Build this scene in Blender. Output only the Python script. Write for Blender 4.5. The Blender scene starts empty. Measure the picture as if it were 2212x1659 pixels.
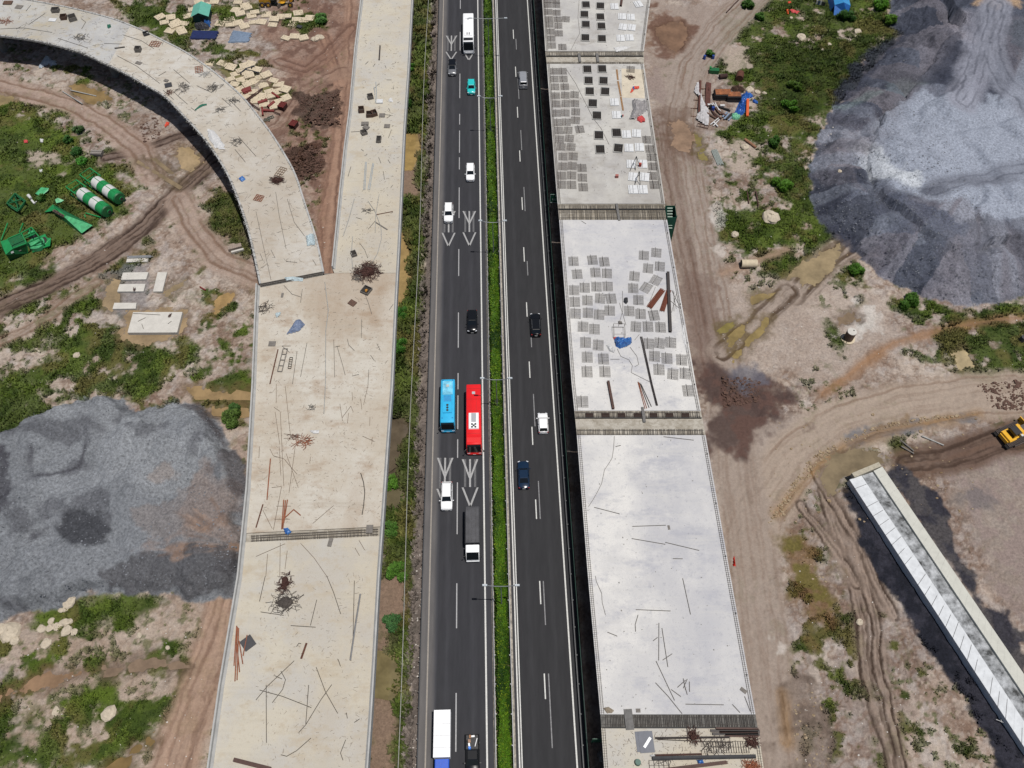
import bpy, math, random
import numpy as np
from mathutils import Vector, Matrix
random.seed(7); RNG=np.random.default_rng(7)
sc=bpy.context.scene
# ---------------------------------------------------------------- camera
CH=123.4; FPX=1788.0; TH=math.radians(58); S_,C_=math.sin(TH),math.cos(TH)
cam=bpy.data.objects.new('camera',bpy.data.cameras.new('camera')); sc.collection.objects.link(cam); sc.camera=cam
cam.location=(0,0,CH); cam.rotation_euler=(math.radians(90)-TH,0,0)
cam.data.sensor_fit='HORIZONTAL'; cam.data.sensor_width=36; cam.data.lens=36*FPX/2212; cam.data.clip_start=1; cam.data.clip_end=3000
# ---------------------------------------------------------------- world, sun, exposure
sunv=Vector((1.95,-1.2,10.3)).normalized()
elev=math.asin(sunv.z); azi=math.atan2(sunv.x,sunv.y)
w=bpy.data.worlds.new('World'); sc.world=w; w.use_nodes=True
nt=w.node_tree; bg=nt.nodes['Background']
sky=nt.nodes.new('ShaderNodeTexSky'); sky.sky_type='NISHITA'; sky.sun_disc=False
sky.sun_elevation=elev; sky.sun_rotation=azi; sky.air_density=1.0; sky.dust_density=1.5
nt.links.new(sky.outputs[0],bg.inputs[0]); bg.inputs[1].default_value=0.062
sd=bpy.data.lights.new('sun','SUN'); sd.energy=4.4; sd.angle=math.radians(.5); sd.color=(1,.955,.89)
sun=bpy.data.objects.new('sun',sd); sc.collection.objects.link(sun); sun.rotation_euler=sunv.to_track_quat('Z','Y').to_euler()
sc.view_settings.view_transform='Standard'; sc.view_settings.look='None'; sc.view_settings.exposure=0.0; sc.view_settings.gamma=1; sc.view_settings.use_curve_mapping=False
sc.cycles.max_bounces=5; sc.cycles.diffuse_bounces=3
# ---------------------------------------------------------------- helpers
COL=sc.collection
def P(u,v,z=0.0):
    "ground plan position (x,y,z) of a traced point lying at height z"
    t=(v-829.5)/FPX; k=(CH-z)/(S_+t*C_)
    return Vector(((u-1106)/FPX*k,(C_-t*S_)*k,z))
def T(c,r,x,y,z=0.0): return P(553*c+x/4,414.75*r+y/4,z)
def rx(lat,y): return lat-.0294*y          # the highway runs slightly to the left of +y
RA=math.atan(.0294)
def lin(c):
    return tuple(((x/255)/12.92 if x/255<=.04045 else ((x/255+.055)/1.055)**2.4) for x in c)
def A(c,k=.62):                            # albedo from a sunlit display colour
    return tuple(min(.85,x*k) for x in lin(c))
MATS={}
def mat(name,col=(.5,.5,.5),rough=.8,var=.15,scale=3.,bump=0.,metal=0.,col2=None,spec=.5,detail=6,stretch=None,attr=None,coat=0):
    if name in MATS: return MATS[name]
    m=bpy.data.materials.new(name); m.use_nodes=True; t=m.node_tree; b=t.nodes['Principled BSDF']; L=t.links.new
    b.inputs['Roughness'].default_value=rough; b.inputs['Metallic'].default_value=metal; b.inputs['Specular IOR Level'].default_value=spec
    if coat: b.inputs['Coat Weight'].default_value=coat; b.inputs['Coat Roughness'].default_value=.05
    tc=t.nodes.new('ShaderNodeTexCoord'); src=tc.outputs['Object']
    if stretch:
        mp=t.nodes.new('ShaderNodeMapping'); mp.inputs['Scale'].default_value=stretch; L(src,mp.inputs[0]); src=mp.outputs[0]
    n=t.nodes.new('ShaderNodeTexNoise'); n.inputs['Scale'].default_value=scale; n.inputs['Detail'].default_value=detail; n.inputs['Roughness'].default_value=.65
    L(src,n.inputs['Vector'])
    r=t.nodes.new('ShaderNodeValToRGB'); e=r.color_ramp.elements
    c2=col2 or tuple(min(1,x*(1+var)) for x in col); c1=tuple(x*(1-var) for x in col)
    e[0].position=.35; e[1].position=.65; e[0].color=(*c1,1); e[1].color=(*c2,1)
    L(n.outputs[0],r.inputs[0]); out=r.outputs[0]
    if attr:
        a=t.nodes.new('ShaderNodeVertexColor'); a.layer_name=attr
        mx=t.nodes.new('ShaderNodeMix'); mx.data_type='RGBA'; mx.blend_type='MULTIPLY'; mx.inputs['Factor'].default_value=1
        L(out,mx.inputs['A']); L(a.outputs[0],mx.inputs['B']); out=mx.outputs['Result']
    L(out,b.inputs['Base Color'])
    if bump:
        bp=t.nodes.new('ShaderNodeBump'); bp.inputs['Strength'].default_value=1; bp.inputs['Distance'].default_value=bump
        L(n.outputs[0],bp.inputs['Height']); L(bp.outputs[0],b.inputs['Normal'])
    MATS[name]=m; return m
def setp(o,label=None,cat=None,group=None,kind=None):
    if label: o['label']=label
    if cat: o['category']=cat
    if group: o['group']=group
    if kind: o['kind']=kind
    return o
def empty(name,loc,rz=0,**k):
    o=bpy.data.objects.new(name,None); COL.objects.link(o); o.location=loc; o.rotation_euler=(0,0,rz); o.empty_display_size=.3
    return setp(o,**k)
class MB:
    def __init__(s): s.v=[]; s.f=[]
    def add(s,vs,fs):
        n=len(s.v); s.v+= [tuple(p) for p in vs]; s.f+=[tuple(i+n for i in f) for f in fs]; return s
    def box(s,c,d,rz=0,top=1.,rot=None):
        x,y,z=[q/2 for q in d]; vs=[]
        for k,(zz,t) in enumerate(((-z,1),(z,top))):
            for a,b in ((-x,-y),(x,-y),(x,y),(-x,y)): vs.append(Vector((a*t,b*t,zz)))
        R=rot or Matrix.Rotation(rz,3,'Z'); c=Vector(c)
        return s.add([R@p+c for p in vs],[(3,2,1,0),(4,5,6,7),(0,1,5,4),(1,2,6,5),(2,3,7,6),(3,0,4,7)])
    def tube(s,a,b,r,n=6,r2=None,cap=True):
        a=Vector(a); b=Vector(b); d=(b-a); 
        if d.length<1e-6: return s
        q=d.to_track_quat('Z','Y'); r2=r if r2 is None else r2; vs=[]
        for p,rr in ((a,r),(b,r2)):
            for i in range(n):
                t=2*math.pi*(i+.5)/n; vs.append(q@Vector((math.cos(t)*rr,math.sin(t)*rr,0))+p)
        fs=[(i,(i+1)%n,n+(i+1)%n,n+i) for i in range(n)]
        if cap: fs+=[tuple(range(n))[::-1],tuple(range(n,2*n))]
        return s.add(vs,fs)
    def path(s,pts,r,n=5):
        for a,b in zip(pts,pts[1:]): s.tube(a,b,r,n)
        return s
    def beam(s,a,b,w,h):
        a=Vector(a); b=Vector(b); d=b-a; L=d.length
        if L<1e-6: return s
        x=d.normalized(); up=Vector((0,0,1))
        if abs(x.z)>.95: up=Vector((0,1,0))
        y=up.cross(x).normalized(); z=x.cross(y)
        R=Matrix((x,y,z)).transposed(); return s.box((a+b)/2,(L,w,h),rot=R)
    def prism(s,pts,z0,z1):
        n=len(pts)
        ar=sum(pts[i][0]*pts[(i+1)%n][1]-pts[(i+1)%n][0]*pts[i][1] for i in range(n))
        if ar<0: pts=pts[::-1]
        vs=[(p[0],p[1],z0) for p in pts]+[(p[0],p[1],z1) for p in pts]
        return s.add(vs,[tuple(range(n))[::-1],tuple(range(n,2*n))]+[(i,(i+1)%n,n+(i+1)%n,n+i) for i in range(n)])
    def loft(s,rings,close=True,caps=True):
        n=len(rings[0]); vs=[p for r in rings for p in r]; fs=[]
        for k in range(len(rings)-1):
            for i in range(n if close else n-1):
                a=k*n+i; b=k*n+(i+1)%n; fs.append((a,b,b+n,a+n))
        if caps: fs.append(tuple(range(n))[::-1]); fs.append(tuple(range(len(vs)-n,len(vs))))
        return s.add(vs,fs)
    def ell(s,c,r,seg=8,rings=5,noise=0,bottom=0.):
        c=Vector(c); vs=[]; fs=[]
        for j in range(rings+1):
            ph=math.pi*j/rings
            for i in range(seg):
                t=2*math.pi*i/seg; k=1+random.uniform(-noise,noise)
                p=Vector((math.sin(ph)*math.cos(t)*r[0]*k,math.sin(ph)*math.sin(t)*r[1]*k,math.cos(ph)*r[2]*k))
                if p.z<-bottom*r[2] and bottom: p.z=-bottom*r[2]
                vs.append(c+p)
        for j in range(rings):
            for i in range(seg): fs.append((j*seg+i,(j+1)*seg+i,(j+1)*seg+(i+1)%seg,j*seg+(i+1)%seg))
        return s.add(vs,fs)
    def obj(s,name,m,parent=None,smooth=False,**k):
        me=bpy.data.meshes.new(name); me.from_pydata(s.v,[],s.f); me.update()
        me.materials.append(m)
        if smooth:
            me.polygons.foreach_set('use_smooth',[True]*len(me.polygons))
            try: me.set_sharp_from_angle(angle=math.radians(38))
            except Exception: pass
        o=bpy.data.objects.new(name,me); COL.objects.link(o)
        if parent: o.parent=parent
        return setp(o,**k)
def centred(mb,name,m,base=None,**k):
    "top-level single mesh whose origin sits at its base"
    n=len(mb.v); c=base or Vector((sum(p[0] for p in mb.v)/n,sum(p[1] for p in mb.v)/n,min(p[2] for p in mb.v)))
    mb.v=[(p[0]-c[0],p[1]-c[1],p[2]-c[2]) for p in mb.v]; o=mb.obj(name,m,**k); o.location=c; return o
def clone(o,parent=None):
    c=o.copy(); COL.objects.link(c)
    if parent: c.parent=parent
    for ch in o.children: clone(ch,c)
    return c
ORD=['','first','second','third','fourth','fifth','sixth','seventh','eighth','ninth','tenth','eleventh','twelfth','thirteenth','fourteenth','fifteenth','sixteenth','seventeenth','eighteenth','nineteenth','twentieth']
def od(i): return ORD[i] if i<len(ORD) else f'{i}th'
def rowlabels(objs,what,where,dy=1.3):
    "label each of a set of repeats by its row (counted from the far end) and its place in the row"
    objs=sorted(objs,key=lambda o:-o.location.y); rows=[]
    for o in objs:
        if rows and abs(rows[-1][0].location.y-o.location.y)<dy: rows[-1].append(o)
        else: rows.append([o])
    for i,r in enumerate(rows):
        r.sort(key=lambda o:o.location.x)
        for j,o in enumerate(r):
            o['label']=(f'{what} {od(j+1)} from left' if len(r)>1 else f'{what} alone')+f' in the {od(i+1)} row down {where}'
def sub(pts,step):
    out=[]
    for a,b in zip(pts,pts[1:]):
        a=Vector(a);b=Vector(b); n=max(1,int((b-a).length/step))
        out+=[a.lerp(b,i/n) for i in range(n)]
    return out+[Vector(pts[-1])]
# ---------------------------------------------------------------- numpy noise and distance fields
_lat=RNG.random((512,512)).astype(np.float32)
def vnoise(x,y):
    xi=np.floor(x).astype(np.int64); yi=np.floor(y).astype(np.int64); fx=(x-xi).astype(np.float32); fy=(y-yi).astype(np.float32)
    fx=fx*fx*(3-2*fx); fy=fy*fy*(3-2*fy); a=xi&511; b=yi&511; a1=(a+1)&511; b1=(b+1)&511
    return (_lat[a,b]*(1-fx)+_lat[a1,b]*fx)*(1-fy)+(_lat[a,b1]*(1-fx)+_lat[a1,b1]*fx)*fy
def fbm(x,y,s,o=4,seed=0):
    r=0; amp=1; tot=0
    for k in range(o):
        r=r+amp*vnoise(x*s+seed*17.3+k*31.7,y*s+seed*7.9+k*11.3); tot+=amp; amp*=.55; s*=2.03
    return r/tot
def sm(a,b,x):
    t=np.clip((x-a)/(b-a),0,1); return t*t*(3-2*t)
def polyd(X,Y,pts):
    "signed distance to a polygon (positive inside)"
    d=np.full(X.shape,1e9,np.float32); ins=np.zeros(X.shape,bool); n=len(pts)
    for i in range(n):
        ax,ay=pts[i][0],pts[i][1]; bx,by=pts[(i+1)%n][0],pts[(i+1)%n][1]
        dx,dy=bx-ax,by-ay; L=dx*dx+dy*dy+1e-9
        t=np.clip(((X-ax)*dx+(Y-ay)*dy)/L,0,1); d=np.minimum(d,np.hypot(X-ax-t*dx,Y-ay-t*dy))
        c=((ay>Y)!=(by>Y)); ins^= c & (X<(bx-ax)*(Y-ay)/((by-ay)+1e-12)+ax)
    return np.where(ins,d,-d)
def lined(X,Y,pts):
    d=np.full(X.shape,1e9,np.float32); sg=np.zeros(X.shape,np.float32)
    for a,b in zip(pts,pts[1:]):
        dx,dy=b[0]-a[0],b[1]-a[1]; L=dx*dx+dy*dy+1e-9
        t=np.clip(((X-a[0])*dx+(Y-a[1])*dy)/L,0,1); q=np.hypot(X-a[0]-t*dx,Y-a[1]-t*dy)
        s=np.sign((X-a[0])*dy-(Y-a[1])*dx); m=q<d; d=np.where(m,q,d); sg=np.where(m,s,sg)
    return d,sg
DZ=7.0   # height of the bridge decks
# ================================================================ GROUND
GZ=-0.5; STEP=.21
gx=np.arange(-142,142,STEP); gy=np.arange(-6,214,STEP); GX,GY=np.meshgrid(gx,gy); GX=GX.astype(np.float32); GY=GY.astype(np.float32)
GH=np.full(GX.shape,GZ,np.float32)
n1=fbm(GX,GY,.035,4,1); n2=fbm(GX,GY,.16,4,2); n3=fbm(GX,GY,.9,4,3); n4=fbm(GX,GY,2.3,2,4); nw=fbm(GX,GY,.3,4,5); nw2=fbm(GX,GY,.5,4,9)
rg1=np.abs(fbm(GX,GY,.45,4,71)-.5)*2; rg2=np.abs(fbm(GX+2*n3,GY,1.1,3,72)-.5)*2
GH+= (n2-.5)*.6+(n3-.5)*.4-sm(.12,0,rg1)*.12
def mixc(c,col,a):
    for k in range(3): c[...,k]=c[...,k]*(1-a)+col[k]*a
GC=np.zeros(GX.shape+(4,),np.float32)
sand=A((200,184,170),.52); pink=A((182,160,146),.5); brown=A((140,112,94),.5); dark=A((92,72,62),.5); pale=A((222,206,192),.5); grey=A((158,148,146),.5)
for k in range(3): GC[...,k]=sand[k]
GC[...,3]=.36
mixc(GC,pink,sm(.42,.6,n1)*.6); mixc(GC,grey,sm(.45,.62,fbm(GX,GY,.05,4,6))*.55); mixc(GC,brown,sm(.5,.68,n2)*.6); mixc(GC,A((214,200,186),.52),sm(.47,.3,n2)*.7)
mixc(GC,pale,sm(.55,.72,fbm(GX,GY,.22,4,7))*.5); mixc(GC,dark,sm(.58,.72,n3)*.38); mixc(GC,pale,sm(.58,.72,n4)*.45); mixc(GC,brown,sm(.16,.02,rg1)*.6); mixc(GC,dark,sm(.10,.0,rg2)*.5*sm(.4,.6,n2)); mixc(GC,A((212,204,200),.5),sm(.52,.7,fbm(GX,GY,.7,4,73))*.4)
GRASS=np.zeros(GX.shape,np.float32)
def box_of(pts,pad):
    xs=[p[0] for p in pts]; ys=[p[1] for p in pts]
    i0,i1=np.searchsorted(gx,[min(xs)-pad,max(xs)+pad]); j0,j1=np.searchsorted(gy,[min(ys)-pad,max(ys)+pad])
    return slice(j0,j1),slice(i0,i1)
def D_(pts,z=GZ): return [P(a,b,z) for a,b in pts]
def region(pts,col,feather=.6,rag=1.5,a=1.,col2=None,speck=None,world=False,rag2=.6):
    pts=pts if world else D_(pts); s=box_of(pts,6)
    X=GX[s];Y=GY[s]; d=polyd(X,Y,pts)+(nw[s]-.5)*2*rag*1.6+(n3[s]-.5)*2*rag2
    m=sm(-feather,feather,d)*a
    c=GC[s]; 
    if col is not None:
        mixc(c,col,m)
        if col2 is not None: mixc(c,col2,m*sm(.42,.6,nw2[s]))
    if speck is not None: c[...,3]=c[...,3]*(1-m)+speck*m
    GC[s]=c; return s,d,m
gA=A((94,116,38),.44); gB=A((120,144,50),.44); gD=A((62,84,28),.44); gO=A((138,124,76),.46)
def grass(pts,dens=1.,rag=3.,dk=0.,dry=0.,feather=1.2,world=False):
    pts_=pts if world else D_(pts); s=box_of(pts_,7); X=GX[s];Y=GY[s]
    d=polyd(X,Y,pts_)+(nw[s]-.5)*2*rag*1.3+(n3[s]-.5)*2.2
    m=sm(-feather,feather,d)
    if dens<1: m=m*sm(.62-.35*dens,.72-.3*dens,fbm(X,Y,.35,5,21))
    c=GC[s]; base=tuple(gA[k]*(1-dk)+gD[k]*dk for k in range(3)); base=tuple(base[k]*(1-dry)+gO[k]*dry for k in range(3))
    mixc(c,base,m*.93); mixc(c,gB,m*.6*sm(.5,.66,fbm(X,Y,.12,3,22))*(1-dk)); mixc(c,gD,m*.75*sm(.5,.66,fbm(X,Y,.4,4,23))); mixc(c,gO,m*.55*sm(.54,.66,fbm(X,Y,.2,3,24)))
    GC[s]=c; GRASS[s]=np.maximum(GRASS[s]*(1-0*m),m)
def bare(pts,col=sand,rag=2.5,a=.9):
    s,d,m=region(pts,col,.8,rag,a); GRASS[s]*=1-m
def road(pts,w,col,a=.85,ruts=(),rutcol=None,streak=.5,z=0.,world=False,feather=1.0,grass_clear=True,tread=0.):
    pts=pts if world else D_(pts); s=box_of(pts,w+4); X=GX[s];Y=GY[s]; d,sg=lined(X,Y,pts)
    wob=(nw[s]-.5)*2.2; m=sm(w/2+feather,w/2-feather,d+wob*.7)*a; c=GC[s]; mixc(c,col,m)
    lat=d*sg+wob*.35; st=vnoise(lat*2.3+50,(X+Y)*.07)*.45+vnoise(lat*6.3+90,(X+Y)*.16)*.25+n3[s]*.3
    rc=rutcol or tuple(q*.55 for q in col)
    mixc(c,rc,m*streak*sm(.5,.72,st)); mixc(c,tuple(min(.8,q*1.25) for q in col),m*streak*.8*sm(.5,.25,st))
    GH[s]+=m*(st-.5)*.06
    for off,rw,ra in ruts:
        q=np.abs(lat-off+ (nw2[s]-.5)*.8); r=sm(rw,rw*.35,q)*ra*sm(.25,.45,fbm(X,Y,.12,3,int(off*3)+40))
        mixc(c,rc,r*np.minimum(1,m*1.6)); GH[s]-=r*.13*np.minimum(1,m*1.6)
        GH[s]+=sm(rw*1.8,rw,q)*sm(rw*.5,rw,q)*.1*ra*m
    c[...,3]=c[...,3]*(1-m)+.17*m
    GC[s]=c
    if grass_clear: GRASS[s]*=1-m
# ---- big soil colour areas
redd=A((168,136,120),.5); redk=A((122,92,80),.5); mauve=A((170,152,146),.5)
region([(560,20),(700,0),(775,-10),(735,420),(715,600),(700,590),(680,500),(640,380),(580,250),(600,130)],redd,2.5,4,.8,redk)
region([(0,1340),(350,1300),(510,1240),(520,1280),(440,1659),(0,1659)],A((200,180,162),.5),3,3,.6)
region([(1400,0),(1600,0),(1560,150),(1500,240),(1520,420),(1560,600),(1600,820),(1520,830),(1440,440),(1390,130)],A((178,162,152),.52),2,3,.85,None,.2)
region([(1530,800),(1700,830),(1700,900),(1610,950),(1540,940),(1520,840)],A((98,78,72),.5),2.5,5,.85,redk)
region([(1540,930),(1700,900),(1900,850),(2212,830),(2212,880),(1900,920),(1760,980),(1660,1080),(1640,1300),(1700,1659),(1640,1659),(1560,1150)],A((188,173,162),.52),1.5,1.5,.9,None,.16)
region([(2010,960),(2260,940),(2260,1400),(2150,1250),(2040,1050)],A((170,156,146),.5),2,3,.8,mauve)
region([(1395,20),(1480,30),(1495,90),(1440,130),(1400,90)],A((140,104,82),.5),1.5,4,.7,redk)
region([(1395,130),(1440,140),(1440,230),(1400,210)],mauve,1.5,3,.7)
region([(430,870),(545,800),(545,1160),(520,1180),(500,950)],A((176,150,134),.5),1,2,.6)
region([(1545,620),(1700,570),(1930,640),(1900,820),(1600,830)],A((200,184,172),.5),2,4,.7)
# ---- grass and weeds
grass([(0,235),(70,250),(130,270),(170,300),(180,340),(240,360),(290,410),(275,455),(215,485),(150,520),(105,545),(95,600),(0,625),(-90,640),(-120,250)],1,3)
grass([(0,200),(60,215),(150,230),(170,290),(90,280),(0,250)],.45,2)
grass([(470,395),(515,415),(545,540),(520,570),(450,500),(435,440)],.9,2,.5,.35)
grass([(320,520),(350,545),(275,600),(232,650),(225,700),(180,690),(200,620),(260,560)],.75,2,.2,.15)
grass([(115,690),(190,640),(235,650),(260,720),(330,745),(400,735),(430,770),(420,800),(350,830),(390,865),(380,900),(310,900),(270,860),(180,880),(100,910),(20,950),(-60,950),(-60,850),(60,800),(120,760)],.85,3,.25)
grass([(0,640),(110,600),(180,620),(160,690),(60,760),(0,840),(-60,840),(-60,660)],.35,3,.1,.2)
grass([(70,1330),(130,1305),(230,1278),(310,1285),(360,1300),(270,1335),(200,1365),(150,1358),(70,1362)],1,1.2,0,0)
grass([(0,1420),(130,1370),(250,1360),(395,1375),(400,1425),(260,1430),(130,1450),(-30,1490)],.55,2)
grass([(-30,1590),(110,1500),(240,1462),(260,1480),(150,1535),(60,1585),(-30,1630)],.95,1.2,.5)
grass([(-30,1500),(250,1480),(400,1470),(380,1580),(240,1659),(-30,1659)],.6,3)
grass([(-30,1360),(350,1330),(440,1400),(380,1470),(-30,1560)],.4,3)
grass([(130,330),(330,300),(330,400),(200,350)],.25,2)
grass([(430,560),(560,600),(545,800),(440,780)],.25,3)
grass([(475,820),(540,790),(540,940),(512,905),(480,870)],.8,2,.3)
grass([(400,800),(470,780),(480,900),(420,870)],.5,2)
grass([(235,0),(420,0),(395,50),(345,95),(300,60)],.7,3)
grass([(310,35),(420,20),(560,10),(560,40),(470,60),(430,100),(590,108),(560,122),(400,110),(330,85)],.6,2,.2)
grass([(640,30),(700,28),(715,55),(650,80),(600,40)],.7,1.5)
grass([(440,130),(500,170),(560,230),(640,200),(620,150),(540,120)],.5,2,.1,.3)
grass([(30,100),(220,130),(200,180),(60,200)],.12,3)
grass([(1555,30),(1600,0),(1915,-10),(1965,65),(1905,125),(1860,190),(1790,250),(1765,330),(1760,400),(1795,500),(1785,560),(1700,595),(1640,560),(1560,515),(1555,470),(1640,490),(1690,440),(1680,400),(1610,340),(1570,290),(1620,250),(1640,200),(1570,170),(1520,150),(1530,110),(1560,80)],.95,3,.15,.05)
grass([(1640,110),(1880,100),(1840,190),(1785,250),(1700,290),(1650,240)],1,3,.85,.1)
grass([(1555,440),(1660,465),(1650,510),(1600,535),(1560,495)],.8,2,.3)
grass([(1560,350),(1640,400),(1690,470),(1600,440)],.35,2,.3)
grass([(1640,560),(1750,535),(1700,605),(1650,590)],.7,2,.2)
grass([(1935,615),(2060,665),(2212,655),(2260,700),(2260,800),(2130,812),(2050,790),(1960,760),(2040,705),(1960,690),(1930,650)],.9,3,.2)
grass([(1790,570),(1870,590),(1880,620),(1810,610)],.8,1.5,.2); grass([(1790,690),(1830,740),(1825,770),(1790,740)],.7,1.2,.2)
grass([(1700,1170),(1740,1150),(1800,1220),(1810,1330),(1760,1400),(1700,1370),(1690,1250)],.35,3,.3,.4)
grass([(1700,1380),(1900,1300),(2130,1659),(1700,1659)],.22,4,.3,.4)
grass([(1860,880),(2010,930),(1960,990),(1900,960)],.35,2,.2,.3)
bare([(70,330),(130,335),(165,350),(140,372),(90,355)]); bare([(1560,90),(1620,110),(1600,160),(1560,150)]); bare([(1610,310),(1640,330),(1600,370),(1560,330)])
# strip between the left viaduct and the highway
def latp(l): return [(rx(l0,y),y) for l0,y in l]
verge=[(rx(-13.4,-6),-6),(rx(-13.6,214),214),(rx(-19,214),214),(rx(-19.5,-6),-6)]
grass([Vector(p).to_3d() if False else Vector((p[0],p[1],0)) for p in verge],1,1.0,.35,.1,.8,True)
region([Vector((rx(a,b),b,0)) for a,b in ((-12,-6),(-12,214),(-13.9,214),(-14.1,-6))],A((126,116,110),.5),.25,.5,.95,A((150,138,130),.5),.6,True,.2)
bare([(845,1420),(880,1250),(850,1230),(822,1260),(800,1450),(800,1659),(850,1659)],A((160,134,118),.5),1.2)
bare([(830,300),(905,290),(905,420),(870,420)],A((160,134,118),.5),1.)
bare([(840,900),(875,900),(865,1010),(830,1100)],A((120,104,88),.5),1.,.8)
for a,b in ((875,60),(880,180),(884,120),(868,250)): region([(a-8,b-30),(a+6,b-30),(a+8,b+20),(a-8,b+20)],redk,.6,1,.7)
wd=sm(.57,.66,fbm(GX,GY,.9,4,81))*np.maximum(sm(.46,.6,fbm(GX,GY,.06,3,82)),.85*sm(75,50,GY)*(GX<-30))*.8
wd=wd*((GX+.0294*GY<-20)|(GX+.0294*GY>33))
mixc(GC,gA,wd*.8); GRASS=np.maximum(GRASS,wd)
# ---- haul roads, wheel tracks
road([(1640,-20),(1560,60),(1500,140),(1475,240),(1470,330),(1490,440),(1520,600),(1560,800)],9,A((180,166,156),.5),.8,((-2.4,.3,.5),(1.6,.3,.5),(-.2,.25,.4),(3.2,.3,.5),(-3.6,.3,.4)),brown,.6)
road([(1425,250),(1455,420),(1500,640),(1530,820)],4,A((146,126,116),.5),.5,((-1,.35,.4),(.6,.3,.5)),A((110,82,68),.5),.8)
region([(1420,240),(1490,240),(1500,340),(1440,330)],A((124,98,84),.5),1.2,4,.5)
region([(1445,600),(1540,600),(1560,820),(1510,820)],A((130,106,96),.5),1.5,5,.5)
road([(2260,850),(2100,855),(1950,880),(1820,920),(1720,990),(1650,1090),(1610,1180)],10,A((192,174,158),.5),.85,((-3.6,.3,.5),(3.8,.35,.5)),brown,.3)
road([(1580,900),(1600,1050),(1625,1200),(1650,1400),(1675,1700)],8,A((180,164,152),.5),.85,((-2,.3,.25),(3.6,.3,.35)),brown,.35)
for o in ([(1775,1060),(1840,1250),(1860,1350),(1880,1500),(1940,1700)],[(1800,1070),(1850,1180),(1890,1330),(1900,1450),(1960,1700)],[(1730,1090),(1800,1180),(1850,1260)],[(1760,1020),(1860,1180),(1930,1330)]):
    road(o,2.2,A((172,152,138),.5),.8,((-.6,.3,1),(.8,.35,1)),A((80,64,54),.5),.7)
road([(1960,1000),(2060,985),(2160,950),(2260,930)],6,A((112,88,74),.5),.85,((-1.5,.4,.7),(1.5,.4,.7)),A((78,60,50),.5),.8)
road([(360,1700),(430,1500),(480,1380),(505,1270),(530,1160)],7,A((188,158,138),.52),.85,((-1.2,.35,.45),(1.6,.45,.5),(-2.4,.3,.4)),A((136,106,90),.5),.6)
road([(-20,670),(100,620),(200,570),(300,500),(390,410),(480,330)],5,A((132,112,100),.5),.9,((-1.7,.4,1),(1.7,.45,1),(.6,.25,.8),(-.6,.25,.8)),A((76,60,52),.5),.9)
road([(230,340),(300,325),(400,290),(460,270)],3.2,A((128,108,98),.5),.85,((-.9,.35,1),(.9,.35,1)),A((76,60,52),.5),.8)
road([(-20,180),(60,200),(150,225),(220,260),(300,320),(330,380)],6,A((190,166,152),.5),.75,((-1.5,.4,.8),(1.5,.4,.8)),brown,.6)
road([(385,430),(420,500),(470,560),(560,600)],6,A((188,166,152),.5),.7,((-2,.4,.7),(1.2,.4,.7),(0,.3,.5)),brown,.7)
road([(0,740),(80,700),(150,650),(210,610)],3,A((176,156,140),.5),.6,((-.8,.4,.8),(.9,.4,.8)),brown,.6)
road([(700,80),(740,200),(730,330),(705,470),(712,590)],4,A((178,142,122),.5),.85,((-1,.4,.7),(1.2,.4,.6)),redk,.6)
road([(760,0),(750,150),(735,330),(720,500),(712,590)],3,A((186,152,132),.5),.8,((0,.4,.6),),redk,.5)
road([(600,130),(660,150),(700,120),(760,60)],5,A((156,122,106),.5),.6,((-1,.35,.8),(1,.35,.8),(2.2,.3,.6)),redk,.8)
road([(540,300),(600,270),(660,190),(740,150)],5,A((168,140,124),.5),.5,((-1,.35,.8),(1,.35,.8)),redk,.7)
road([(2260,680),(2150,690),(2050,710),(1930,740),(1850,800),(1780,850)],1.6,A((172,132,98),.5),.8,(),brown,.5)
road([(1710,640),(1800,550),(1850,520)],6,A((180,164,152),.5),.85,((-1.5,.5,1),(1.5,.5,1),(0,.3,.8)),A((104,86,72),.5),.8)
road([(1560,760),(1640,690),(1700,630)],6,A((176,160,148),.5),.7,((-1.5,.5,1),(1.5,.5,1)),A((104,86,72),.5),.8)
road([(1560,590),(1640,560),(1700,540)],1.8,A((176,148,128),.5),.8)
region([(1520,800),(1640,800),(1720,850),(1690,920),(1610,960),(1540,950),(1525,840)],A((92,74,70),.5),2.,3.5,.9,A((112,86,78),.5),.2)
region([(1690,1165),(1760,1170),(1795,1260),(1790,1340),(1745,1370),(1700,1290)],A((138,108,76),.5),1.5,3,.85,A((120,112,56),.5))
region([(225,600),(330,560),(320,680),(240,680)],A((150,150,156),.5),1,2.5,.6)
# chalk / lime spills
for c,r in (((1545,465),24),((1870,690),34),((1845,720),28),((1690,1400),9),((1560,545),10),((1850,650),10)):
    p=[(c[0]+r*math.cos(t)*random.uniform(.6,1.1),c[1]+r*math.sin(t)*random.uniform(.6,1.1)) for t in np.linspace(0,6.28,9)[:-1]]
    region(p,A((232,228,222),.55),.5,2.2,.6,A((214,200,190),.5))
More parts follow.
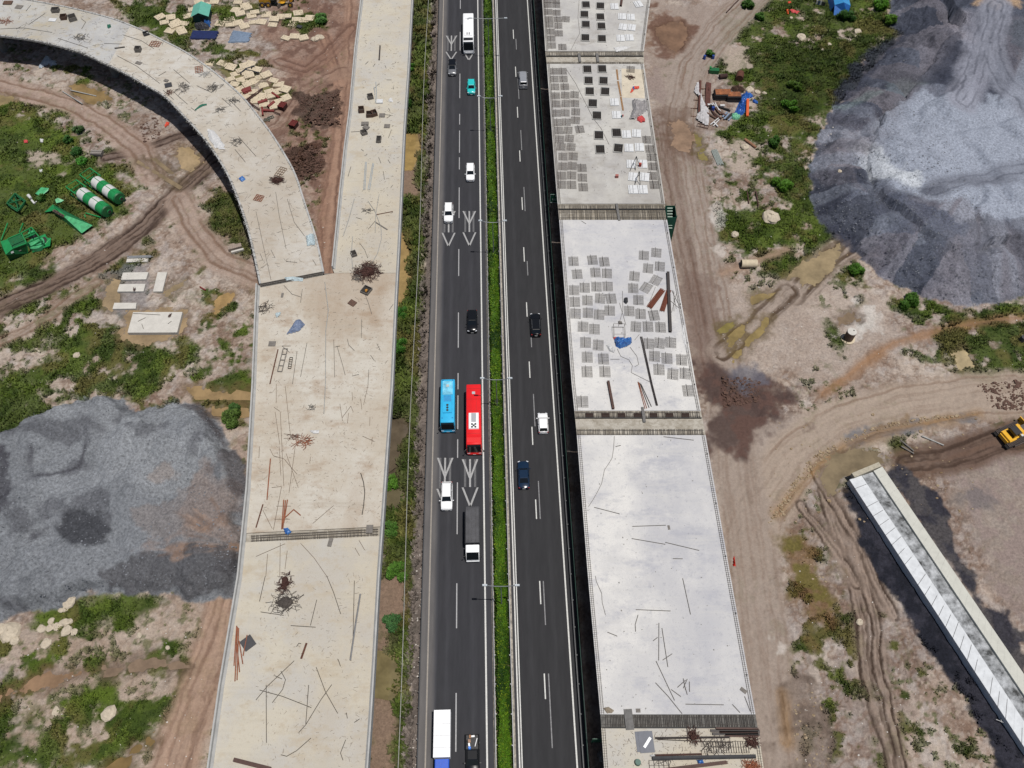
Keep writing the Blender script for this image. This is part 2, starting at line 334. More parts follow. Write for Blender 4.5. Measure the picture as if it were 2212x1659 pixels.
# ---- gravel stockpiles
gl=A((140,144,150),.58); gl2=A((160,164,169),.58); gdk=A((84,84,92),.5)
LG=[(-110,930),(0,942),(35,925),(80,897),(140,874),(240,857),(270,862),(295,888),(330,880),(400,865),(435,878),(480,920),(510,990),(532,1060),(532,1250),(500,1295),(440,1305),(400,1290),(300,1278),(200,1290),(100,1318),(0,1345),(-110,1360)]
s,d,m=region(LG,gl,.3,.9,1.,None,.6)
GRASS[s]*=1-m; X=GX[s];Y=GY[s]; dd=np.clip(d,0,None)
def dumps(X,Y,cs,slope):
    H=np.full(X.shape,-9.,np.float32); I=np.zeros(X.shape,np.int32)
    wx=(nw[s]-.5)*2.4; wy=(nw2[s]-.5)*2.4
    for i,(x,y,h) in enumerate(cs):
        z=h-slope*np.hypot(X+wx-x,Y+wy-y); k=z>H; H=np.where(k,z,H); I=np.where(k,i,I)
    return H,I
rr=random.Random(5); cs=[]
xs_=[p[0] for p in D_(LG)]; ys_=[p[1] for p in D_(LG)]
while len(cs)<85:
    x=rr.uniform(min(xs_),max(xs_)); y=rr.uniform(min(ys_),max(ys_)); q=float(polyd(np.array([x]),np.array([y]),D_(LG))[0])
    if q>1.5: cs.append((x,y,rr.uniform(.9,2.4)*min(1,q*.25+.3)))
Hd,Id=dumps(X,Y,cs,.34); jit=np.array([rr.uniform(.91,1.07) for _ in cs],np.float32)[Id]
GH[s]+=m*(np.minimum(dd*.5,1.1)+np.maximum(Hd,-.3)*sm(0,2,dd)+ (n3[s]-.5)*.15)
c=GC[s]; mixc(c,gl2,m*.7*sm(.46,.62,fbm(X,Y,.05,4,33))); mixc(c,gdk,m*.55*sm(.60,.72,fbm(X,Y,.14,5,34)))
for k in range(3): c[...,k]*=1+(jit-1)*m
mixc(c,gdk,m*.8*sm(.05,.0,np.abs(fbm(X,Y,.10,3,35)-.5))*sm(.58,.66,fbm(X,Y,.05,3,76)))
GC[s]=c
for poly,col,a in (([(132,1150),(150,1120),(190,1116),(230,1122),(243,1150),(238,1178),(205,1194),(165,1188),(135,1175)],A((82,84,90),.55),1),
    ([(300,1120),(380,1080),(440,1010),(490,1060),(530,1150),(528,1220),(450,1200),(330,1180)],A((164,146,136),.5),.35),
    ([(410,1050),(450,1000),(520,1060),(528,1180),(480,1160),(400,1180),(300,1200),(400,1150)],A((160,140,130),.5),.42),
    ([(345,1040),(360,1010),(380,1010),(400,1035)],A((176,156,142),.5),.4),
    ([(220,1250),(300,1215),(420,1195),(520,1200),(510,1290),(400,1285),(280,1275)],A((88,86,90),.5),.7),
    ([(380,870),(425,870),(480,930),(520,1010),(531,1070),(505,1060),(470,960),(440,905)],A((92,84,86),.5),.7),
    ([(155,1015),(190,1005),(205,1022),(160,1030)],gdk,.5),([(290,930),(330,920),(370,930),(330,960)],gdk,.5),
    ([(0,985),(25,980),(28,1005),(0,1010)],gdk,.9),([(0,1050),(15,1030),(35,1090),(20,1120),(0,1110)],gdk,.8)):
    region(poly,col,.5,1.4 if a<1 else .5,a,None,.6)
for k in range(26):   # fans of rutted mud running off the pile towards the haul road
    a=random.uniform(1.9,3.5); p0=(525,1190); q=(p0[0]+math.cos(a)*random.uniform(60,190),p0[1]-math.sin(a)*random.uniform(20,120)); 
    road([p0,((p0[0]+q[0])/2+random.uniform(-6,6),(p0[1]+q[1])/2+random.uniform(-6,6)),q],.35,random.choice([brown,A((120,104,98),.5),A((190,160,140),.5)]),.5,feather=.3,streak=.2)
RG=[(1932,-30),(1915,50),(1958,70),(1905,120),(1855,185),(1792,240),(1762,310),(1746,360),(1756,400),(1750,420),(1772,480),(1835,520),(1862,560),(1905,600),(1990,640),(2080,668),(2150,655),(2230,632),(2400,640),(2400,-60)]
gr=A((122,128,144),.55); gr2=A((176,184,200),.58); grd=A((66,70,86),.52); grp=A((150,144,152),.55)
s,d,m=region(RG,gr,.3,.9,1.,None,.62)
GRASS[s]*=1-m; X=GX[s];Y=GY[s]; dd=np.clip(d,0,None); cs=[]; bp_=D_(RG)
for a_,b_ in zip(bp_,bp_[1:]+bp_[:1]):
    L_=(b_-a_).length; nn=Vector((-(b_-a_).y,(b_-a_).x,0)).normalized()
    for q in np.arange(0,L_,4.6):
        for sg in (1,-1):
            pc=a_.lerp(b_,q/L_)+nn*sg*rr.uniform(7,10)
            if polyd(np.array([pc.x]),np.array([pc.y]),bp_)[0]>5: cs.append((pc.x,pc.y,rr.uniform(4.,5.6)))
Hd,Id=dumps(X,Y,cs,.6); jr=np.array([rr.uniform(.72,1.22) for _ in cs],np.float32)[Id]; tint=np.array([rr.random() for _ in cs],np.float32)[Id]
edge_=sm(16,9,dd); ter=np.minimum(np.minimum(dd*.62,5),np.where(dd<11,np.maximum(Hd+.6,.4),5))*1.0+sm(10,22,dd)*1.6
GH[s]+=m*(ter+(fbm(X,Y,.05,3,36)-.5)*3.4*sm(4,12,dd)-sm(.10,0,np.abs(fbm(X,Y,.06,3,37)-.5))*1.1*sm(4,9,dd))
c=GC[s]; wf=(fbm(X,Y,.06,4,38)-.5)
mixc(c,grd,m*.75*sm(.5,.62,fbm(X,Y,.07,4,39))); mixc(c,grp,m*.6*sm(.5,.62,fbm(X,Y,.05,4,41)))
ang=np.arctan2(Y-P(2080,420)[1],X-P(2080,420)[0]); fan=vnoise(ang*9+30,dd*.04)
mixc(c,gr2,m*.45*sm(.5,.7,fan)); mixc(c,grd,m*.45*sm(.5,.25,fan))
mixc(c,grp,m*edge_*.6*(tint>.72)); mixc(c,grd,m*edge_*.6*(tint<.3))
for k in range(3): c[...,k]*=1+(jr-1)*m*edge_
GC[s]=c
RGs=s; RGc=GC[s].copy(); RGe=edge_*sm(0,2,dd)*m
for poly,col,a in (([(1800,330),(1850,300),(1900,270),(1960,240),(2030,240),(2090,270),(2140,250),(2260,260),(2260,520),(2120,520),(2040,480),(1980,480),(1900,440),(1840,380)],gr2,.85),
    ([(1815,345),(1850,330),(1900,380),(1980,440),(1960,450),(1880,420)],A((214,220,228),.6),.95),
    ([(1760,340),(1830,300),(1870,330),(1820,400),(1850,440),(1800,430),(1765,400)],grp,.6),
    ([(1760,415),(1815,425),(1870,480),(1900,560),(1860,560),(1790,500)],grd,.9),
    ([(1860,480),(1930,460),(2000,500),(2060,530),(2100,640),(2000,630),(1900,590)],A((94,100,118),.55),.85),
    ([(1990,560),(2080,540),(2110,650),(2040,655)],A((140,136,146),.55),.6),
    ([(2060,520),(2180,510),(2260,520),(2260,630),(2160,650),(2110,600)],A((110,112,124),.55),.7),
    ([(1800,235),(1850,215),(1900,210),(1900,235),(1850,245),(1815,260)],A((142,164,160),.55),.8),
    ([(1905,190),(1940,172),(1975,185),(1980,215),(1930,230),(1900,215)],A((120,136,136),.55),.7),
    ([(1860,130),(1950,60),(2040,90),(2060,170),(2020,230),(1900,190),(1810,235),(1800,220)],grd,.9),
    ([(1930,0),(2070,0),(2070,60),(1990,90),(1930,60)],A((78,84,100),.55),.7),
    ([(2085,55),(2105,0),(2145,-10),(2165,30),(2160,70),(2120,85)],A((196,168,140),.52),1.),
    ([(2140,0),(2260,0),(2260,80),(2190,60),(2150,50)],grd,.8),
    ([(2140,100),(2260,110),(2260,210),(2200,190),(2150,140)],A((96,104,116),.55),.7),
    ([(2190,340),(2260,330),(2260,370),(2200,360)],grd,.8),([(1960,450),(2010,440),(2010,465),(1970,470)],grd,.7)):
    region(poly,col,.9,1.6,a,None,.55)
c=GC[RGs]; c[...]=c*(1-.6*RGe[...,None])+RGc*.6*RGe[...,None]; GC[RGs]=c
road([(2120,70),(2090,150),(2070,230),(2050,270)],7,A((160,162,176),.55),.7,((-1.6,.3,.6),(0,.3,.6),(1.6,.3,.6)),A((112,116,130),.5),.6)
road([(2120,70),(2110,180),(2140,240),(2230,300)],6,A((150,154,168),.55),.6,((-1.6,.3,.6),(1.6,.3,.6)),A((112,116,130),.5),.6)
road([(2230,400),(2120,420),(2040,440),(1990,460)],4,A((128,132,146),.5),.5,((-1,.3,.6),(1,.3,.6)),A((84,88,104),.5),.6)
road([(1990,440),(2080,430),(2230,440)],2,A((128,132,146),.5),.5,(),A((84,88,104),.5),.7)
# dark aggregate along the low concrete wall
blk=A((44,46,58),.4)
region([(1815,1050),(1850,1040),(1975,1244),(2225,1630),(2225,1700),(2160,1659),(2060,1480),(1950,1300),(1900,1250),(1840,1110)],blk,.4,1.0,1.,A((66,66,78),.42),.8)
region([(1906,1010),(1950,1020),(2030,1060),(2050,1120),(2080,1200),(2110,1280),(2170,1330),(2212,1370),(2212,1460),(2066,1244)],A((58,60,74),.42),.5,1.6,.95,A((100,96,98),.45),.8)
region([(2070,1060),(2120,1050),(2160,1080),(2100,1110)],A((120,116,120),.5),1,2,.6)
region([(1820,935),(1870,920),(1960,910),(2040,905),(2110,895),(2110,905),(1990,925),(1900,950),(1830,965)],A((122,128,138),.5),.5,1.,.8)
region([(1570,790),(1640,780),(1660,830),(1600,850)],A((120,122,136),.5),.8,1.5,.7)
# clods and stone berm colour
region([(1690,1480),(1760,1440),(1800,1659),(1700,1659)],A((150,134,122),.5),1,3,.7,A((120,104,94),.5))
region([(640,200),(735,195),(735,275),(660,275),(640,240)],A((96,78,70),.5),.6,2,.85,dark,.8)
region([(620,320),(690,312),(702,350),(680,390),(650,395),(615,350)],A((94,66,54),.5),.5,1.5,.95,dark,.9)
for pts in ([(640,205),(735,198),(735,270),(660,272)],[(622,322),(690,314),(700,350),(680,388),(650,392),(618,350)],[(1555,810),(1640,820),(1640,870),(1560,880)]):
    pw=D_(pts); s=box_of(pw,3); d=polyd(GX[s],GY[s],pw)+(n3[s]-.5)*2; GH[s]+=np.clip(d*.4,0,1.)*(.4+1.4*n4[s])
region([(1870,925),(1960,905),(1960,915),(1880,935)],A((172,134,84),.45),.4,1,.5)
# rubble berm beside the curved road
for pts in ([(2110,895),(2000,915),(1900,935),(1830,960),(1770,1000),(1720,1060),(1680,1110)],[(1700,1600),(1690,1500)]):
    road(pts,1.6,A((176,138,92),.45),.6,streak=.9,rutcol=A((110,84,60),.45))
# ---- puddles: hollows in the ground that water sheets fill
WL=GZ-.22
PUD=[([(150,185),(175,185),(225,200),(237,212),(200,220),(165,205)],(150,124,74)),([(390,322),(408,318),(420,335),(432,352),(415,362),(400,360),(388,342)],(186,162,122)),
([(460,650),(480,636),(502,637),(500,650),(485,662),(465,676)],(176,142,82)),([(225,655),(240,607),(257,607),(250,647),(240,672)],(166,144,108)),
([(267,725),(282,672),(402,672),(392,715),(362,727),(307,742)],(164,140,104)),([(287,545),(322,541),(320,556),(280,556)],(168,148,110)),
([(352,632),(392,612),(396,618),(360,640)],(150,132,98)),
([(-20,1508),(110,1460),(200,1440),(200,1456),(120,1482),(-20,1518)],(150,116,84)),([(220,1442),(330,1424),(396,1442),(330,1446),(230,1460)],(132,110,90)),
([(225,1665),(322,1594),(332,1600),(262,1665)],(122,96,26)),([(878,295),(898,300),(900,337),(888,365),(874,365),(876,330)],(168,140,74)),
([(865,505),(878,540),(882,590),(875,627),(858,655)],(170,142,84)),([(808,1421),(853,1430),(855,1470),(840,1492),(806,1486)],(112,104,58)),
([(845,905),(873,930),(866,980),(838,1010)],(66,60,46)),([(842,1060),(866,1070),(862,1095),(833,1095)],(74,74,44)),([(455,272),(476,268),(490,295),(481,318),(458,312)],(0,0,0)),
([(1449,266),(1478,262),(1493,295),(1485,322),(1452,314)],(158,128,104)),([(1754,562),(1809,532),(1819,555),(1784,590),(1754,615),(1734,610),(1744,590),(1704,600),(1714,587)],(160,142,104)),
([(1556,712),(1596,682),(1604,686),(1568,717)],(134,124,34)),([(1568,735),(1621,683),(1630,688),(1581,750)],(146,126,62)),([(1586,767),(1653,687),(1648,717),(1593,773)],(150,130,66)),
([(1621,645),(1659,630),(1677,635),(1628,654)],(146,126,70)),([(1779,1020),(1799,990),(1846,975),(1884,978),(1908,997),(1894,1004),(1844,1022),(1819,1039),(1804,1060),(1789,1058)],(128,114,84)),
([(1420,60),(1470,50),(1482,80),(1456,108),(1430,92)],(128,92,66)),([(1503,293),(1516,300),(1521,325),(1532,347),(1526,354),(1514,335)],(128,118,42)),
([(2064,765),(2085,765),(2100,788),(2075,792)],(196,178,136)),([(1806,690),(1846,672),(1850,690),(1812,700)],(126,106,82)),([(296,352),(304,350),(384,398),(378,403)],(140,122,90)),([(330,345),(337,343),(372,372),(366,374)],(140,122,90)),
([(0,205),(28,208),(35,220),(0,225)],(150,132,84)),([(470,148),(500,160),(520,170),(500,168)],(126,124,70)),([(560,180),(600,200),(580,205)],(130,128,70)),([(2212,1000),(2212,1001),(2211,1000)],(0,0,0)),
([(395,838),(470,846),(535,850),(535,862),(430,860)],(160,132,84)),([(455,880),(535,885),(535,900),(470,895)],(160,132,84))]
WATER=[]
for pts,colr in PUD:
    if colr==(0,0,0): continue
    pw=D_(pts,WL); s=box_of(pw,4); d=polyd(GX[s],GY[s],pw)+(nw[s]-.5)*3.2+(n3[s]-.5)*2.2+(n4[s]-.5)*.8
    dep=sm(-.9,.5,d); flat=sm(-1.6,.2,d)
    GH[s]=GH[s]*(1-flat)+(WL+.12-.3*dep+(n3[s]-.5)*.16)*flat
    c=GC[s]; wet=tuple(.5*q+.5*r_ for q,r_ in zip(A(colr,.4),dark)); mixc(c,wet,sm(-1.8,-.2,d)*.6); GC[s]=c; GRASS[s]*=1-flat
    WATER.append((pw,colr))
# ---- keep the ground under the highway, and paint shade into the mud colour under the right bridge
lat=GX+.0294*GY
r=sm(-13.2,-12.4,lat)*sm(12.2,11.4,lat); GH=GH*(1-r)+(-.28)*r
u=sm(-20,-19,lat)*sm(-13.8,-15,lat); GH-=u*.35*sm(.3,.6,n1)
mud_shade=sm(11,12,lat)*sm(34,31,lat)
mixc(GC,A((112,98,90),.4),mud_shade*.7); GRASS*=1-sm(10.5,11,lat)*sm(30,27,lat); GRASS*=1-r
GC[...,3]=np.clip(GC[...,3],0,1); GC[...,:3]*=(1-.12*(GRASS>.3))[...,None]
# ---- the ground mesh
H_,W_=GX.shape; me=bpy.data.meshes.new('ground')
co=np.stack([GX,GY,GH],-1).reshape(-1,3).astype(np.float32)
idx=np.arange(H_*W_,dtype=np.int32).reshape(H_,W_)
q=np.stack([idx[:-1,:-1],idx[:-1,1:],idx[1:,1:],idx[1:,:-1]],-1).reshape(-1,4)
me.vertices.add(len(co)); me.vertices.foreach_set('co',co.ravel())
me.loops.add(q.size); me.loops.foreach_set('vertex_index',q.ravel())
me.polygons.add(len(q)); me.polygons.foreach_set('loop_start',np.arange(0,q.size,4,dtype=np.int32)); me.polygons.foreach_set('loop_total',np.full(len(q),4,np.int32))
me.polygons.foreach_set('use_smooth',np.ones(len(q),bool)); me.update()
at=me.color_attributes.new('Col','FLOAT_COLOR','POINT'); at.data.foreach_set('color',GC.reshape(-1,4).ravel())
gm=bpy.data.materials.new('site soil'); gm.use_nodes=True; t=gm.node_tree; b=t.nodes['Principled BSDF']; L=t.links.new
b.inputs['Roughness'].default_value=.92; b.inputs['Specular IOR Level'].default_value=.2
a=t.nodes.new('ShaderNodeVertexColor'); a.layer_name='Col'; tc=t.nodes.new('ShaderNodeTexCoord')
na=t.nodes.new('ShaderNodeTexNoise'); na.inputs['Scale'].default_value=2.4; na.inputs['Detail'].default_value=8; na.inputs['Roughness'].default_value=.72; L(tc.outputs['Object'],na.inputs['Vector'])
nb=t.nodes.new('ShaderNodeTexNoise'); nb.inputs['Scale'].default_value=9; nb.inputs['Detail'].default_value=4; nb.inputs['Roughness'].default_value=.8; L(tc.outputs['Object'],nb.inputs['Vector'])
def math_(op,x,y):
    n=t.nodes.new('ShaderNodeMath'); n.operation=op
    for i,v in enumerate((x,y)):
        if isinstance(v,(int,float)): n.inputs[i].default_value=v
        else: L(v,n.inputs[i])
    return n.outputs[0]
ra=t.nodes.new('ShaderNodeMapRange'); ra.inputs['From Min'].default_value=.3; ra.inputs['From Max'].default_value=.7; ra.inputs['To Min'].default_value=.5; ra.inputs['To Max'].default_value=1.5; L(na.outputs[0],ra.inputs['Value'])
rb=t.nodes.new('ShaderNodeMapRange'); rb.inputs['From Min'].default_value=.3; rb.inputs['From Max'].default_value=.7; rb.inputs['To Min'].default_value=-.4; rb.inputs['To Max'].default_value=.4; L(nb.outputs[0],rb.inputs['Value'])
amp=math_('MINIMUM',math_('MULTIPLY',a.outputs['Alpha'],1.7),1.0)
k=math_('ADD',math_('ADD',math_('MULTIPLY',math_('SUBTRACT',ra.outputs[0],1.0),amp),1.0),math_('MULTIPLY',rb.outputs[0],a.outputs['Alpha']))
vm=t.nodes.new('ShaderNodeVectorMath'); vm.operation='SCALE'; L(a.outputs['Color'],vm.inputs[0]); L(k,vm.inputs['Scale']); L(vm.outputs[0],b.inputs['Base Color'])
bp=t.nodes.new('ShaderNodeBump'); bp.inputs['Distance'].default_value=.22; bp.inputs['Strength'].default_value=.9; L(amp,bp.inputs['Strength']); L(na.outputs[0],bp.inputs['Height']); L(bp.outputs[0],b.inputs['Normal'])
me.materials.append(gm); g=bpy.data.objects.new('ground',me); COL.objects.link(g); setp(g,kind='structure')
# distant land beyond the modelled site
far=MB(); R0=2500
o_=[(-141.9,-5.9),(141.7,-5.9),(141.7,213.6),(-141.9,213.6)]; O_=[(-R0,-R0),(R0,-R0),(R0,R0),(-R0,R0)]
far.add([(x,y,-.9) for x,y in o_]+[(x,y,-.9) for x,y in O_],[(i,4+i,4+(i+1)%4,(i+1)%4) for i in range(4)])
far.obj('surrounding_land',mat('outer soil',A((150,140,112),.45),.95,.35,.05),kind='structure')
def gz(x,y):
    i=int((x-gx[0])/STEP); j=int((y-gy[0])/STEP)
    return float(GH[min(max(j,0),H_-1),min(max(i,0),W_-1)])
def G(u,v):
    "traced point on the ground surface"
    p=P(u,v,GZ)
    for _ in range(3): p=P(u,v,gz(p.x,p.y))
    return p
WI=0
for pw,colr in WATER:
    mb=MB(); c=sum((Vector(p) for p in pw),Vector())/len(pw); pp=[]
    for p in pw:
        dv=Vector(p)-c; pp.append(Vector(p)+dv.normalized()*1.5)
    # hug the hollow: a sheet a little wider than the traced shore
    hp=sorted({(round(p.x,3),round(p.y,3)) for p in pp}); 
    def half(q):
        o=[]
        for p in q:
            while len(o)>1 and (o[-1][0]-o[-2][0])*(p[1]-o[-2][1])-(o[-1][1]-o[-2][1])*(p[0]-o[-2][0])<=0: o.pop()
            o.append(p)
        return o[:-1]
    pp=half(hp)+half(hp[::-1]); WI+=1
    n=len(pp); mb.add([(x,y,WL+.0007*WI) for x,y in pp],[tuple(range(n))])
    nm='mud_shade_%02x%02x%02x'%colr
    cq=tuple(.72*q+.28*r_ for q,r_ in zip(A(colr,.6),A((164,146,126),.6))); mb.obj('puddle_water',mat(nm,cq,.1,.22,.35,0,spec=.5,detail=3),kind='structure')
# ================================================================ GRASS AND WEEDS
def leafmesh(name,pts,hs,cols,m,k=4,parent=None,w=.5,lean=.7,**kw):
    "many small leaf blades; pts (n,3), hs blade length"
    n=len(pts); a=RNG.random((n,k))*6.283; 
    hh=(hs[:,None]*(.6+.8*RNG.random((n,k)))); ln=lean*(.4+RNG.random((n,k)))
    base=pts[:,None,:]+np.stack([np.cos(a+1.3)*.25*hh,np.sin(a+1.3)*.25*hh,0*a],-1)
    dirv=np.stack([np.cos(a)*ln,np.sin(a)*ln,np.ones_like(a)],-1)*hh[...,None]
    side=np.stack([-np.sin(a),np.cos(a),0*a],-1)*(hh*w)[...,None]
    v=np.stack([base-side*.5,base+side*.5,base+dirv*.6+side*.55,base+dirv,],2)  # quad leaf
    v=np.stack([base-side*.3,base+side*.5+dirv*.45,base+dirv,base-side*.5+dirv*.45],2)
    V=v.reshape(-1,3).astype(np.float32); F=np.arange(len(V),dtype=np.int32)
    me=bpy.data.meshes.new(name); me.vertices.add(len(V)); me.vertices.foreach_set('co',V.ravel()); me.loops.add(len(F)); me.loops.foreach_set('vertex_index',F)
    npoly=len(F)//4; me.polygons.add(npoly); me.polygons.foreach_set('loop_start',np.arange(0,len(F),4,dtype=np.int32)); me.polygons.foreach_set('loop_total',np.full(npoly,4,np.int32)); me.update()
    cc=np.repeat(cols[:,None,:],k,1)*(.75+.5*RNG.random((n,k,1))); cc=np.repeat(cc[:,:,None,:],4,2).reshape(-1,3); cc=np.concatenate([cc,np.ones((len(cc),1))],1).astype(np.float32)
    at=me.color_attributes.new('Col','FLOAT_COLOR','POINT'); at.data.foreach_set('color',cc.ravel()); me.materials.append(m)
    o=bpy.data.objects.new(name,me); COL.objects.link(o)
    if parent: o.parent=parent
    return setp(o,**kw)
leafm=mat('leaf',(1,1,1),.6,.12,4,attr='Col',spec=.3)
jj,ii=np.nonzero(GRASS>.45); NT=150000
pick=RNG.integers(0,len(jj),NT); jj=jj[pick]; ii=ii[pick]
px=GX[jj,ii]+RNG.uniform(-.1,.1,NT); py=GY[jj,ii]+RNG.uniform(-.1,.1,NT); pz=GH[jj,ii]-.03
vis=(py>8)&(py<200)&(np.abs(px)<66+py*.37); 
cl=fbm(px,py,.3,3,51); keep=vis&(RNG.random(NT)<.25+1.2*np.clip(cl-.35,0,1)*2)
px,py,pz,cl,gj,gi=px[keep],py[keep],pz[keep],cl[keep],jj[keep],ii[keep]
base=GC[gj,gi,:3]; colv=base*(.95+1.1*RNG.random((len(px),1)))
hs=.16+.5*np.clip(cl-.35,0,1)+.12*RNG.random(len(px))
lt=px+.0294*py; hs=np.where((lt>-19.5)&(lt<-13.3),hs*1.7+.1,hs)
leafmesh('grass',np.stack([px,py,pz],-1),hs,colv,leafm,5,w=.45,label='patchy green grass and weeds spread over the site',kind='stuff')
# ================================================================ HIGHWAY
def strip(name,lats,m,z=0.,y0=-40,y1=260,dy=1.2,cols=None,skirt=.6,**k):
    ys=np.arange(y0,y1,dy); nl=len(lats); V=[];F=[];Cc=[]
    prof=[(lats[0],z-skirt)]+[(l,z) for l in lats]+[(lats[-1],z-skirt)] if skirt else [(l,z) for l in lats]
    cl=([cols[0]]+list(cols)+[cols[-1]] if skirt else list(cols)) if cols else None
    n=len(prof)
    for y in ys:
        for i,(l,zz) in enumerate(prof): V.append((rx(l,y),y,zz)); Cc.append(cl[i] if cl else (1,1,1))
    for j in range(len(ys)-1):
        for i in range(n-1): F.append((j*n+i,j*n+i+1,(j+1)*n+i+1,(j+1)*n+i))
    me=bpy.data.meshes.new(name); me.from_pydata(V,[],F)
    if cl:
        at=me.color_attributes.new('Col','FLOAT_COLOR','POINT'); at.data.foreach_set('color',np.concatenate([np.array(Cc,np.float32),np.ones((len(Cc),1),np.float32)],1).ravel())
    me.materials.append(m); o=bpy.data.objects.new(name,me); COL.objects.link(o); return setp(o,**k)
asph=mat('asphalt',(.82,.83,.89),.86,.16,1.6,attr='Col',spec=.25,stretch=(1,.12,1),col2=(.86,.87,.92))
def band(l0,l1,step,fn):
    ls=np.arange(l0,l1+.001,step); return list(ls),[fn(x) for x in ls]
def fl(l):
    if l<-11.0: b=.125 if l<-11.9 else .115
    elif l<-9.7: b=.115+( .036-.115)*sm(-10.9,-9.9,l)
    else: b=.036+.010*math.exp(-((l+8.6)/.35)**2)+.008*math.exp(-((l+4.9)/.3)**2)+.012*sm(-3.3,-2.6,l)
    k_=float(sm(.05,.11,b)); return (b*(1+.04*k_),b*(1-.02*k_),b*(1.08-.16*k_))
def fr(l):
    b=.031+.007*math.exp(-((l-3.7)/.3)**2)+.006*math.exp(-((l-7.3)/.3)**2)+.02*sm(1.6,1.1,l); b=float(b); return (b,b*.99,b*1.02)
for nm,(l0,l1),fn in (('carriageway_southbound',(-12.6,-1.55),fl),('carriageway_northbound',(.55,11.3),fr)):
    ls,cs=band(l0,l1,.3,fn); strip('carriageway',ls,asph,0,cols=[tuple(float(q) for q in c) for c in cs],kind='structure')
strip('median_soil',[-1.5,.5],mat('median soil',A((120,110,82),.5),.95,.3,3),.05,kind='structure',skirt=.3)
grey_c=mat('kerb concrete',A((190,182,170),.5),.9,.45,2.2,detail=8)
strip('kerb',[-1.95,-1.6],grey_c,.13,kind='structure',skirt=.2); strip('kerb',[.75,1.05],grey_c,.13,kind='structure',skirt=.2)
# markings
pw=mat('road paint',A((228,228,224),.6),.6,.16,3.5,detail=10); pg=mat('worn road paint',A((150,150,152),.55),.75,.25,3,detail=8); pe=mat('dusty edge paint',A((176,168,158),.55),.8,.12,2)
def lineq(mb,l0,w,ya,yb,z=.006):
    n=max(1,int((yb-ya)/6))
    for i in range(n):
        a=ya+(yb-ya)*i/n; b_=ya+(yb-ya)*(i+1)/n
        mb.add([(rx(l0-w/2,a),a,z),(rx(l0+w/2,a),a,z),(rx(l0+w/2,b_),b_,z),(rx(l0-w/2,b_),b_,z)],[(0,1,2,3)])
mb=MB()
lineq(mb,-2.92,.24,-40,260); lineq(mb,1.52,.2,-40,260); lineq(mb,1.86,.16,-40,260); lineq(mb,9.36,.22,-40,260)
mb.obj('edge_line',pw,kind='structure')
mb=MB(); lineq(mb,-11.38,.2,-40,260); mb.obj('edge_line',pe,kind='structure')
def yv(v): return P(1100,v,0).y
mb=MB()
for a,b_ in ((0,19),(69,109),(159,212),(246,269),(282,330),(340,366),(405,471),(538,596),(675,751),(806,841),(854,927),(949,989),(1042,1154),(1260,1357),(1497,1624)): lineq(mb,-7.22,.17,yv(b_),yv(a))
mb.obj('lane_dashes',mat('lane paint',A((186,186,188),.6),.7,.12,3),kind='structure')
mb=MB()
for u,a,b_ in ((1109,64,84),(1114,144,166),(1118,231,254),(1123,325,349),(1128,426,453),(1132,534,565),(1138,653,684),(1144,781,816),(1150,922,961),(1158,1079,1121),(1167,1255,1305),(1177,1455,1510)):
    m_=P(u,(a+b_)/2); lineq(mb,m_.x+.0294*m_.y-.0,.18,yv(b_),yv(a))
mb.obj('lane_dashes',pw,kind='structure')
mb=MB()
for u,a,b_ in ((1115,84,107),(1120,170,214),(1126,281,324),(1133,404,456),(1139.5,564,595),(1147,695,750),(1154,851,921),(1165,1039,1121),(1176,1255,1350),(1189,1455,1616)):
    m_=P(u,(a+b_)/2); lineq(mb,m_.x+.0294*m_.y,.16,yv(b_),yv(a))
mb.obj('old_lane_dashes',pg,kind='structure')
def quad(mb,a,b_,w,z):
    a=Vector((a[0],a[1],z)); b_=Vector((b_[0],b_[1],z)); mb.add([a+Vector((-w/2,0,0)),a+Vector((w/2,0,0)),b_+Vector((w/2,0,0)),b_+Vector((-w/2,0,0))],[(0,1,2,3)])
mbA=MB(); mbB=MB()
def chev(l,v0,vm,v1,v2,v3,up=True):
    "traced rows: top, fork point, end of the stem; lower V top, lower V tip"
    hw=1.22
    y0,ym,y1,y2,y3=[yv(q) for q in (v0,vm,v1,v2,v3)]
    def pt(ll,y): return (rx(ll,y),y)
    for s in (-1,1):
        if up: quad(mbA,pt(l+s*hw,y0),pt(l,ym),.32,.010)
        quad(mbA,pt(l+s*hw,y2),pt(l,y3),.32,.010)
        if up: quad(mbB,pt(l+s*.82,y0),pt(l+s*.82,y1),.36,.006)
    if up: quad(mbA,pt(l,y0),pt(l,y1),.3,.014)
LL,LR=-9.28,-5.15
chev(LL,77,96,110,112,129); chev(LR,76,96,110,112,130)
chev(LL,456,483,502,503,532); chev(LR,456,483,501,502,531)
chev(LL,989,1030,1055,1056,1094); chev(LR,992,1034,1052,1053,1094)
mbA.obj('distance_chevrons',mat('chevron paint',A((182,182,182),.58),.7,.28,5,detail=9),kind='structure'); mbB.obj('old_chevron_bars',mat('blackened paint',A((112,112,114),.55),.8,.2,4),kind='structure')
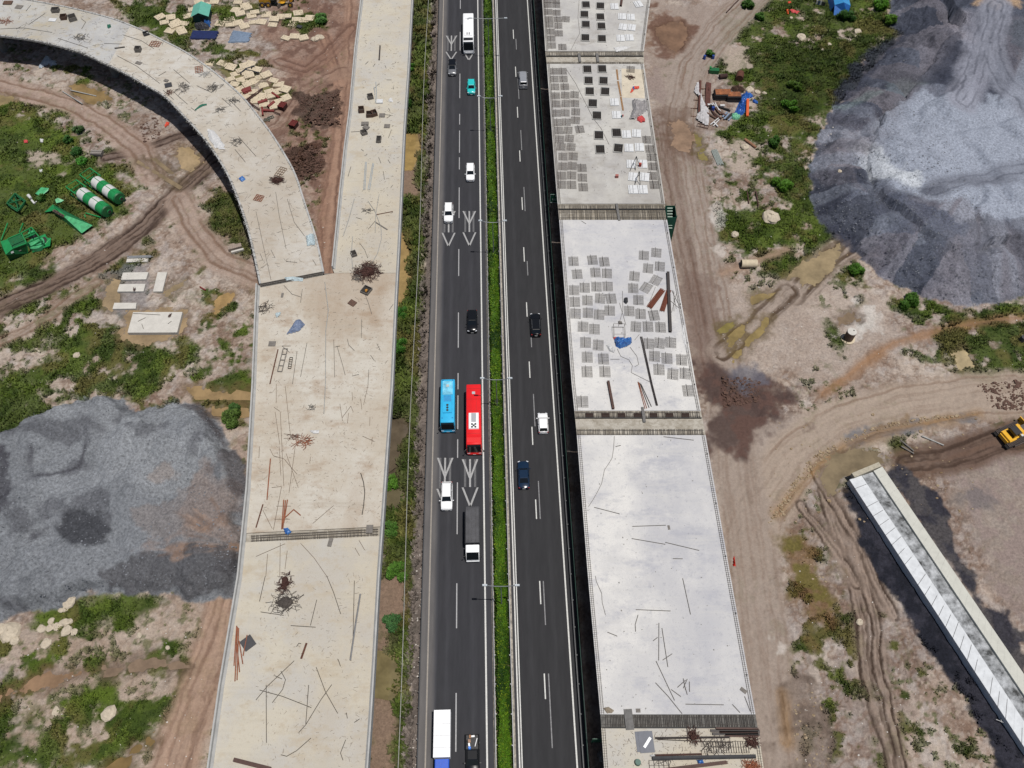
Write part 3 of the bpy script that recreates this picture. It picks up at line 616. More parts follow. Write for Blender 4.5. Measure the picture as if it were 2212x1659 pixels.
# ---- guard rails
steel=mat('galvanised steel',A((176,178,180),.55),.45,.15,3,metal=.3); dsteel=mat('dark steel',A((70,72,76),.5),.6,.2,3)
def guardrail(label,lat,z,postoff,m,sp,r=.16,two=True,bolts=None,y0=2,y1=200):
    t=empty('guardrail',(rx(lat,y0),y0,z),label=label,cat='guardrail',group='crash barriers along the carriageways'); o=Vector((rx(lat,y0),y0,z))
    mb=MB()
    for h in ((.55,.78) if two else (.66,)): mb.beam(Vector((rx(lat,y0),y0,z+h))-o,Vector((rx(lat,y1),y1,z+h))-o,.09 if two else .1,r)
    mb.obj('rail',m,t)
    n=min(98,int((y1-y0)/sp))
    for i in range(n):
        y=y0+i*(y1-y0)/n; p=Vector((rx(lat+postoff,y),y,z))-o
        MB().box(p+Vector((0,0,.38)),(.12,.14,.85)).box(p+Vector((-postoff*.4,0,.66)),(abs(postoff)*.8,.1,.2)).obj('post',bolts or m,t)
guardrail('galvanised guardrail on the left edge of the hedge, beside the carriageway with the buses',-1.72,.0,.16,steel,4.)
guardrail('galvanised guardrail on the right edge of the hedge, beside the carriageway without buses',.72,.0,-.16,steel,4.)
guardrail('dark guardrail along the outer shoulder of the left carriageway, above the weedy ditch',-12.4,0,-.14,dsteel,2.1,two=True)
guardrail('guardrail between the right carriageway and the green screen fence',10.15,0,.16,mat('dull rail',A((112,114,116),.5),.55,.15,3,metal=.3),4.)
# green screen fence
t=empty('screen_fence',(rx(10.75,2),2,0),label='long dark green screen fence between the highway and the whitish bridge',cat='fence'); o=t.location
gf=mat('green mesh sheet',A((20,66,54),.6),.7,.25,.7)
for i in range(45):
    y=2+i*4.4; a=Vector((rx(10.75,y),y,0))-o; b_=Vector((rx(10.75,y+4.4),y+4.4,0))-o
    MB().beam(a+Vector((0,0,.95)),b_+Vector((0,0,.95)),.03,1.75).obj('panel',gf,t)
    MB().tube(a-Vector((0,0,.4)),a+Vector((0,0,1.95)),.05,6).obj('post',dsteel,t)
MB().beam(Vector((0,0,1.86)),Vector((rx(10.75,200),200,0))-o+Vector((0,0,1.86)),.07,.06).obj('top_rail',gf,t)
# wire fence with pale posts in the weeds
t=empty('post_and_pipe_fence',(rx(-15.2,2),2,-.5),label='low pale pipe fence running through the weeds left of the highway',cat='fence'); o=t.location
pale_m=mat('pale pipe',A((190,190,182),.55),.6,.15,2)
pts=[Vector((rx(-15.2+.18*math.sin(y*.07),y),y,.25)) for y in range(2,204,4)]
MB().path([p-o for p in pts],.055,5).obj('pipe',pale_m,t)
for p in pts: MB().tube(p-o-Vector((0,0,1)),p-o+Vector((0,0,.12)),.08,6).obj('post',pale_m,t)
# ---- hedge
t=empty('hedge',(rx(-.6,2),2,0),label='trimmed bright green hedge in the median between the two carriageways',cat='hedge')
N=46000; ly=RNG.uniform(2,198,N); lx=-.5+(RNG.random(N)-.5)*(1.35+.3*np.sin(ly*.8)); edge=np.abs(lx+.5)
gap=RNG.random(N)<.35+1.5*np.clip(fbm(lx*2,ly,.45,3,64)-.22,0,1)*2
for gy_ in (72.6,106.5,141,166): gap&=~((np.abs(ly-gy_)<.8)&(RNG.random(N)<.85))
thin=fbm(ly*0+3,ly,.5,3,61)[None][0]
lx,ly,edge=lx[gap],ly[gap],edge[gap]
lz=.95+.75*fbm(lx*3,ly,.5,3,62)-edge*edge*1.1; lz=lz*RNG.uniform(.72,1.02,len(lz))
hx=rx(lx,ly); cb=np.array(A((96,140,26),.5)); cd=np.array(A((48,84,16),.5)); cy=np.array(A((140,168,36),.5)); q=fbm(lx*2,ly,.25,3,63)[:,None]
cols=cd*(1-np.clip((q-.3)*4,0,1))+cb*np.clip((q-.3)*4,0,1); yy=(RNG.random((len(lx),1))<.12); cols=np.where(yy,cy,cols)*(.6+.7*RNG.random((len(lx),1)))
leafmesh('foliage',np.stack([hx-t.location.x,ly-t.location.y,lz],-1),np.full(len(lx),.17),cols,leafm,4,t,.65,1.2)
mb=MB()
for y in range(2,198,2): mb.box((rx(-.5,y+1)-t.location.x,y+1-2,.5),(1.0,2.02,1.05),top=.7,rz=RA)
mb.obj('inner_branches',mat('twigs',(.018,.028,.008),.9,.3,5),t)
# low weeds at both feet of the hedge
N=16000; ly=RNG.uniform(2,198,N); lx=np.where(RNG.random(N)<.5,RNG.uniform(-1.5,-1.1,N),RNG.uniform(.1,.55,N))
leafmesh('median_weeds',np.stack([rx(lx,ly),ly,np.full(N,.04)],-1),RNG.uniform(.1,.3,N),np.array(A((60,92,28),.5))*(.6+.8*RNG.random((N,1))),leafm,4,w=.5,label='low weeds growing at both feet of the median hedge',kind='stuff')
# ---- street lamps
lampgrey=mat('lamp steel',A((150,156,160),.55),.5,.1,2,metal=.2); lampw=mat('lamp housing',A((206,214,220),.6),.4,.05,2)
def lamp(y,lab,arm=1.95,rise=.55,h=10.0,straight=False):
    t=empty('street_lamp',(rx(-.45,y),y,.0),0,label=lab,cat='street lamp',group='double arm street lamps in the median')
    MB().box((0,0,.35),(.55,.55,.7)).obj('base',mat('lamp base',A((214,210,204),.55),.8,.1),t)
    MB().tube((0,0,.5),(0,0,h-rise),.11,8,.06).obj('pole',lampgrey,t,True)
    for s in (-1,1):
        if straight: pts=[Vector((0,0,h-rise)),Vector((s*arm,.1,h-rise+.1)),Vector((s*(arm+.2),.1,h-rise+.15))]
        else: pts=[Vector((s*arm*math.sin(a),0,h-rise+rise*(1-math.cos(a))*1.0)) for a in (0,.25,.55,.9,1.25,1.57)]
        a_=MB().path(pts,.06,6).obj('arm',lampgrey,t,True)
        e=pts[-1]; MB().box(e+Vector((s*.32,0,.0)),(.75,.3,.16),top=.85).obj('lamp_head',lampw,t)
    return t
for y,l in ((37.6,'double arm street lamp nearest the bottom of the photo, beside the grey-tarp truck'),(72.,'double arm street lamp in the hedge right beside the long red bus'),(106.4,'double arm street lamp in the hedge beside the middle set of chevrons'),(141.,'double arm street lamp in the hedge just below the teal car')): lamp(y,l)
lamp(166.3,'tall straight-armed street lamp in the hedge reaching over the white coach',3.4,.0,10.4,True)
# ================================================================ BRIDGES
def deckmat(name,c1,c2,c3,sc1=.25,rough=.9,band=0.):
    m=bpy.data.materials.new(name); m.use_nodes=True; t=m.node_tree; b=t.nodes['Principled BSDF']; L=t.links.new; b.inputs['Roughness'].default_value=rough; b.inputs['Specular IOR Level'].default_value=.2
    tc=t.nodes.new('ShaderNodeTexCoord')
    def noise(s,d,st=(1,1,1),ro=.6):
        mp=t.nodes.new('ShaderNodeMapping'); mp.inputs['Scale'].default_value=st; L(tc.outputs['Object'],mp.inputs[0])
        n=t.nodes.new('ShaderNodeTexNoise'); n.inputs['Scale'].default_value=s; n.inputs['Detail'].default_value=d; n.inputs['Roughness'].default_value=ro; L(mp.outputs[0],n.inputs['Vector']); return n.outputs[0]
    def ramp(x,p0,p1):
        r=t.nodes.new('ShaderNodeMapRange'); r.inputs['From Min'].default_value=p0; r.inputs['From Max'].default_value=p1; L(x,r.inputs['Value']); return r.outputs[0]
    def mix(f,a_,b_,k=1.):
        n=t.nodes.new('ShaderNodeMix'); n.data_type='RGBA'; mm=t.nodes.new('ShaderNodeMath'); mm.operation='MULTIPLY'; L(f,mm.inputs[0]); mm.inputs[1].default_value=k; L(mm.outputs[0],n.inputs['Factor'])
        for s_,v in (('A',a_),('B',b_)):
            if isinstance(v,tuple): n.inputs[s_].default_value=(*v,1)
            else: L(v,n.inputs[s_])
        return n.outputs['Result']
    o=mix(ramp(noise(sc1,8,(1,1,1),.68),.42,.58),c1,c2); o=mix(ramp(noise(.055,7,(1.,.45,1),.62),.49,.64),o,c3,.5+band); o=mix(ramp(noise(sc1*1.7,9,(1.,1.8,1),.72),.52,.66),o,c3,.7)
    o=mix(ramp(noise(1.3,7,(1,1,1),.75),.56,.66),o,tuple(q*.84 for q in c3),.4)
    o=mix(ramp(noise(.7,6,(.12,1.6,1),.7),.52,.72),o,tuple(q*.82 for q in c1),.6*(1+band))
    o=mix(ramp(noise(3.2,5,(1,1,1),.75),.60,.70),o,tuple(q*.6 for q in c3),.6)
    o=mix(ramp(noise(8,3),.45,.75),o,tuple(q*.85 for q in c2),.5)
    L(o,b.inputs['Base Color']); bp=t.nodes.new('ShaderNodeBump'); bp.inputs['Distance'].default_value=.02; L(noise(6,4),bp.inputs['Height']); L(bp.outputs[0],b.inputs['Normal']); return m
beige=deckmat('raw beige concrete',A((214,203,186),.56),A((226,220,208),.57),A((184,158,132),.54),.11)
beiger=deckmat('ramp beige concrete',A((216,208,194),.57),A((226,222,214),.57),A((192,176,156),.55),.2)
beige2=deckmat('pale beige concrete',A((224,216,198),.57),A((214,210,202),.57),A((206,190,164),.56),.13,band=-.15)
whitec=deckmat('new white concrete',A((242,240,236),.61),A((222,221,221),.59),A((186,188,200),.57),.075,band=-.05)
whiteb=deckmat('streaky grey concrete',A((226,224,218),.58),A((206,204,202),.57),A((180,174,166),.55),.12)
stainc=deckmat('stained joint concrete',A((214,208,196),.55),A((186,178,164),.55),A((150,138,118),.5),.8)
parap=mat('parapet concrete',A((200,200,198),.56),.85,.12,.8,detail=8); soffit=mat('soffit concrete',A((150,146,140),.5),.9,.2,1)
def dp(pts,z=DZ): return [tuple(P(a,b_,z)[:2]) for a,b_ in pts]
def lerp_edge(poly,v):
    for (u0,v0),(u1,v1) in zip(poly,poly[1:]):
        if v0<=v<=v1: return u0+(u1-u0)*(v-v0)/(v1-v0+1e-9)
    return poly[-1][0] if v>poly[-1][1] else poly[0][0]
rL=[(1167,-60),(1171,0),(1178,110),(1181,138),(1202,414),(1208,475),(1235,829),(1246,939),(1270,1244),(1297,1544),(1305,1659),(1314,1790)]
rR=[(1418,-60),(1405,0),(1391,110),(1391,138),(1437,441),(1441,475),(1503,829),(1524,939),(1578,1244),(1635,1560),(1650,1659),(1668,1790)]
bridge=empty('concrete_bridge',P(1350,900,0),label='wide whitish concrete bridge under construction right of the highway, strewn with rebar mats',cat='bridge'); BO=bridge.location
def span(name,v0,v1,m,zt=DZ,th=.35,off0=0,off1=0,parent=bridge):
    vs=np.linspace(v0,v1,max(2,int((v1-v0)/60)+2)); l=[(lerp_edge(rL,v)+off0,v) for v in vs]; r=[(lerp_edge(rR,v)+off1,v) for v in vs][::-1]
    pts=[(x-BO.x,y-BO.y) for x,y in dp(l+r,zt)]
    return MB().prism(pts,zt-th,zt).obj(name,m,parent)
segs=[(-60,110,whiteb),(138,440,whiteb),(475,887,whitec),(940,1543,whitec),(1572,1790,beige2)]
for a,b_,m in segs: span('deck_slab',a,b_,m)
gird=mat('girder concrete',A((140,138,134),.5),.9,.15,1)
for a,b_,m in segs:   # girders below
    for f in np.linspace(.06,.94,7):
        pa=P(lerp_edge(rL,a)*(1-f)+lerp_edge(rR,a)*f,a,DZ)-BO; pb=P(lerp_edge(rL,b_)*(1-f)+lerp_edge(rR,b_)*f,b_,DZ)-BO
        MB().beam(Vector((pa.x,pa.y,DZ-1.0)),Vector((pb.x,pb.y,DZ-1.0)),.8,1.28).obj('girder',gird,bridge)
rebm=mat('grey rebar',A((120,116,112),.5),.8,.2,2); rebd=mat('dark rebar',A((84,76,70),.5),.8,.2,2); rustm=mat('rusted rebar',A((112,66,48),.5),.9,.3,3)
jd=mat('joint recess',A((120,118,114),.5),.95,.3,2)
def joint(v0,v1,rows,m=stainc):
    span('joint_slab',v0+.2,v1-.2,m,DZ-.22,.3)
    mb=MB()
    for (a,b_) in rows:
        ya=P(1300,a,DZ).y; yb=P(1300,b_,DZ).y; x0=P(lerp_edge(rL,a)+2,a,DZ).x; x1=P(lerp_edge(rR,a)-2,a,DZ).x; n=int((x1-x0)/.2)
        for i in range(n):
            x=x0+(x1-x0)*i/n+random.uniform(-.03,.03)
            if random.random()<.12: continue
            mb.tube((x-BO.x,ya-BO.y,DZ-.08),(x-BO.x+random.uniform(-.05,.05),yb-BO.y,DZ-.08),.032,4)
        for q in (.2,.8): mb.tube((x0-BO.x,ya+(yb-ya)*q-BO.y,DZ-.05),(x1-BO.x,ya+(yb-ya)*q-BO.y,DZ-.05),.03,4)
    mb.obj('projecting_rebar',rebd,bridge)
    b2=MB()
    for (a,b_) in rows[:1]:
        y=P(1300,b_,DZ).y-.12; b2.box(((P(lerp_edge(rL,b_),b_,DZ).x+P(lerp_edge(rR,b_),b_,DZ).x)/2-BO.x,y-BO.y,DZ-.1),(P(lerp_edge(rR,b_),b_,DZ).x-P(lerp_edge(rL,b_),b_,DZ).x-.2,.16,.27))
    b2.obj('joint_beam',mat('black joint',(.02,.02,.02),.8),bridge)
joint(110,138,[(111,120),(133,138)]); joint(440,475,[(442,451),(453,474)]); joint(887,940,[(888,901),(926,940)]); joint(1543,1572,[(1544,1570)],jd)
# square pockets in the third joint, planks over the joints
pk=MB()
for i in range(7):
    p=P(1273.5+i*34.6,897.5,DZ); pk.box((p.x-BO.x,p.y-BO.y,DZ-.16),(1.25,.95,.24))
pk.obj('joint_pocket',mat('pocket shade',A((58,40,32),.5),.95,.3,3),bridge)
for c,r,x,y,w_,l_ in ((2,0,583,500,.55,2.9),(2,0,738,500,.55,2.9),(2,1,915,175,.45,4.4),(2,2,1135,265,.45,2.8),(2,3,1010,1240,1.1,2.6)):
    p=T(c,r,x,y,DZ); centred(MB().box((p.x,p.y,DZ+.06),(w_,l_,.09),rz=.05),'plank_bridge',mat('weathered grey board',A((132,130,128),.5),.9,.2,2),label={583:'left grey plank laid across the joint at the far end of the bridge',738:'right grey plank laid across the joint at the far end of the bridge',915:'long grey plank across the joint beside the green stair tower',1135:'short grey plank across the joint with the seven pockets',1010:'grey sheet laid over the rebar joint nearest the bottom of the photo'}[x],cat='plank',group='planks over the bridge joints')
# edge rebar combs with dark pipe ends along both sides of the slabs
for side,e in ((0,rL),(1,rR)):
    for a,b_,m in segs:
        ps=[P(lerp_edge(e,v)+(3 if side==0 else -4),v,DZ)-BO for v in np.linspace(a,b_,8)]; s_=-1 if side else 1
        mb=MB()
        for k_ in (0,.28): mb.path([p+Vector((s_*k_,0,.06)) for p in ps],.03,4)
        L_=(ps[-1]-ps[0]).length; n=int(L_/.3)
        for i in range(n):
            p=ps[0].lerp(ps[-1],i/n); j=min(6,int(i/n*7)); f=i/n*7-j; p=ps[j].lerp(ps[j+1],f); mb.tube(p+Vector((-.18*s_,0,.02)),p+Vector((.36*s_,0,.1)),.02,4)
        mb.obj('edge_rebar',rebd,bridge)
        if side:
            mb=MB()
            for i in range(max(2,int(L_/8))):
                p=ps[0].lerp(ps[-1],(i+.4)/max(2,int(L_/8))); mb.tube(p+Vector((0,0,-.1)),p+Vector((0,0,.09)),.13,8)
            mb.obj('drain_pipe_end',mat('black pipe',(.015,.015,.017),.6),bridge)
for v in (125,458,913,1557):
    for f in (.14,.5,.86):
        p=P(lerp_edge(rL,v)*(1-f)+lerp_edge(rR,v)*f,v,DZ)-BO; MB().tube((p.x,p.y,-1),(p.x,p.y,DZ-2.6),.8,14).obj('pier_column',gird,bridge,True)
    pa=P(lerp_edge(rL,v)+6,v,DZ)-BO; pb=P(lerp_edge(rR,v)-6,v,DZ)-BO; MB().beam(Vector((pa.x,pa.y,DZ-2.15)),Vector((pb.x,pb.y,DZ-2.15)),2.0,.95).obj('pier_cap',gird,bridge)
# ---- left viaduct
via=empty('concrete_viaduct',P(690,1000,0),label='wide beige concrete viaduct left of the highway that splits in two towards the top',cat='bridge'); VO=via.location
lbL=[(552,612),(548,700),(543,829),(530,1054),(511,1244),(490,1369),(471,1482),(446,1659),(425,1800)]
lbR=[(895,-60),(892,0),(884,150),(875.5,275),(869,415),(863,540),(857,652),(849,829),(840,954),(829,1117),(820,1244),(810.5,1420),(803,1544),(795,1659),(786,1800)]
upL=[(785,-60),(778,0),(765.5,100),(753,237),(743,312),(732,415),(716,575),(722,590)]
def rel(pts,O): return [(x-O.x,y-O.y) for x,y in pts]
main=lbL+ [(p[0],p[1]) for p in lbR[::-1] if p[1]>1155]
jl0,jl1=1140,1172
def vslab(pts,m,z1=DZ,th=.4): return MB().prism(rel(dp(pts,z1),VO),z1-th,z1).obj('deck_slab',m,via)
at=lambda e,v:(lerp_edge(e,v),v)
vslab([at(lbL,jl1)]+[p for p in lbL if p[1]>jl1]+[p for p in lbR[::-1] if p[1]>1158]+[at(lbR,1158)],beige2)
vslab([(552,618),(600,612),(700,594),(723,590)]+[at(lbR,590)]+[p for p in lbR if 590<p[1]<1137]+[at(lbR,1137),at(lbL,1152)]+[p for p in lbL[::-1] if 620<p[1]<1152],beige)
vslab(upL[:-1]+[(722,589.5)]+[at(lbR,589.5)]+[p for p in lbR[::-1] if p[1]<589],beige2)
# joint with exposed rebar across the main deck
j=MB().prism(rel(dp([at(lbL,1152.5),at(lbR,1137.5),at(lbR,1157.5),at(lbL,1171.5)],DZ),VO),DZ-.5,DZ-.15).obj('joint_slab',stainc,via)
mb=MB(); pa=P(543,1156,DZ)-VO; pb=P(817,1141,DZ)-VO; pc=P(543,1171,DZ)-VO; pd=P(817,1157,DZ)-VO
for i in range(130):
    f=i/130; 
    if random.random()<.08: continue
    mb.tube(pa.lerp(pb,f)+Vector((0,0,-.02)),pc.lerp(pd,f)+Vector((random.uniform(-.06,.06),0,-.02)),.035,4)
for k_ in (.15,.45,.85): mb.tube(pa.lerp(pc,k_)+Vector((0,0,.02)),pb.lerp(pd,k_)+Vector((0,0,.02)),.045,4)
mb.obj('projecting_rebar',rebd,via)
def parapet(e,O,parent,side,vmin=-60,vmax=1800,h=.85,name='parapet',zt=DZ,w0=.45):
    pts=[P(u,v,zt+h) for u,v in ([at(e,vmin)] if vmin>e[0][1] else [])+[q for q in e if vmin<=q[1]<=vmax]+([at(e,vmax)] if vmax<e[-1][1] else [])]
    pts=sub([p-O for p in pts],6)
    rings=[]
    for i,p in enumerate(pts):
        d=(pts[min(i+1,len(pts)-1)]-pts[max(i-1,0)]); d.z=0; d.normalize(); n=Vector((d.y,-d.x,0))*side
        a=Vector((p.x,p.y,0)); prof=[(0,zt-.75),(0,zt+h),(w0*.5,zt+h),(w0*.62,zt+.35),(w0*1.25,zt+.02),(w0*1.25,zt-.75)]
        rings.append([a+n*x+Vector((0,0,z)) for x,z in prof])
    mb=MB().loft(rings); return mb.obj(name,parap,parent)
parapet(lbR,VO,via,1); parapet(lbL,VO,via,-1,vmin=612); parapet(upL[:-1],VO,via,-1)
for v in (160,420,590,880,1160,1450):
    e0=upL if v<590 else lbL
    for f in ((.25,.75) if v<590 else (.15,.5,.85)):
        u=lerp_edge(e0,v)*(1-f)+lerp_edge(lbR,v)*f; p=P(u,v,DZ)-VO; MB().tube((p.x,p.y,-1),(p.x,p.y,DZ-1.9),.75,14).obj('pier_column',gird,via,True)
    pa=P(lerp_edge(e0,v)+8,v,DZ)-VO; pb=P(lerp_edge(lbR,v)-8,v,DZ)-VO; MB().beam(Vector((pa.x,pa.y,DZ-1.6)),Vector((pb.x,pb.y,DZ-1.6)),1.8,.8).obj('pier_cap',gird,via)
def girders(e0,e1,v0,v1,O,parent,n):
    for f in np.linspace(.12,.88,n):
        pa=P(lerp_edge(e0,v0)*(1-f)+lerp_edge(e1,v0)*f,v0,DZ)-O; pb=P(lerp_edge(e0,v1)*(1-f)+lerp_edge(e1,v1)*f,v1,DZ)-O
        MB().beam(Vector((pa.x,pa.y,DZ-.85)),Vector((pb.x,pb.y,DZ-.85)),.8,.9).obj('girder',gird,parent)
girders(upL,lbR,-50,420,VO,via,4); girders(lbL,lbR,640,1150,VO,via,6); girders(lbL,lbR,1175,1780,VO,via,6)
# ---- curved ramp
ramp=empty('curved_ramp',P(400,250,0),label='curved pale concrete ramp sweeping from the top left corner down to the viaduct',cat='bridge'); RO=ramp.location
rO=[(-60,-20),(0,-10),(87,5),(160,19),(250,42),(310,67),(400,112),(462,155),(525,210),(585,287),(615,335),(638,375),(650,415),(665,462),(683,515),(698,588)]
rI=[(-60,72),(0,77),(62,84),(112,95),(175,112),(225,136),(275,160),(312,182),(357,207),(407,260),(435,290),(465,330),(490,370),(510,415),(532,477),(547,535),(563,613)]
def resample(pts,n):
    pts=[P(a,b_,DZ) for a,b_ in pts]; ds=[0]
    for a,b_ in zip(pts,pts[1:]): ds.append(ds[-1]+(b_-a).length)
    out=[]
    for i in range(n):
        s_=ds[-1]*i/(n-1); k_=max(0,min(len(pts)-2,int(np.searchsorted(ds,s_))-1)); f=(s_-ds[k_])/(ds[k_+1]-ds[k_]); out.append(pts[k_].lerp(pts[k_+1],f))
    for _ in range(2): out=[out[0]]+[(out[i-1]+out[i]*2+out[i+1])/4 for i in range(1,n-1)]+[out[-1]]
    return out
NR=64; ro=[p-RO for p in resample(rO,NR)]; ri=[p-RO for p in resample(rI,NR)]
def rseg(a,b_,m):
    rings=[]
    for i in range(a,b_+1):
        o_,i_=ro[i],ri[i]; z=lambda p,zz:Vector((p.x,p.y,zz)); rings.append([z(i_,DZ-.4),z(i_,DZ),z(o_,DZ),z(o_,DZ-.4)])
    MB().loft(rings).obj('deck_slab',m,ramp)
rampA=deckmat('whitish ramp concrete',A((214,214,212),.57),A((200,200,200),.57),A((206,192,160),.55),.2)
rseg(0,20,rampA); rseg(20,NR-1,beiger)
for e,nm in ((ro,1),(ri,-1)):
    rings=[]
    for i in range(NR):
        d=(e[min(i+1,NR-1)]-e[max(i-1,0)]); d.z=0; d.normalize(); n=Vector((-d.y,d.x,0))*nm; p=Vector((e[i].x,e[i].y,0))
        rings.append([p-n*.12+Vector((0,0,DZ-.3)),p-n*.12+Vector((0,0,DZ+.16)),p+n*.22+Vector((0,0,DZ+.16)),p+n*.22+Vector((0,0,DZ-.3))])
    MB().loft(rings).obj('edge_upstand',parap,ramp)
for f in (.2,.5,.8):
    MB().path([Vector((a.x*(1-f)+b_.x*f,a.y*(1-f)+b_.y*f,DZ-.7)) for a,b_ in list(zip(ri,ro))[::4]],.5,4).obj('girder',gird,ramp)
for i in (2,18,34,50):
    c=(ro[i]+ri[i])/2
    for f in (.3,.7):
        p=ri[i].lerp(ro[i],f); MB().tube((p.x,p.y,-1),(p.x,p.y,DZ-1.8),.8,14).obj('pier_column',gird,ramp,True)
    MB().beam(Vector((*ri[i].lerp(ro[i],.1)[:2],DZ-1.5)),Vector((*ri[i].lerp(ro[i],.9)[:2],DZ-1.5)),1.8,.7).obj('pier_cap',gird,ramp)
# bent rebar bristling out of the ramp edges, some caked white
mbs=[MB(),MB()]
for e,s_,n in ((ri,-1,520),(ro,1,260)):
    for _ in range(n):
        f=random.random()*(NR-2); i=int(f); p=e[i].lerp(e[i+1],f-i); d=(e[i+1]-e[i]); d.z=0; d.normalize(); nn=Vector((-d.y,d.x,0))*s_
        L_=random.uniform(.25,.75); q=p+nn*L_*(.8 if s_<0 else .25)+d*random.uniform(-.3,.3)+Vector((0,0,random.uniform(-.25,.35)))
        mbs[random.random()<.5].path([p-nn*.2+Vector((0,0,.1)),p+Vector((0,0,.22)),q],.03,4)
mbs[0].obj('edge_rebar',rebm,ramp,kind='stuff'); mbs[1].obj('slurry_caked_rebar',mat('slurry',A((206,204,198),.55),.9,.2),ramp,kind='stuff')
# rebar joint where ramp meets viaduct
mb=MB(); pa=P(563,616,DZ)-RO; pb=P(697,590,DZ)-RO
MB().beam(pa+Vector((0,-.1,-.1)),pb+Vector((0,-.1,-.1)),.9,.3).obj('joint_slab',jd,ramp)
for i in range(60):
    p=pa.lerp(pb,i/60); mb.tube(p+Vector((0,.35,.08)),p+Vector((random.uniform(-.1,.1),-.5,.08)),.035,4)
mb.tube(pa+Vector((0,.1,.14)),pb+Vector((0,.1,.14)),.06,4); mb.tube(pa+Vector((0,-.3,.14)),pb+Vector((0,-.3,.14)),.06,4)
mb.obj('projecting_rebar',rebd,ramp)
# ---- low stepped concrete wall, lower right
wl=empty('stepped_concrete_wall',P(2000,1300,0),label='long low concrete wall with a white top strip and a stained lower slab, set in black aggregate',cat='wall'); WO=wl.location
cw=mat('clean cast concrete',A((224,224,214),.56),.85,.06,1.2,detail=8); cs=mat('marbled stained concrete',A((84,86,86),.5),.9,.35,.7,detail=12,col2=A((218,222,226),.55)); cl_=mat('bluish white concrete',A((232,236,240),.6),.85,.1,1.,detail=9)
A0,A1=P(1835,1036,.9),P(2225,1633,.9); B0,B1=P(1885,1019.5,.9),P(2225,1527,.9); C0,C1=P(1906,1008,1.3),P(2225,1475,1.3)
npan=26; jm=mat('joint shade',(.10,.10,.105),.9)
for i in range(npan):
    f0=i/npan; f1=(i+1)/npan-.0003
    a,b_=A0.lerp(A1,f0)-WO,A0.lerp(A1,f1)-WO; c,d=B0.lerp(B1,f0)-WO,B0.lerp(B1,f1)-WO; e,f=C0.lerp(C1,f0)-WO,C0.lerp(C1,f1)-WO
    am,bm=a.lerp(c,.52),b_.lerp(d,.52)
    MB().prism([a[:2],b_[:2],bm[:2],am[:2]],-.8,.9).obj('lower_slab',cl_,wl)
    MB().prism([am.lerp(c,.004)[:2],bm.lerp(d,.004)[:2],d[:2],c[:2]],-.8,.88).obj('stained_slab',cs,wl)
    MB().prism([c.lerp(e,.01)[:2],d.lerp(f,.01)[:2],f[:2],e[:2]],-.8,1.3).obj('raised_strip',cw,wl)
    if i%2==0 or random.random()<.5: MB().beam(Vector((b_.x,b_.y,.905)),Vector((bm.x,bm.y,.905)).lerp(Vector((b_.x,b_.y,.905)),random.uniform(0,.4)),.07,.02).obj('slab_joint',jm,wl)
MB().beam(P(1841,1029,1.)-WO,P(1899,1005,1.)-WO,.8,.9).obj('end_block',mat('end block',A((204,196,176),.52),.9,.15),wl)
# ================================================================ VEHICLES
tyre=mat('tyre rubber',(.012,.012,.013),.85,.1); rim=mat('wheel rim',A((150,152,156),.5),.35,.1,2,metal=.6)
glassm=mat('tinted glass',(.005,.007,.009),.06,.1,2,spec=.45); blackp=mat('black trim',(.012,.012,.013),.5,.1)
lampm=mat('headlamp lens',(.55,.57,.6),.12,.1,5,spec=.8); tailm=mat('tail lamp red',(.30,.02,.02),.25,.1); platem=mat('plate',(.6,.6,.6),.5,.05)
def paint(name,c,rough=.28,metal=.0): return mat(name,c,rough,.05,1.2,metal=metal,coat=.6,spec=.5)
def wheels(t,ax,hw,r=.34,wd=.24):
    for y in ax:
        for s in (-1,1):
            wh=MB().tube((s*(hw-wd),y,r),(s*hw,y,r),r,16).obj('wheel',tyre,t,True)
            MB().tube((s*(hw-.02),y,r),(s*(hw+.015),y,r),r*.62,12).obj('rim',rim,wh)
def ring(y,w,zb,zt,crown=.05,tum=.93):
    return [Vector(q) for q in ((-w*.9,y,zb),(-w,y,zb+.12),(-w,y,(zb+zt)*.52),(-w*tum,y,zt-.05),(-w*tum*.82,y,zt+crown*.5),(0,y,zt+crown),(w*tum*.82,y,zt+crown*.5),(w*tum,y,zt-.05),(w,y,(zb+zt)*.52),(w,y,zb+.12),(w*.9,y,zb))]
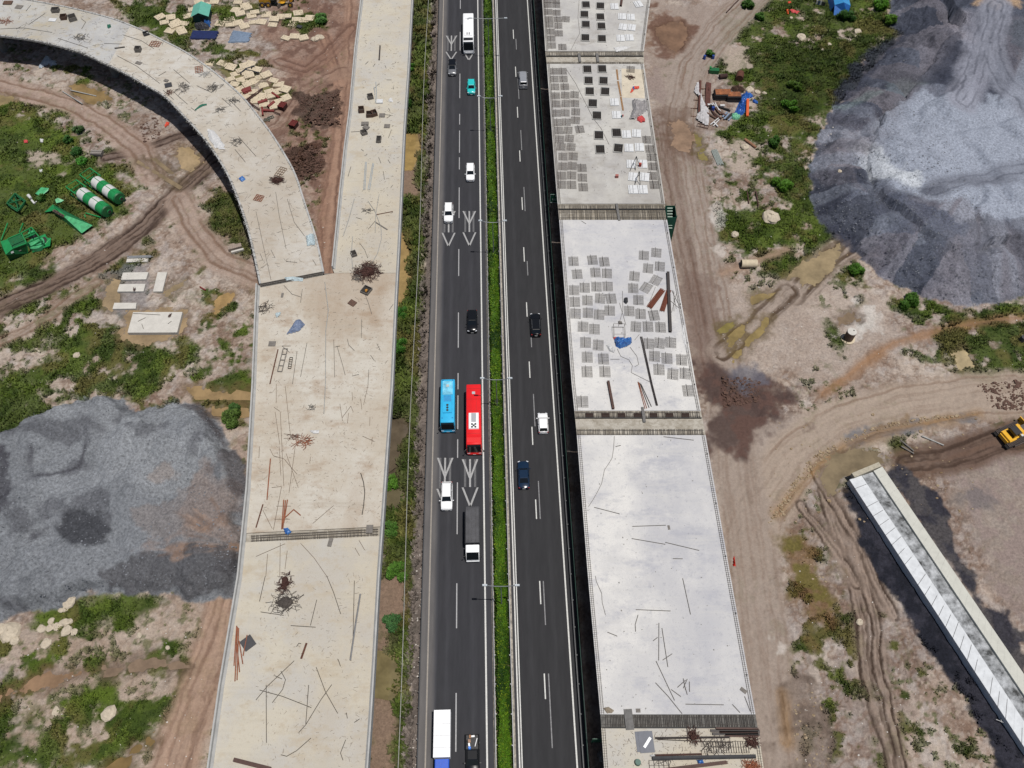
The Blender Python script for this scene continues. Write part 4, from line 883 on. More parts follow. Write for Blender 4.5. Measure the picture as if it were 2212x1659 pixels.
def car(name,p,head,L,W,H,m,label,kind='suv',roofm=None,cat='car',rails=False,pano=False):
    t=empty(name,(p.x,p.y,0.004),head,label=label,cat=cat); hw=W/2; h=L/2; zb=.22
    belt=.62*H if kind!='sedan' else .63*H; hoodz=.60*H if kind in('suv',) else .57*H
    S=[(h,.70,hoodz*.62),(h-.06,.84,hoodz*.80),(h-.25,.95,hoodz*.93),(h-.7,1,hoodz),(h-L*.25,1,belt),(0,1,belt),(-h+.8,1,belt+.02),(-h+.3,.96,belt+.01 if kind!='sedan' else belt-.02),(-h+.08,.88,belt-.08),(-h,.76,belt-.35)]
    if kind=='van': S=[(h,.78,.55*H),(h-.1,.92,.58*H),(h-.5,1,.62*H),(0,1,.64*H),(-h+.2,1,.64*H),(-h,.93,.6*H)]
    MB().loft([ring(y,hw*k,zb,z) for y,k,z in S]).obj('body',m,t,True)
    # cabin: glass loft and a painted roof
    if kind=='sedan': fy,ry,rf,rr=h-L*.27,-h+L*.13,h-L*.40,-h+L*.30
    elif kind=='van': fy,ry,rf,rr=h-L*.10,-h+.12,h-L*.26,-h+.22
    else: fy,ry,rf,rr=h-L*.25,-h+.14,h-L*.39,-h+L*.13
    wb=hw*.93; wt=hw*.76; rt=H-.05
    gl=MB(); low=[(fy,wb*.86),(fy-.12,wb*.95),(ry+.12,wb*.95),(ry,wb*.84)]; top=[(rf,wt*.88),(rf-.1,wt*.97),(rr+.08,wt*.97),(rr,wt*.88)]
    def rect(pp,z): return [Vector((-w_,y,z)) for y,w_ in pp]+[Vector((w_,y,z)) for y,w_ in pp[::-1]]
    gl.loft([rect(low,belt-.06),rect(top,rt)]); gl.obj('windows',glassm,t)
    rm=roofm or m; rf_=MB(); rr_=[(rf+.02,wt*.84),(rf-.12,wt*.98),(rr+.1,wt*.98),(rr-.02,wt*.86)]
    mid=[(a,b*.8) for a,b in rr_]
    rf_.loft([rect(rr_,rt-.04),rect([(a,b*1.02) for a,b in rr_],rt+.01),rect([(a-.1 if a>0 else a+.1,b*.9) for a,b in rr_],rt+.06)]); rf_.obj('roof',rm,t)
    pil=MB()
    for s in (-1,1):
        pil.beam((s*wb*.9,fy-.03,belt),(s*wt*.93,rf,rt),.09,.05).beam((s*wb*.9,ry+.06,belt),(s*wt*.93,rr,rt),.12,.05).beam((s*(wb+.01)*.97,(fy+ry)/2,belt),(s*(wt+.02)*.98,(rf+rr)/2,rt),.09,.05)
    pil.obj('window_frame',m,t)
    if kind=='van' or kind=='suv': MB().box((0,ry-.02,belt-.02),(W*.78,.06,.10)).obj('tail_trim',m,t)
    for s in (-1,1):
        MB().box((s*(hw+.11),fy-.22,belt+.02),(.22,.12,.14)).obj('mirror',m,t)
        MB().box((s*hw*.72,h-.14,hoodz*.80),(.34,.22,.13),rz=-s*.25).obj('headlight',lampm,t)
        MB().box((s*hw*.78,-h+.08,belt-.2),(.26,.1,.2)).obj('tail_light',tailm,t)
        if rails: MB().box((s*wt*.95,(rf+rr)/2,rt+.085),(.05,(rf-rr)*.86,.05)).obj('roof_rail',rim,t)
    MB().box((0,h-.03,hoodz*.55),(W*.62,.08,.2)).obj('grille',blackp,t)
    MB().box((0,h+.01,hoodz*.36),(.5,.03,.13)).obj('number_plate',platem,t); MB().box((0,-h-.01,hoodz*.6),(.5,.03,.14)).obj('number_plate',platem,t)
    if pano: MB().box((0,(rf+rr)/2,rt+.072),(wt*1.5,(rf-rr)*.72,.02)).obj('sunroof',glassm,t)
    wheels(t,(h-L*.19,-h+L*.2),hw+.01); return t
DN=math.pi+RA; UP=RA
white=paint('white paint',(.72,.73,.74)); blackc=mat('black paint',(.006,.0065,.008),.22,.05,spec=.35); bluec=mat('navy paint',(.006,.018,.042),.2,.05,spec=.5)
tealc=paint('teal paint',(.02,.42,.42)); silver=paint('silver paint',(.30,.31,.33),.3,.3); greyc=paint('grey paint',(.17,.175,.185),.28,.3)
def at_(u,v,z=.8): return P(u,v,z)
car('parked_car' if 0 else 'car',at_(977,145),DN,4.85,1.92,1.70,greyc,'grey car with a dark roof driving towards the viewer beside the far chevrons',roofm=blackc)
car('car',at_(1018,187),DN,4.35,1.84,1.62,tealc,'bright teal car in the left carriageway below the white coach')
car('car',at_(1130,171,.9),UP,5.0,1.95,1.95,silver,'silver van seen from behind in the right carriageway','van',cat='van')
car('car',at_(1016,371),DN,4.7,1.85,1.62,white,'white car beside the median, between the teal car and the middle chevrons',roofm=white)
car('car',at_(969,459),DN,4.85,1.9,1.80,white,'white tall car driving over the middle chevrons in the outer lane',rails=True)
car('car',at_(1020,693),DN,4.8,1.92,1.68,blackc,'black car in the left carriageway, beside the median hedge')
car('car',at_(1157,700,.9),UP,4.9,1.95,1.72,blackc,'black car with bright roof rails in the right carriageway',rails=True)
car('car',at_(1173,913),UP,3.85,1.78,1.55,white,'small white hatchback in the right carriageway',roofm=white)
car('car',at_(1131,1025,.7),UP,4.95,1.9,1.46,bluec,'dark navy blue saloon in the right carriageway','sedan')
car('car',at_(965,1071),DN,4.85,1.93,1.78,white,'white tall car covering the near chevrons in the outer lane',rails=True)
# ---- coaches
def coach(name,p,L,W,H,m,label,roof,ac,head=DN):
    t=empty(name,(p.x,p.y,.004),head,label=label,cat='bus'); h=L/2; hw=W/2; g=.28
    def rr(y,w,zb,zt,e=.16): return [Vector(q) for q in ((-w,y,zb),(-w,y,zt-e),(-w+e*.35,y,zt-e*.35),(-w+e,y,zt),(w-e,y,zt),(w-e*.35,y,zt-e*.35),(w,y,zt-e),(w,y,zb))]
    MB().loft([rr(-h,hw*.93,g,H-.35),rr(-h+.12,hw*.985,g,H-.1),rr(-h+.5,hw,g,H),rr(h-.9,hw,g,H),rr(h-.45,hw*.99,g,H-.06),rr(h-.2,hw*.98,g,H-.45),rr(h-.06,hw*.97,g,1.15),rr(h,hw*.9,g,.9)]).obj('body',m,t,True)
    for s in (-1,1):
        n=6; x=s*(hw+.012)
        for i in range(n): MB().box((x,-h+.9+(i+.5)*(L-2.4)/n,H*.62),(.03,(L-2.4)/n-.08,H*.28)).obj('window',glassm,t)
        MB().tube((s*hw*.9,h-.1,H*.72),(s*(hw+.28),h+.22,H*.68),.035,5).box((s*(hw+.3),h+.22,H*.58),(.2,.12,.42)).obj('mirror',blackp,t)
        MB().box((s*hw*.74,h-.01,.78),(.42,.08,.22)).obj('headlight',lampm,t); MB().box((s*hw*.8,-h-.01,1.1),(.2,.06,.4)).obj('tail_light',tailm,t)
    # windscreen follows the raked nose
    x=hw*.9; MB().add([(-x,h-.43,H-.1),(x,h-.43,H-.1),(x,h-.165,H-.47),(-x,h-.165,H-.47),(x,h-.03,1.2),(-x,h-.03,1.2),(-x,h-.5,H-.1),(x,h-.5,H-.1),(x,h-.3,1.2),(-x,h-.3,1.2)],[(0,3,2,1),(3,5,4,2),(0,1,7,6),(5,9,8,4),(0,6,9,5,3),(1,2,4,8,7)]).obj('windscreen',glassm,t)
    MB().box((0,h+.03,.55),(W*.8,.06,.3)).obj('bumper',m,t); MB().box((0,h+.065,.5),(.5,.02,.12)).obj('number_plate',platem,t)
    ac(t,h,hw,H); wheels(t,(h-2.3,-h+3.0),hw+.01,.5,.3) if L>9 else wheels(t,(h-1.6,-h+2.0),hw+.01,.45,.28); return t
fanm=mat('fan black',(.01,.01,.01),.5)
def fans(t,pts,z,r=.2):
    for x,y in pts:
        f=MB().tube((x,y,z-.02),(x,y,z+.035),r,14).obj('fan',fanm,t); MB().tube((x,y,z+.03),(x,y,z+.05),r*.3,8).obj('fan_hub',rim,f)
redp=paint('red paint',(.62,.012,.012)); cyan=paint('cyan paint',(.03,.36,.62)); cyan2=mat('faded cyan',(.13,.42,.58),.5,.35,1.2,detail=8); wh2=mat('white panel',(.72,.73,.74),.45,.06,2); greyp=mat('grey panel',(.30,.31,.33),.6,.1,2)
def acR(t,h,hw,H):
    z=H+.012; u=MB().box((0,-h+7.35-.0,z+.09),(1.72,3.1,.2),top=.94).obj('roof_unit',wh2,t)
    MB().box((0,-h+6.8,z+.2),(.8,1.7,.03)).obj('roof_grille',greyp,t)
    fans(t,[(-.28,-h+8.05),(.28,-h+8.05),(0,-h+8.3),(-.28,-h+8.58),(.28,-h+8.58)],z+.215,.17)
    MB().box((-.0,-h+1.9,z+.05),(.52,.5,.1)).obj('roof_hatch',mat('hatch grey',(.35,.36,.38),.5,.1),t)
    for y in (-h+1,-h+3.1,-h+5.4,h-2.4): MB().box((0,y,z+.004),(2.2,.05,.02)).obj('roof_seam',mat('dark red seam',(.30,.008,.008),.5),t)
    for s in (-.45,.45): MB().box((s,-h+3.3,z+.004),(.04,4.0,.02)).obj('roof_seam',mat('dark red seam',(.30,.008,.008),.5),t)
    MB().add([(-hw+.1,h-2.2,z),(hw-.1,h-2.2,z),(hw-.1,h-1.6,z+.1),(-hw+.1,h-1.6,z+.1),(-hw+.15,h-.75,z+.02),(hw-.15,h-.75,z+.02)],[(0,1,2,3),(3,2,5,4)]).obj('roof_fairing',redp,t)
def acC(t,h,hw,H):
    z=H+.012
    MB().box((0,-h+1.9,z+.03),(1.7,2.7,.06)).obj('roof_panel',cyan2,t); MB().box((0,-h+1.5,z+.08),(.5,.5,.08)).obj('roof_hatch',mat('hatch tan',(.36,.40,.40),.6,.2),t)
    MB().box((0,-h+5.2,z+.1),(1.6,3.4,.2),top=.95).obj('roof_unit',cyan,t); MB().box((0,-h+4.1,z+.205),(1.3,1.2,.02)).obj('roof_grille',mat('mid blue',(.02,.22,.45),.5,.1),t)
    fans(t,[(0,-h+5.4),(0,-h+5.9),(0,-h+6.4)],z+.22,.2)
    for s in (-1,1):
        for y in (-h+.35,h-1.2): MB().box((s*.85,y,z+.01),(.25,.12,.06)).obj('marker_light',mat('dark blue',(.01,.1,.3),.4),t)
def acW(t,h,hw,H):
    z=H+.012; MB().box((0,-h+1.5,z+.03),(1.3,1.6,.06)).obj('roof_panel',wh2,t); MB().box((0,h-3.4,z+.08),(1.8,2.3,.16),top=.95).obj('roof_unit',wh2,t)
    fans(t,[(-.25,h-3.2),(.25,h-3.2),(-.25,h-2.75),(.25,h-2.75)],z+.175,.15); MB().box((0,h-1.2,z+.012),(2.2,1.0,.03)).obj('front_cap',blackp,t)
    MB().box((0,-h+2.4,z+.08),(.45,.45,.06)).obj('roof_hatch',greyp,t)
coach('coach',at_(1024,905,1.7),12.1,2.52,3.3,redp,'long red coach with a white roof unit driving towards the viewer',None,acR)
coach('coach',at_(968,876,1.6),9.0,2.42,3.1,cyan,'light blue bus in the outer lane beside the red coach',None,acC)
coach('coach',at_(1012,72,1.7),11.2,2.5,3.3,wh2,'white coach with a dark windscreen at the top of the highway',None,acW)
# ---- grey tarpaulin truck
p=at_(1021,1157,1.4); t=empty('truck',(p.x,p.y,.004),DN,label='truck with a dark grey tarpaulin load bay and a white cab',cat='truck')
tarp=mat('grey tarpaulin',A((94,94,98),.5),.8,.2,1.1,detail=8,bump=.05); h=4.3
rg=[]
for i in range(15):
    y=-h+i*(5.95/14); sag=.05*(i%3!=0)+(.22 if i in(0,14) else 0); w_=1.16
    rg.append([Vector(q) for q in ((-w_,y,1.0),(-w_,y,2.75-sag),(-w_*.85,y,2.98-sag),(-.3,y,3.06-sag*1.3+.02*(i%2)),(.3,y,3.06-sag*1.3),(w_*.85,y,2.98-sag),(w_,y,2.75-sag),(w_,y,1.0))])
MB().loft(rg).obj('tarpaulin',tarp,t,True)
for s in (-.55,.1,.6): MB().box((s,-h+3,3.05),(.05,5.6,.03)).obj('rope',mat('rope dark',(.06,.06,.065),.8),t)
MB().box((0,-1.3,.85),(2.2,6.1,.35)).obj('chassis',blackp,t)
def cab(t,y0,L,W,H,m,ribs=True,rh=None):
    hw=W/2; MB().loft([[Vector(q) for q in ((-hw*k,y,.5),(-hw*k,y,z-.12),(-hw*k*.9,y,z),(hw*k*.9,y,z),(hw*k,y,z-.12),(hw*k,y,.5))] for y,k,z in ((y0,1,H),(y0+L*.62,1,H),(y0+L*.86,.97,H-.75),(y0+L,.96,1.05),(y0+L+.04,.9,.9))]).obj('cab',m,t)
    x=hw*.88; MB().add([(-x,y0+L*.64,H-.05),(x,y0+L*.64,H-.05),(x,y0+L*.88,H-.78),(-x,y0+L*.88,H-.78),(x,y0+L*1.01,1.2),(-x,y0+L*1.01,1.2),(-x,y0+L*.6,H-.1),(x,y0+L*.6,H-.1),(x,y0+L*.9,1.2),(-x,y0+L*.9,1.2)],[(0,3,2,1),(3,5,4,2),(0,1,7,6),(5,9,8,4),(0,6,9,5,3),(1,2,4,8,7)]).obj('windscreen',glassm,t)
    if ribs:
        mb=MB()
        for i in range(9): mb.box((-hw*.8+i*hw*.2,y0+L*.32,H+.02),(hw*.07,L*.52,.04))
        mb.obj('roof_ribs',rh or m,t)
    for s in (-1,1):
        MB().tube((s*hw,y0+L*.8,H-.5),(s*(hw+.3),y0+L*.9,H-.45),.03,5).box((s*(hw+.32),y0+L*.9,H-.65),(.18,.08,.4)).obj('mirror',blackp,t)
        MB().box((s*hw*.75,y0+L+.03,.85),(.32,.06,.2)).obj('headlight',lampm,t); MB().box((s*(hw+.01),y0+L*.45,H-.5),(.03,L*.42,.5)).obj('window',glassm,t)
    MB().box((0,y0+L+.05,.6),(W*.95,.12,.3)).obj('bumper',m,t)
cab(t,1.95,1.9,2.1,2.55,wh2); wheels(t,(3.0,-2.2,-3.3),1.12,.48,.3)
# ---- white box truck with a blue cab
p=at_(956,1610,1.4); t=empty('truck',(p.x,p.y,.004),DN,label='truck with a white panelled box body and a blue cab',cat='truck')
MB().box((0,-1.3,1.9),(2.2,6.0,2.1)).obj('cargo_box',wh2,t); seam=mat('panel seam',(.30,.31,.33),.6)
for y in (-2.5,-1.0,.5): MB().box((0,y,2.958),(2.18,.05,.02)).obj('panel_seam',seam,t)
for s in (-1,1): MB().box((s*1.11,-1.3,2.9),(.05,6.05,.12)).obj('box_rail',mat('alu rail',(.5,.5,.52),.4,.1,metal=.4),t); 
MB().box((0,-1.3,.75),(2.0,6.0,.25)).obj('chassis',blackp,t)
MB().box((1.16,.2,1.3),(.05,2.6,.5)).obj('side_panel',mat('truck blue',(.01,.07,.4),.35),t)
cab(t,1.85,1.85,1.95,2.25,paint('blue cab paint',(.012,.085,.5)),True,mat('rib blue',(.01,.06,.36),.4)); wheels(t,(3.1,-2.6),1.02,.42,.26)
# ---- black pickup with a loaded bed
p=at_(1021,1632,.8); t=empty('pickup_truck',(p.x,p.y,.004),DN,label='black pickup truck with boxes and tools in its open bed',cat='pickup'); hw=.95; h=2.65
MB().loft([ring(y,hw*k,.25,z) for y,k,z in ((h,.75,.8),(h-.2,.95,1.0),(h-.8,1,1.08),(.9,1,1.1),(-.75,1,1.08))]).obj('body',blackc,t,True)
for s in (-1,1): MB().box((s*.9,-1.7,.85),(.1,1.95,.62)).obj('bed_side',blackc,t)
MB().box((0,-2.65,.85),(1.8,.08,.6)).obj('tailgate',blackc,t); MB().box((0,-1.7,.55),(1.75,1.9,.06)).obj('bed_floor',mat('bed floor',(.03,.03,.032),.7,.3,4),t)
def rect4(y0,y1,w_,z): return [Vector((-w_,y0,z)),Vector((w_,y0,z)),Vector((w_,y1,z)),Vector((-w_,y1,z))]
MB().loft([rect4(-.8,1.35,.86,1.08),rect4(-.62,.75,.68,1.72)]).obj('windows',glassm,t); MB().loft([rect4(-.62,.72,.69,1.70),rect4(-.5,.6,.62,1.78)]).obj('roof',blackc,t)
for s in (-1,1): MB().box((s*1.07,1.0,1.15),(.22,.14,.15)).obj('mirror',blackp,t); MB().box((s*.7,h-.12,.85),(.34,.2,.13)).obj('headlight',lampm,t)
wheels(t,(1.65,-1.65),.97,.38,.26)
def R2(o,dx,dy,z): v=Matrix.Rotation(DN,3,'Z')@Vector((dx,dy,z)); return Vector((p.x+v.x,p.y+v.y,v.z))
def small(name,pos,d,m,label,cat,rz=0,shape='box',**k):
    c=Vector(pos); mb=MB()
    if shape=='box': mb.box((c.x,c.y,c.z+d[2]/2),d,rz)
    else: mb.tube((c.x,c.y,c.z),(c.x,c.y,c.z+d[2]),d[0]/2,12,d[0]/2*.8)
    return centred(mb,name,m,label=label,cat=cat,**k)
small('cardboard_box',R2(0,.35,-2.4,.58),(.26,.42,.35),mat('cardboard',A((190,140,100),.5),.8),'brown cardboard box at the tailgate end of the black pickup bed','box',.05)
small('carton',R2(0,.45,-1.85,.58),(.36,.42,.28),mat('taped carton',A((196,160,136),.5),.8,.4,8),'pinkish carton with dark straps in the middle of the pickup bed','box',.1)
small('blue_bucket',R2(0,.42,-1.0,.58),(.42,.42,.36),mat('bucket blue',(.03,.2,.75),.4),'bright blue bucket just behind the pickup cab','bucket',0,'tube')
small('white_tool_box',R2(0,-.05,-2.45,.58),(.46,.22,.25),wh2,'white tool box by the tailgate of the black pickup','box',.1)
small('white_sack',R2(0,.48,-1.4,.58),(.24,.4,.2),wh2,'small white sack between the carton and the blue bucket','sack',.2)
centred(MB().tube(R2(0,-.62,-2.2,.72),R2(0,-.32,-1.15,.72),.06,8),'white_pipe',wh2,label='white pipe lying slantwise along the pickup bed',cat='pipe')
# ================================================================ THINGS ON THE DECKS
def share(o,p,rz,**k):
    c=clone(o); c.location=p; c.rotation_euler=(0,0,rz); return setp(c,**k)
def proto_then(first,spots,group,cat):
    "first thing is placed, the rest are copies of it"
    out=[]
    for i,(p,rz) in enumerate(spots):
        o=first if i==0 else clone(first); o.location=p; o.rotation_euler=(0,0,rz); o['group']=group; o['category']=cat; out.append(o)
    return out
R_=math.radians
# rebar mats
def matmesh(seed,nx=9,ny=10,wx=1.72,wy=2.02):
    random.seed(seed); mb=MB()
    for i in range(nx+1):
        x=-wx/2+wx*i/nx+random.uniform(-.02,.02); mb.tube((x,-wy/2-.06,.05),(x+random.uniform(-.03,.03),wy/2+.06,.05),.024,4,cap=False)
    for j in range(ny+1):
        y=-wy/2+wy*j/ny+random.uniform(-.02,.02); mb.tube((-wx/2-.05,y,.085),(wx/2+.05,y+random.uniform(-.03,.03),.085),.020,4,cap=False)
    mb.tube((-.2,-wy/2,.12),(-.22,wy/2+.3,.12),.035,4)
    return mb
mats3=[(531,601,0),(695,590,4),(797,605,4),(563,712,3),(721,698,0),(820,705,-2),(1139,550,-5),(1247,527,-8),(1176,662,-8),(1277,645,-8),(1058,730,-8),(1243,765,-30),(536,851,-3),(628,829,-1),(730,820,-2),(827,818,-1),(1047,834,-4),(1159,828,-32),(542,952,0),(652,939,-3),(762,922,-5),(856,923,3),(1092,936,-4),(549,1052,-2),(657,1047,-2),(753,1061,-4),(844,1027,-3),(1013,1031,-3),(1111,1056,-2),(1226,1068,6),(614,1166,-2),(712,1187,-3),(1071,1166,-6),(1174,1165,-2),(1283,1171,-3),(636,1302,-3),(745,1325,-5),(1181,1313,-6),(1275,1308,-9),(1372,1303,-6),(650,1429,-2),(790,1444,-1),(1231,1421,-5),(1339,1440,-5),(1465,1453,-4),(648,1555,-1),(803,1555,-1),(1270,1536,-3),(1390,1575,-8),(1495,1570,-6),(610,1814,0),(1523,1719,0)]
mg=mat('greyish rebar mesh',A((132,128,124),.52),.8,.25,2); mrr=mat('rust and grey rebar mesh',A((150,128,112),.5),.85,.35,4,col2=A((118,118,122),.5))
def matset(lst,c,r,m,where,seeds):
    pr=[]
    for sdd in seeds: o=matmesh(sdd).obj('rebar_mat',m); pr.append(o)
    out=[]
    for i,q in enumerate(lst):
        p=T(c,r,q[0],q[1],DZ+.0); o=pr[i] if i<len(pr) else clone(pr[i%len(pr)]); o.location=p; o.rotation_euler=(0,0,R_((q[2] if len(q)>2 else 0)*1.+random.uniform(-1,1))); o['category']='rebar mat'; o['group']='rebar mats laid out on the bridge decks'; out.append(o)
    rowlabels(out,'rebar mat',where); return out
matset(mats3,2,1,mg,'the blue-tarp deck',(1,2,3,4)); random.seed(11)
matset([(362,618),(436,618),(366,685),(444,685),(372,752),(455,752),(377,830),(460,825,-4),(540,820,-6),(382,900),(464,898,-3),(543,897,-3),(385,980),(460,978,-3),(550,968,-3),(396,1060),(470,1058,-4),(548,1042,-5),(405,1130),(484,1128,-4),(585,1120,6),(412,1205,-4),(496,1198,-8),(424,1270,-4),(510,1272,-6),(440,1355,-3),(528,1353,-4),(438,1440,-2),(520,1437,-4),(604,1453),(430,1520),(515,1518,-4),(608,1537,-2),(430,1598),(515,1600),(615,1620),(1165,1210),(1190,1290),(1205,1360),(1215,1440),(1212,1522),(1230,1600),(1025,602,-6)],2,0,mrr,'the deck with square pits',(5,6,7)); random.seed(12)
matset([(310,45),(382,45),(315,105),(385,112),(322,168),(395,170),(465,168,-5),(325,215),(400,225),(335,275),(405,290),(340,335),(345,395),(435,408),(310,5),(380,8)],2,0,mrr,'the farthest span',(8,9)); random.seed(13)
# square pits with timber rims
pitd=mat('pit mesh dark',A((44,38,36),.4),.9,.5,9); rimw=mat('pale pit rim',A((214,212,206),.55),.85,.1,3)
t=empty('formwork_pit',(0,0,DZ)); 
MB().box((0,0,.02),(1.7,2.3,.06)).obj('rebar_floor',pitd,t)
mb=MB()
for x in (-.45,0,.45): mb.tube((x,-.95,.1),(x,.95,.1),.03,4)
for y in (-.6,-.2,.2,.6): mb.tube((-.85,y,.13),(.85,y,.13),.025,4)
mb.obj('cross_bars',rebd,t)
for c_,d_ in (((0,1.2,.13),(1.95,.1,.26)),((0,-1.2,.13),(1.95,.1,.26)),((-.92,0,.13),(.1,2.3,.26)),((.92,0,.13),(.1,2.3,.26))): MB().box(c_,d_).obj('rim_board',rimw,t)
sp=[(638,45,0),(763,55,-4),(625,128,-2),(763,150,0),(637,215,-2),(772,230,0),(633,330,-3),(776,338,-2),(650,603,0),(778,600,0),(661,700,-2),(790,702,-4),(671,793,-2),(804,795,-5),(697,897,-4),(733,1003,-3),(750,1173,-3),(903,1152,0),(761,1295,0),(918,1285,-8)]
o=proto_then(t,[(T(2,0,a,b_,DZ),R_(-c_)*-1) for a,b_,c_ in sp],'square pits in the bridge deck','formwork pit'); rowlabels(o,'dark square pit','the far decks',1.9)
# white insulation boards
wb_=mat('scuffed white board',A((236,238,240),.58),.7,.12,1.6,detail=8)
t=empty('white_board',(0,0,DZ)); MB().box((0,0,.1),(1.82,2.25,.12)).obj('board',wb_,t); MB().box((0,0,.19),(.08,2.05,.06)).box((-.6,0,.19),(.05,2.05,.06)).obj('batten',mat('grey batten',A((170,172,176),.5),.8),t)
sp=[(885,58,0),(950,145,-4),(1025,150,-2),(958,235,-12),(1033,240,-12),(938,332,-2),(1014,328,0),(885,885,0),(903,995,0),(988,1163,0),(1075,1155,-6),(1010,1280,-2),(1100,1275,-2),(1030,1420,-3),(1127,1420,-3),(1045,1530,-8),(1145,1532,-8),(1045,1640,0),(1130,1640,0),(1090,38,16)]
o=proto_then(t,[(T(2,0,a,b_,DZ),R_(c_)) for a,b_,c_ in sp],'white boards stacked beside the square pits','board'); rowlabels(o,'scuffed white board','beside the square pits',1.9)
# cloths and heaps
def heap(name,poly,h,m,label,cat,z=DZ,n=20,crease=1.,smooth=True,**k):
    pts=[tuple(p)[:2] for p in poly]; xs=[p[0] for p in pts]; ys=[p[1] for p in pts]
    X,Y=np.meshgrid(np.linspace(min(xs)-.1,max(xs)+.1,n),np.linspace(min(ys)-.1,max(ys)+.1,n)); d=polyd(X,Y,pts)
    sx=max(max(xs)-min(xs),max(ys)-min(ys)); q=fbm(X,Y,9/sx*crease,4,int(abs(xs[0]*7))%90)
    Z=z+.03+h*sm(-.05,.25*sx*.5,d)*(.45+.9*q)+ (q-.4)*h*.5*sm(0,.05,d)
    mb=MB(); vi={}
    for j in range(n-1):
        for i in range(n-1):
            cs=[(j,i),(j,i+1),(j+1,i+1),(j+1,i)]
            if sum(d[c]>0 for c in cs)<3: continue
            f=[]
            for c in cs:
                if c not in vi: vi[c]=len(mb.v); mb.v.append((float(X[c]),float(Y[c]),float(Z[c]) if d[c]>0 else z+.01))
                f.append(vi[c])
            mb.f.append(tuple(f))
    if not mb.f: return None
    c=Vector((sum(xs)/len(xs),sum(ys)/len(ys),z)); return centred(mb,name,m,base=c,smooth=False,label=label,cat=cat,**k)
def tp(c,r,pts,z=DZ): return [T(c,r,a,b_,z) for a,b_ in pts]
bluet=mat('blue tarpaulin',A((40,110,220),.5),.45,.35,2.5,col2=A((90,160,235),.5)); wht=mat('white plastic sheet',A((236,236,236),.55),.6,.1,3); gryt=mat('grey tarpaulin sheet',A((176,172,172),.55),.7,.2,2,detail=8); orgt=mat('red orange cloth',A((255,90,60),.5),.7,.1); redt=mat('coral heap',A((240,90,90),.5),.7,.2,3); dkt=mat('dark sheet',(.03,.03,.034),.6,.2); gnt=mat('green net',A((30,120,96),.5),.8,.2,4)
heap('tarpaulin_heap',tp(2,1,[(878,1262),(960,1268),(1035,1262),(1035,1305),(1000,1335),(930,1355),(890,1330)]),.9,bluet,'blue tarpaulin bundled over a heap in the middle of the bridge deck','tarpaulin')
heap('cloth',tp(2,1,[(872,1257),(905,1260),(930,1275),(880,1280)]),.4,orgt,'small orange-red cloth at the corner of the blue tarpaulin heap','cloth',n=8)
heap('plastic_sheet',tp(2,1,[(810,1322),(850,1320),(895,1360),(880,1392),(840,1375)]),.35,wht,'crumpled white plastic sheet below the blue tarpaulin heap','plastic sheet')
heap('tarpaulin_sheet',tp(2,0,[(1035,860),(1100,870),(1172,890),(1180,945),(1110,1000),(1050,1040),(1010,1035),(1040,950)]),.9,gryt,'big grey tarpaulin draped over goods at the right edge of the deck with square pits','tarpaulin',crease=1.5)
heap('cloth',tp(2,0,[(1080,1015),(1120,1000),(1152,1030),(1150,1060),(1110,1062),(1078,1040)]),.4,redt,'coral red cloth heap just below the big grey tarpaulin','cloth')
heap('cloth',tp(2,0,[(1045,748),(1102,745),(1098,778),(1060,775),(1030,808),(1018,800)]),.3,orgt,'red cloth lying above the big grey tarpaulin','cloth',n=12)
heap('cloth',tp(2,0,[(1040,752),(1062,748),(1062,780),(1040,785)]),.32,bluet,'small blue cloth beside the red cloth above the grey tarpaulin','cloth',n=8)
heap('plastic_sheet',tp(2,0,[(870,410),(960,400),(1030,405),(960,435),(900,450)]),.25,wht,'strip of crumpled white plastic at the near edge of the farthest span','plastic sheet')
heap('plastic_sheet',tp(2,1,[(1465,1140),(1490,1150),(1525,1400),(1510,1400),(1470,1250)]),.2,wht,'long white plastic strip along the right edge of the blue-tarp deck','plastic sheet')
heap('cloth',tp(2,2,[(1905,1500),(1918,1495),(1928,1590),(1900,1595)],5.),.5,mat('red cloth',A((240,50,30),.55),.6,.2),'bright red cloth hanging off the right edge of the large white deck','cloth',z=5.4,n=10)
heap('rope_coil',tp(2,3,[(785,1140),(830,1130),(885,1165),(860,1185),(820,1190)]),.2,mat('tan rope',A((170,156,136),.5),.9),'tangle of tan rope at the lower left corner of the large white deck','rope')
heap('plastic_sheet',tp(1,1,[(430,380),(500,360),(520,460),(440,470)]),.5,mat('pale blue plastic',A((206,224,230),.55),.6,.2,4),'pale blue plastic heap near the right edge of the curved ramp end','plastic sheet')
heap('plastic_sheet',tp(1,1,[(240,740),(320,730),(415,745),(410,775),(330,770),(260,768)]),.35,MATS['pale blue plastic'],'pale plastic lying in the rebar joint at the end of the curved ramp','plastic sheet')
heap('plastic_sheet',tp(1,1,[(340,1110),(380,1100),(425,1150),(370,1210),(260,1235),(310,1160)]),.5,mat('grey blue plastic',A((130,146,178),.5),.6,.3,5),'grey-blue crumpled plastic on the left side of the beige deck','plastic sheet')
heap('plastic_sheet',tp(1,1,[(165,1050),(215,1035),(215,1065),(175,1090)]),.25,MATS['pale blue plastic'],'small pale plastic scrap left of the grey-blue plastic','plastic sheet',n=8)
heap('plastic_sheet',tp(1,2,[(455,400),(555,398),(550,435),(490,430)]),.2,wht,'white plastic scrap in the middle of the beige deck','plastic sheet',n=10)
heap('plastic_sheet',tp(0,0,[(1790,1110),(1850,1130),(1940,1250),(1950,1300),(1870,1290),(1800,1200)]),.5,wht,'white rubbish heap on the inner edge of the curved ramp','rubbish heap')
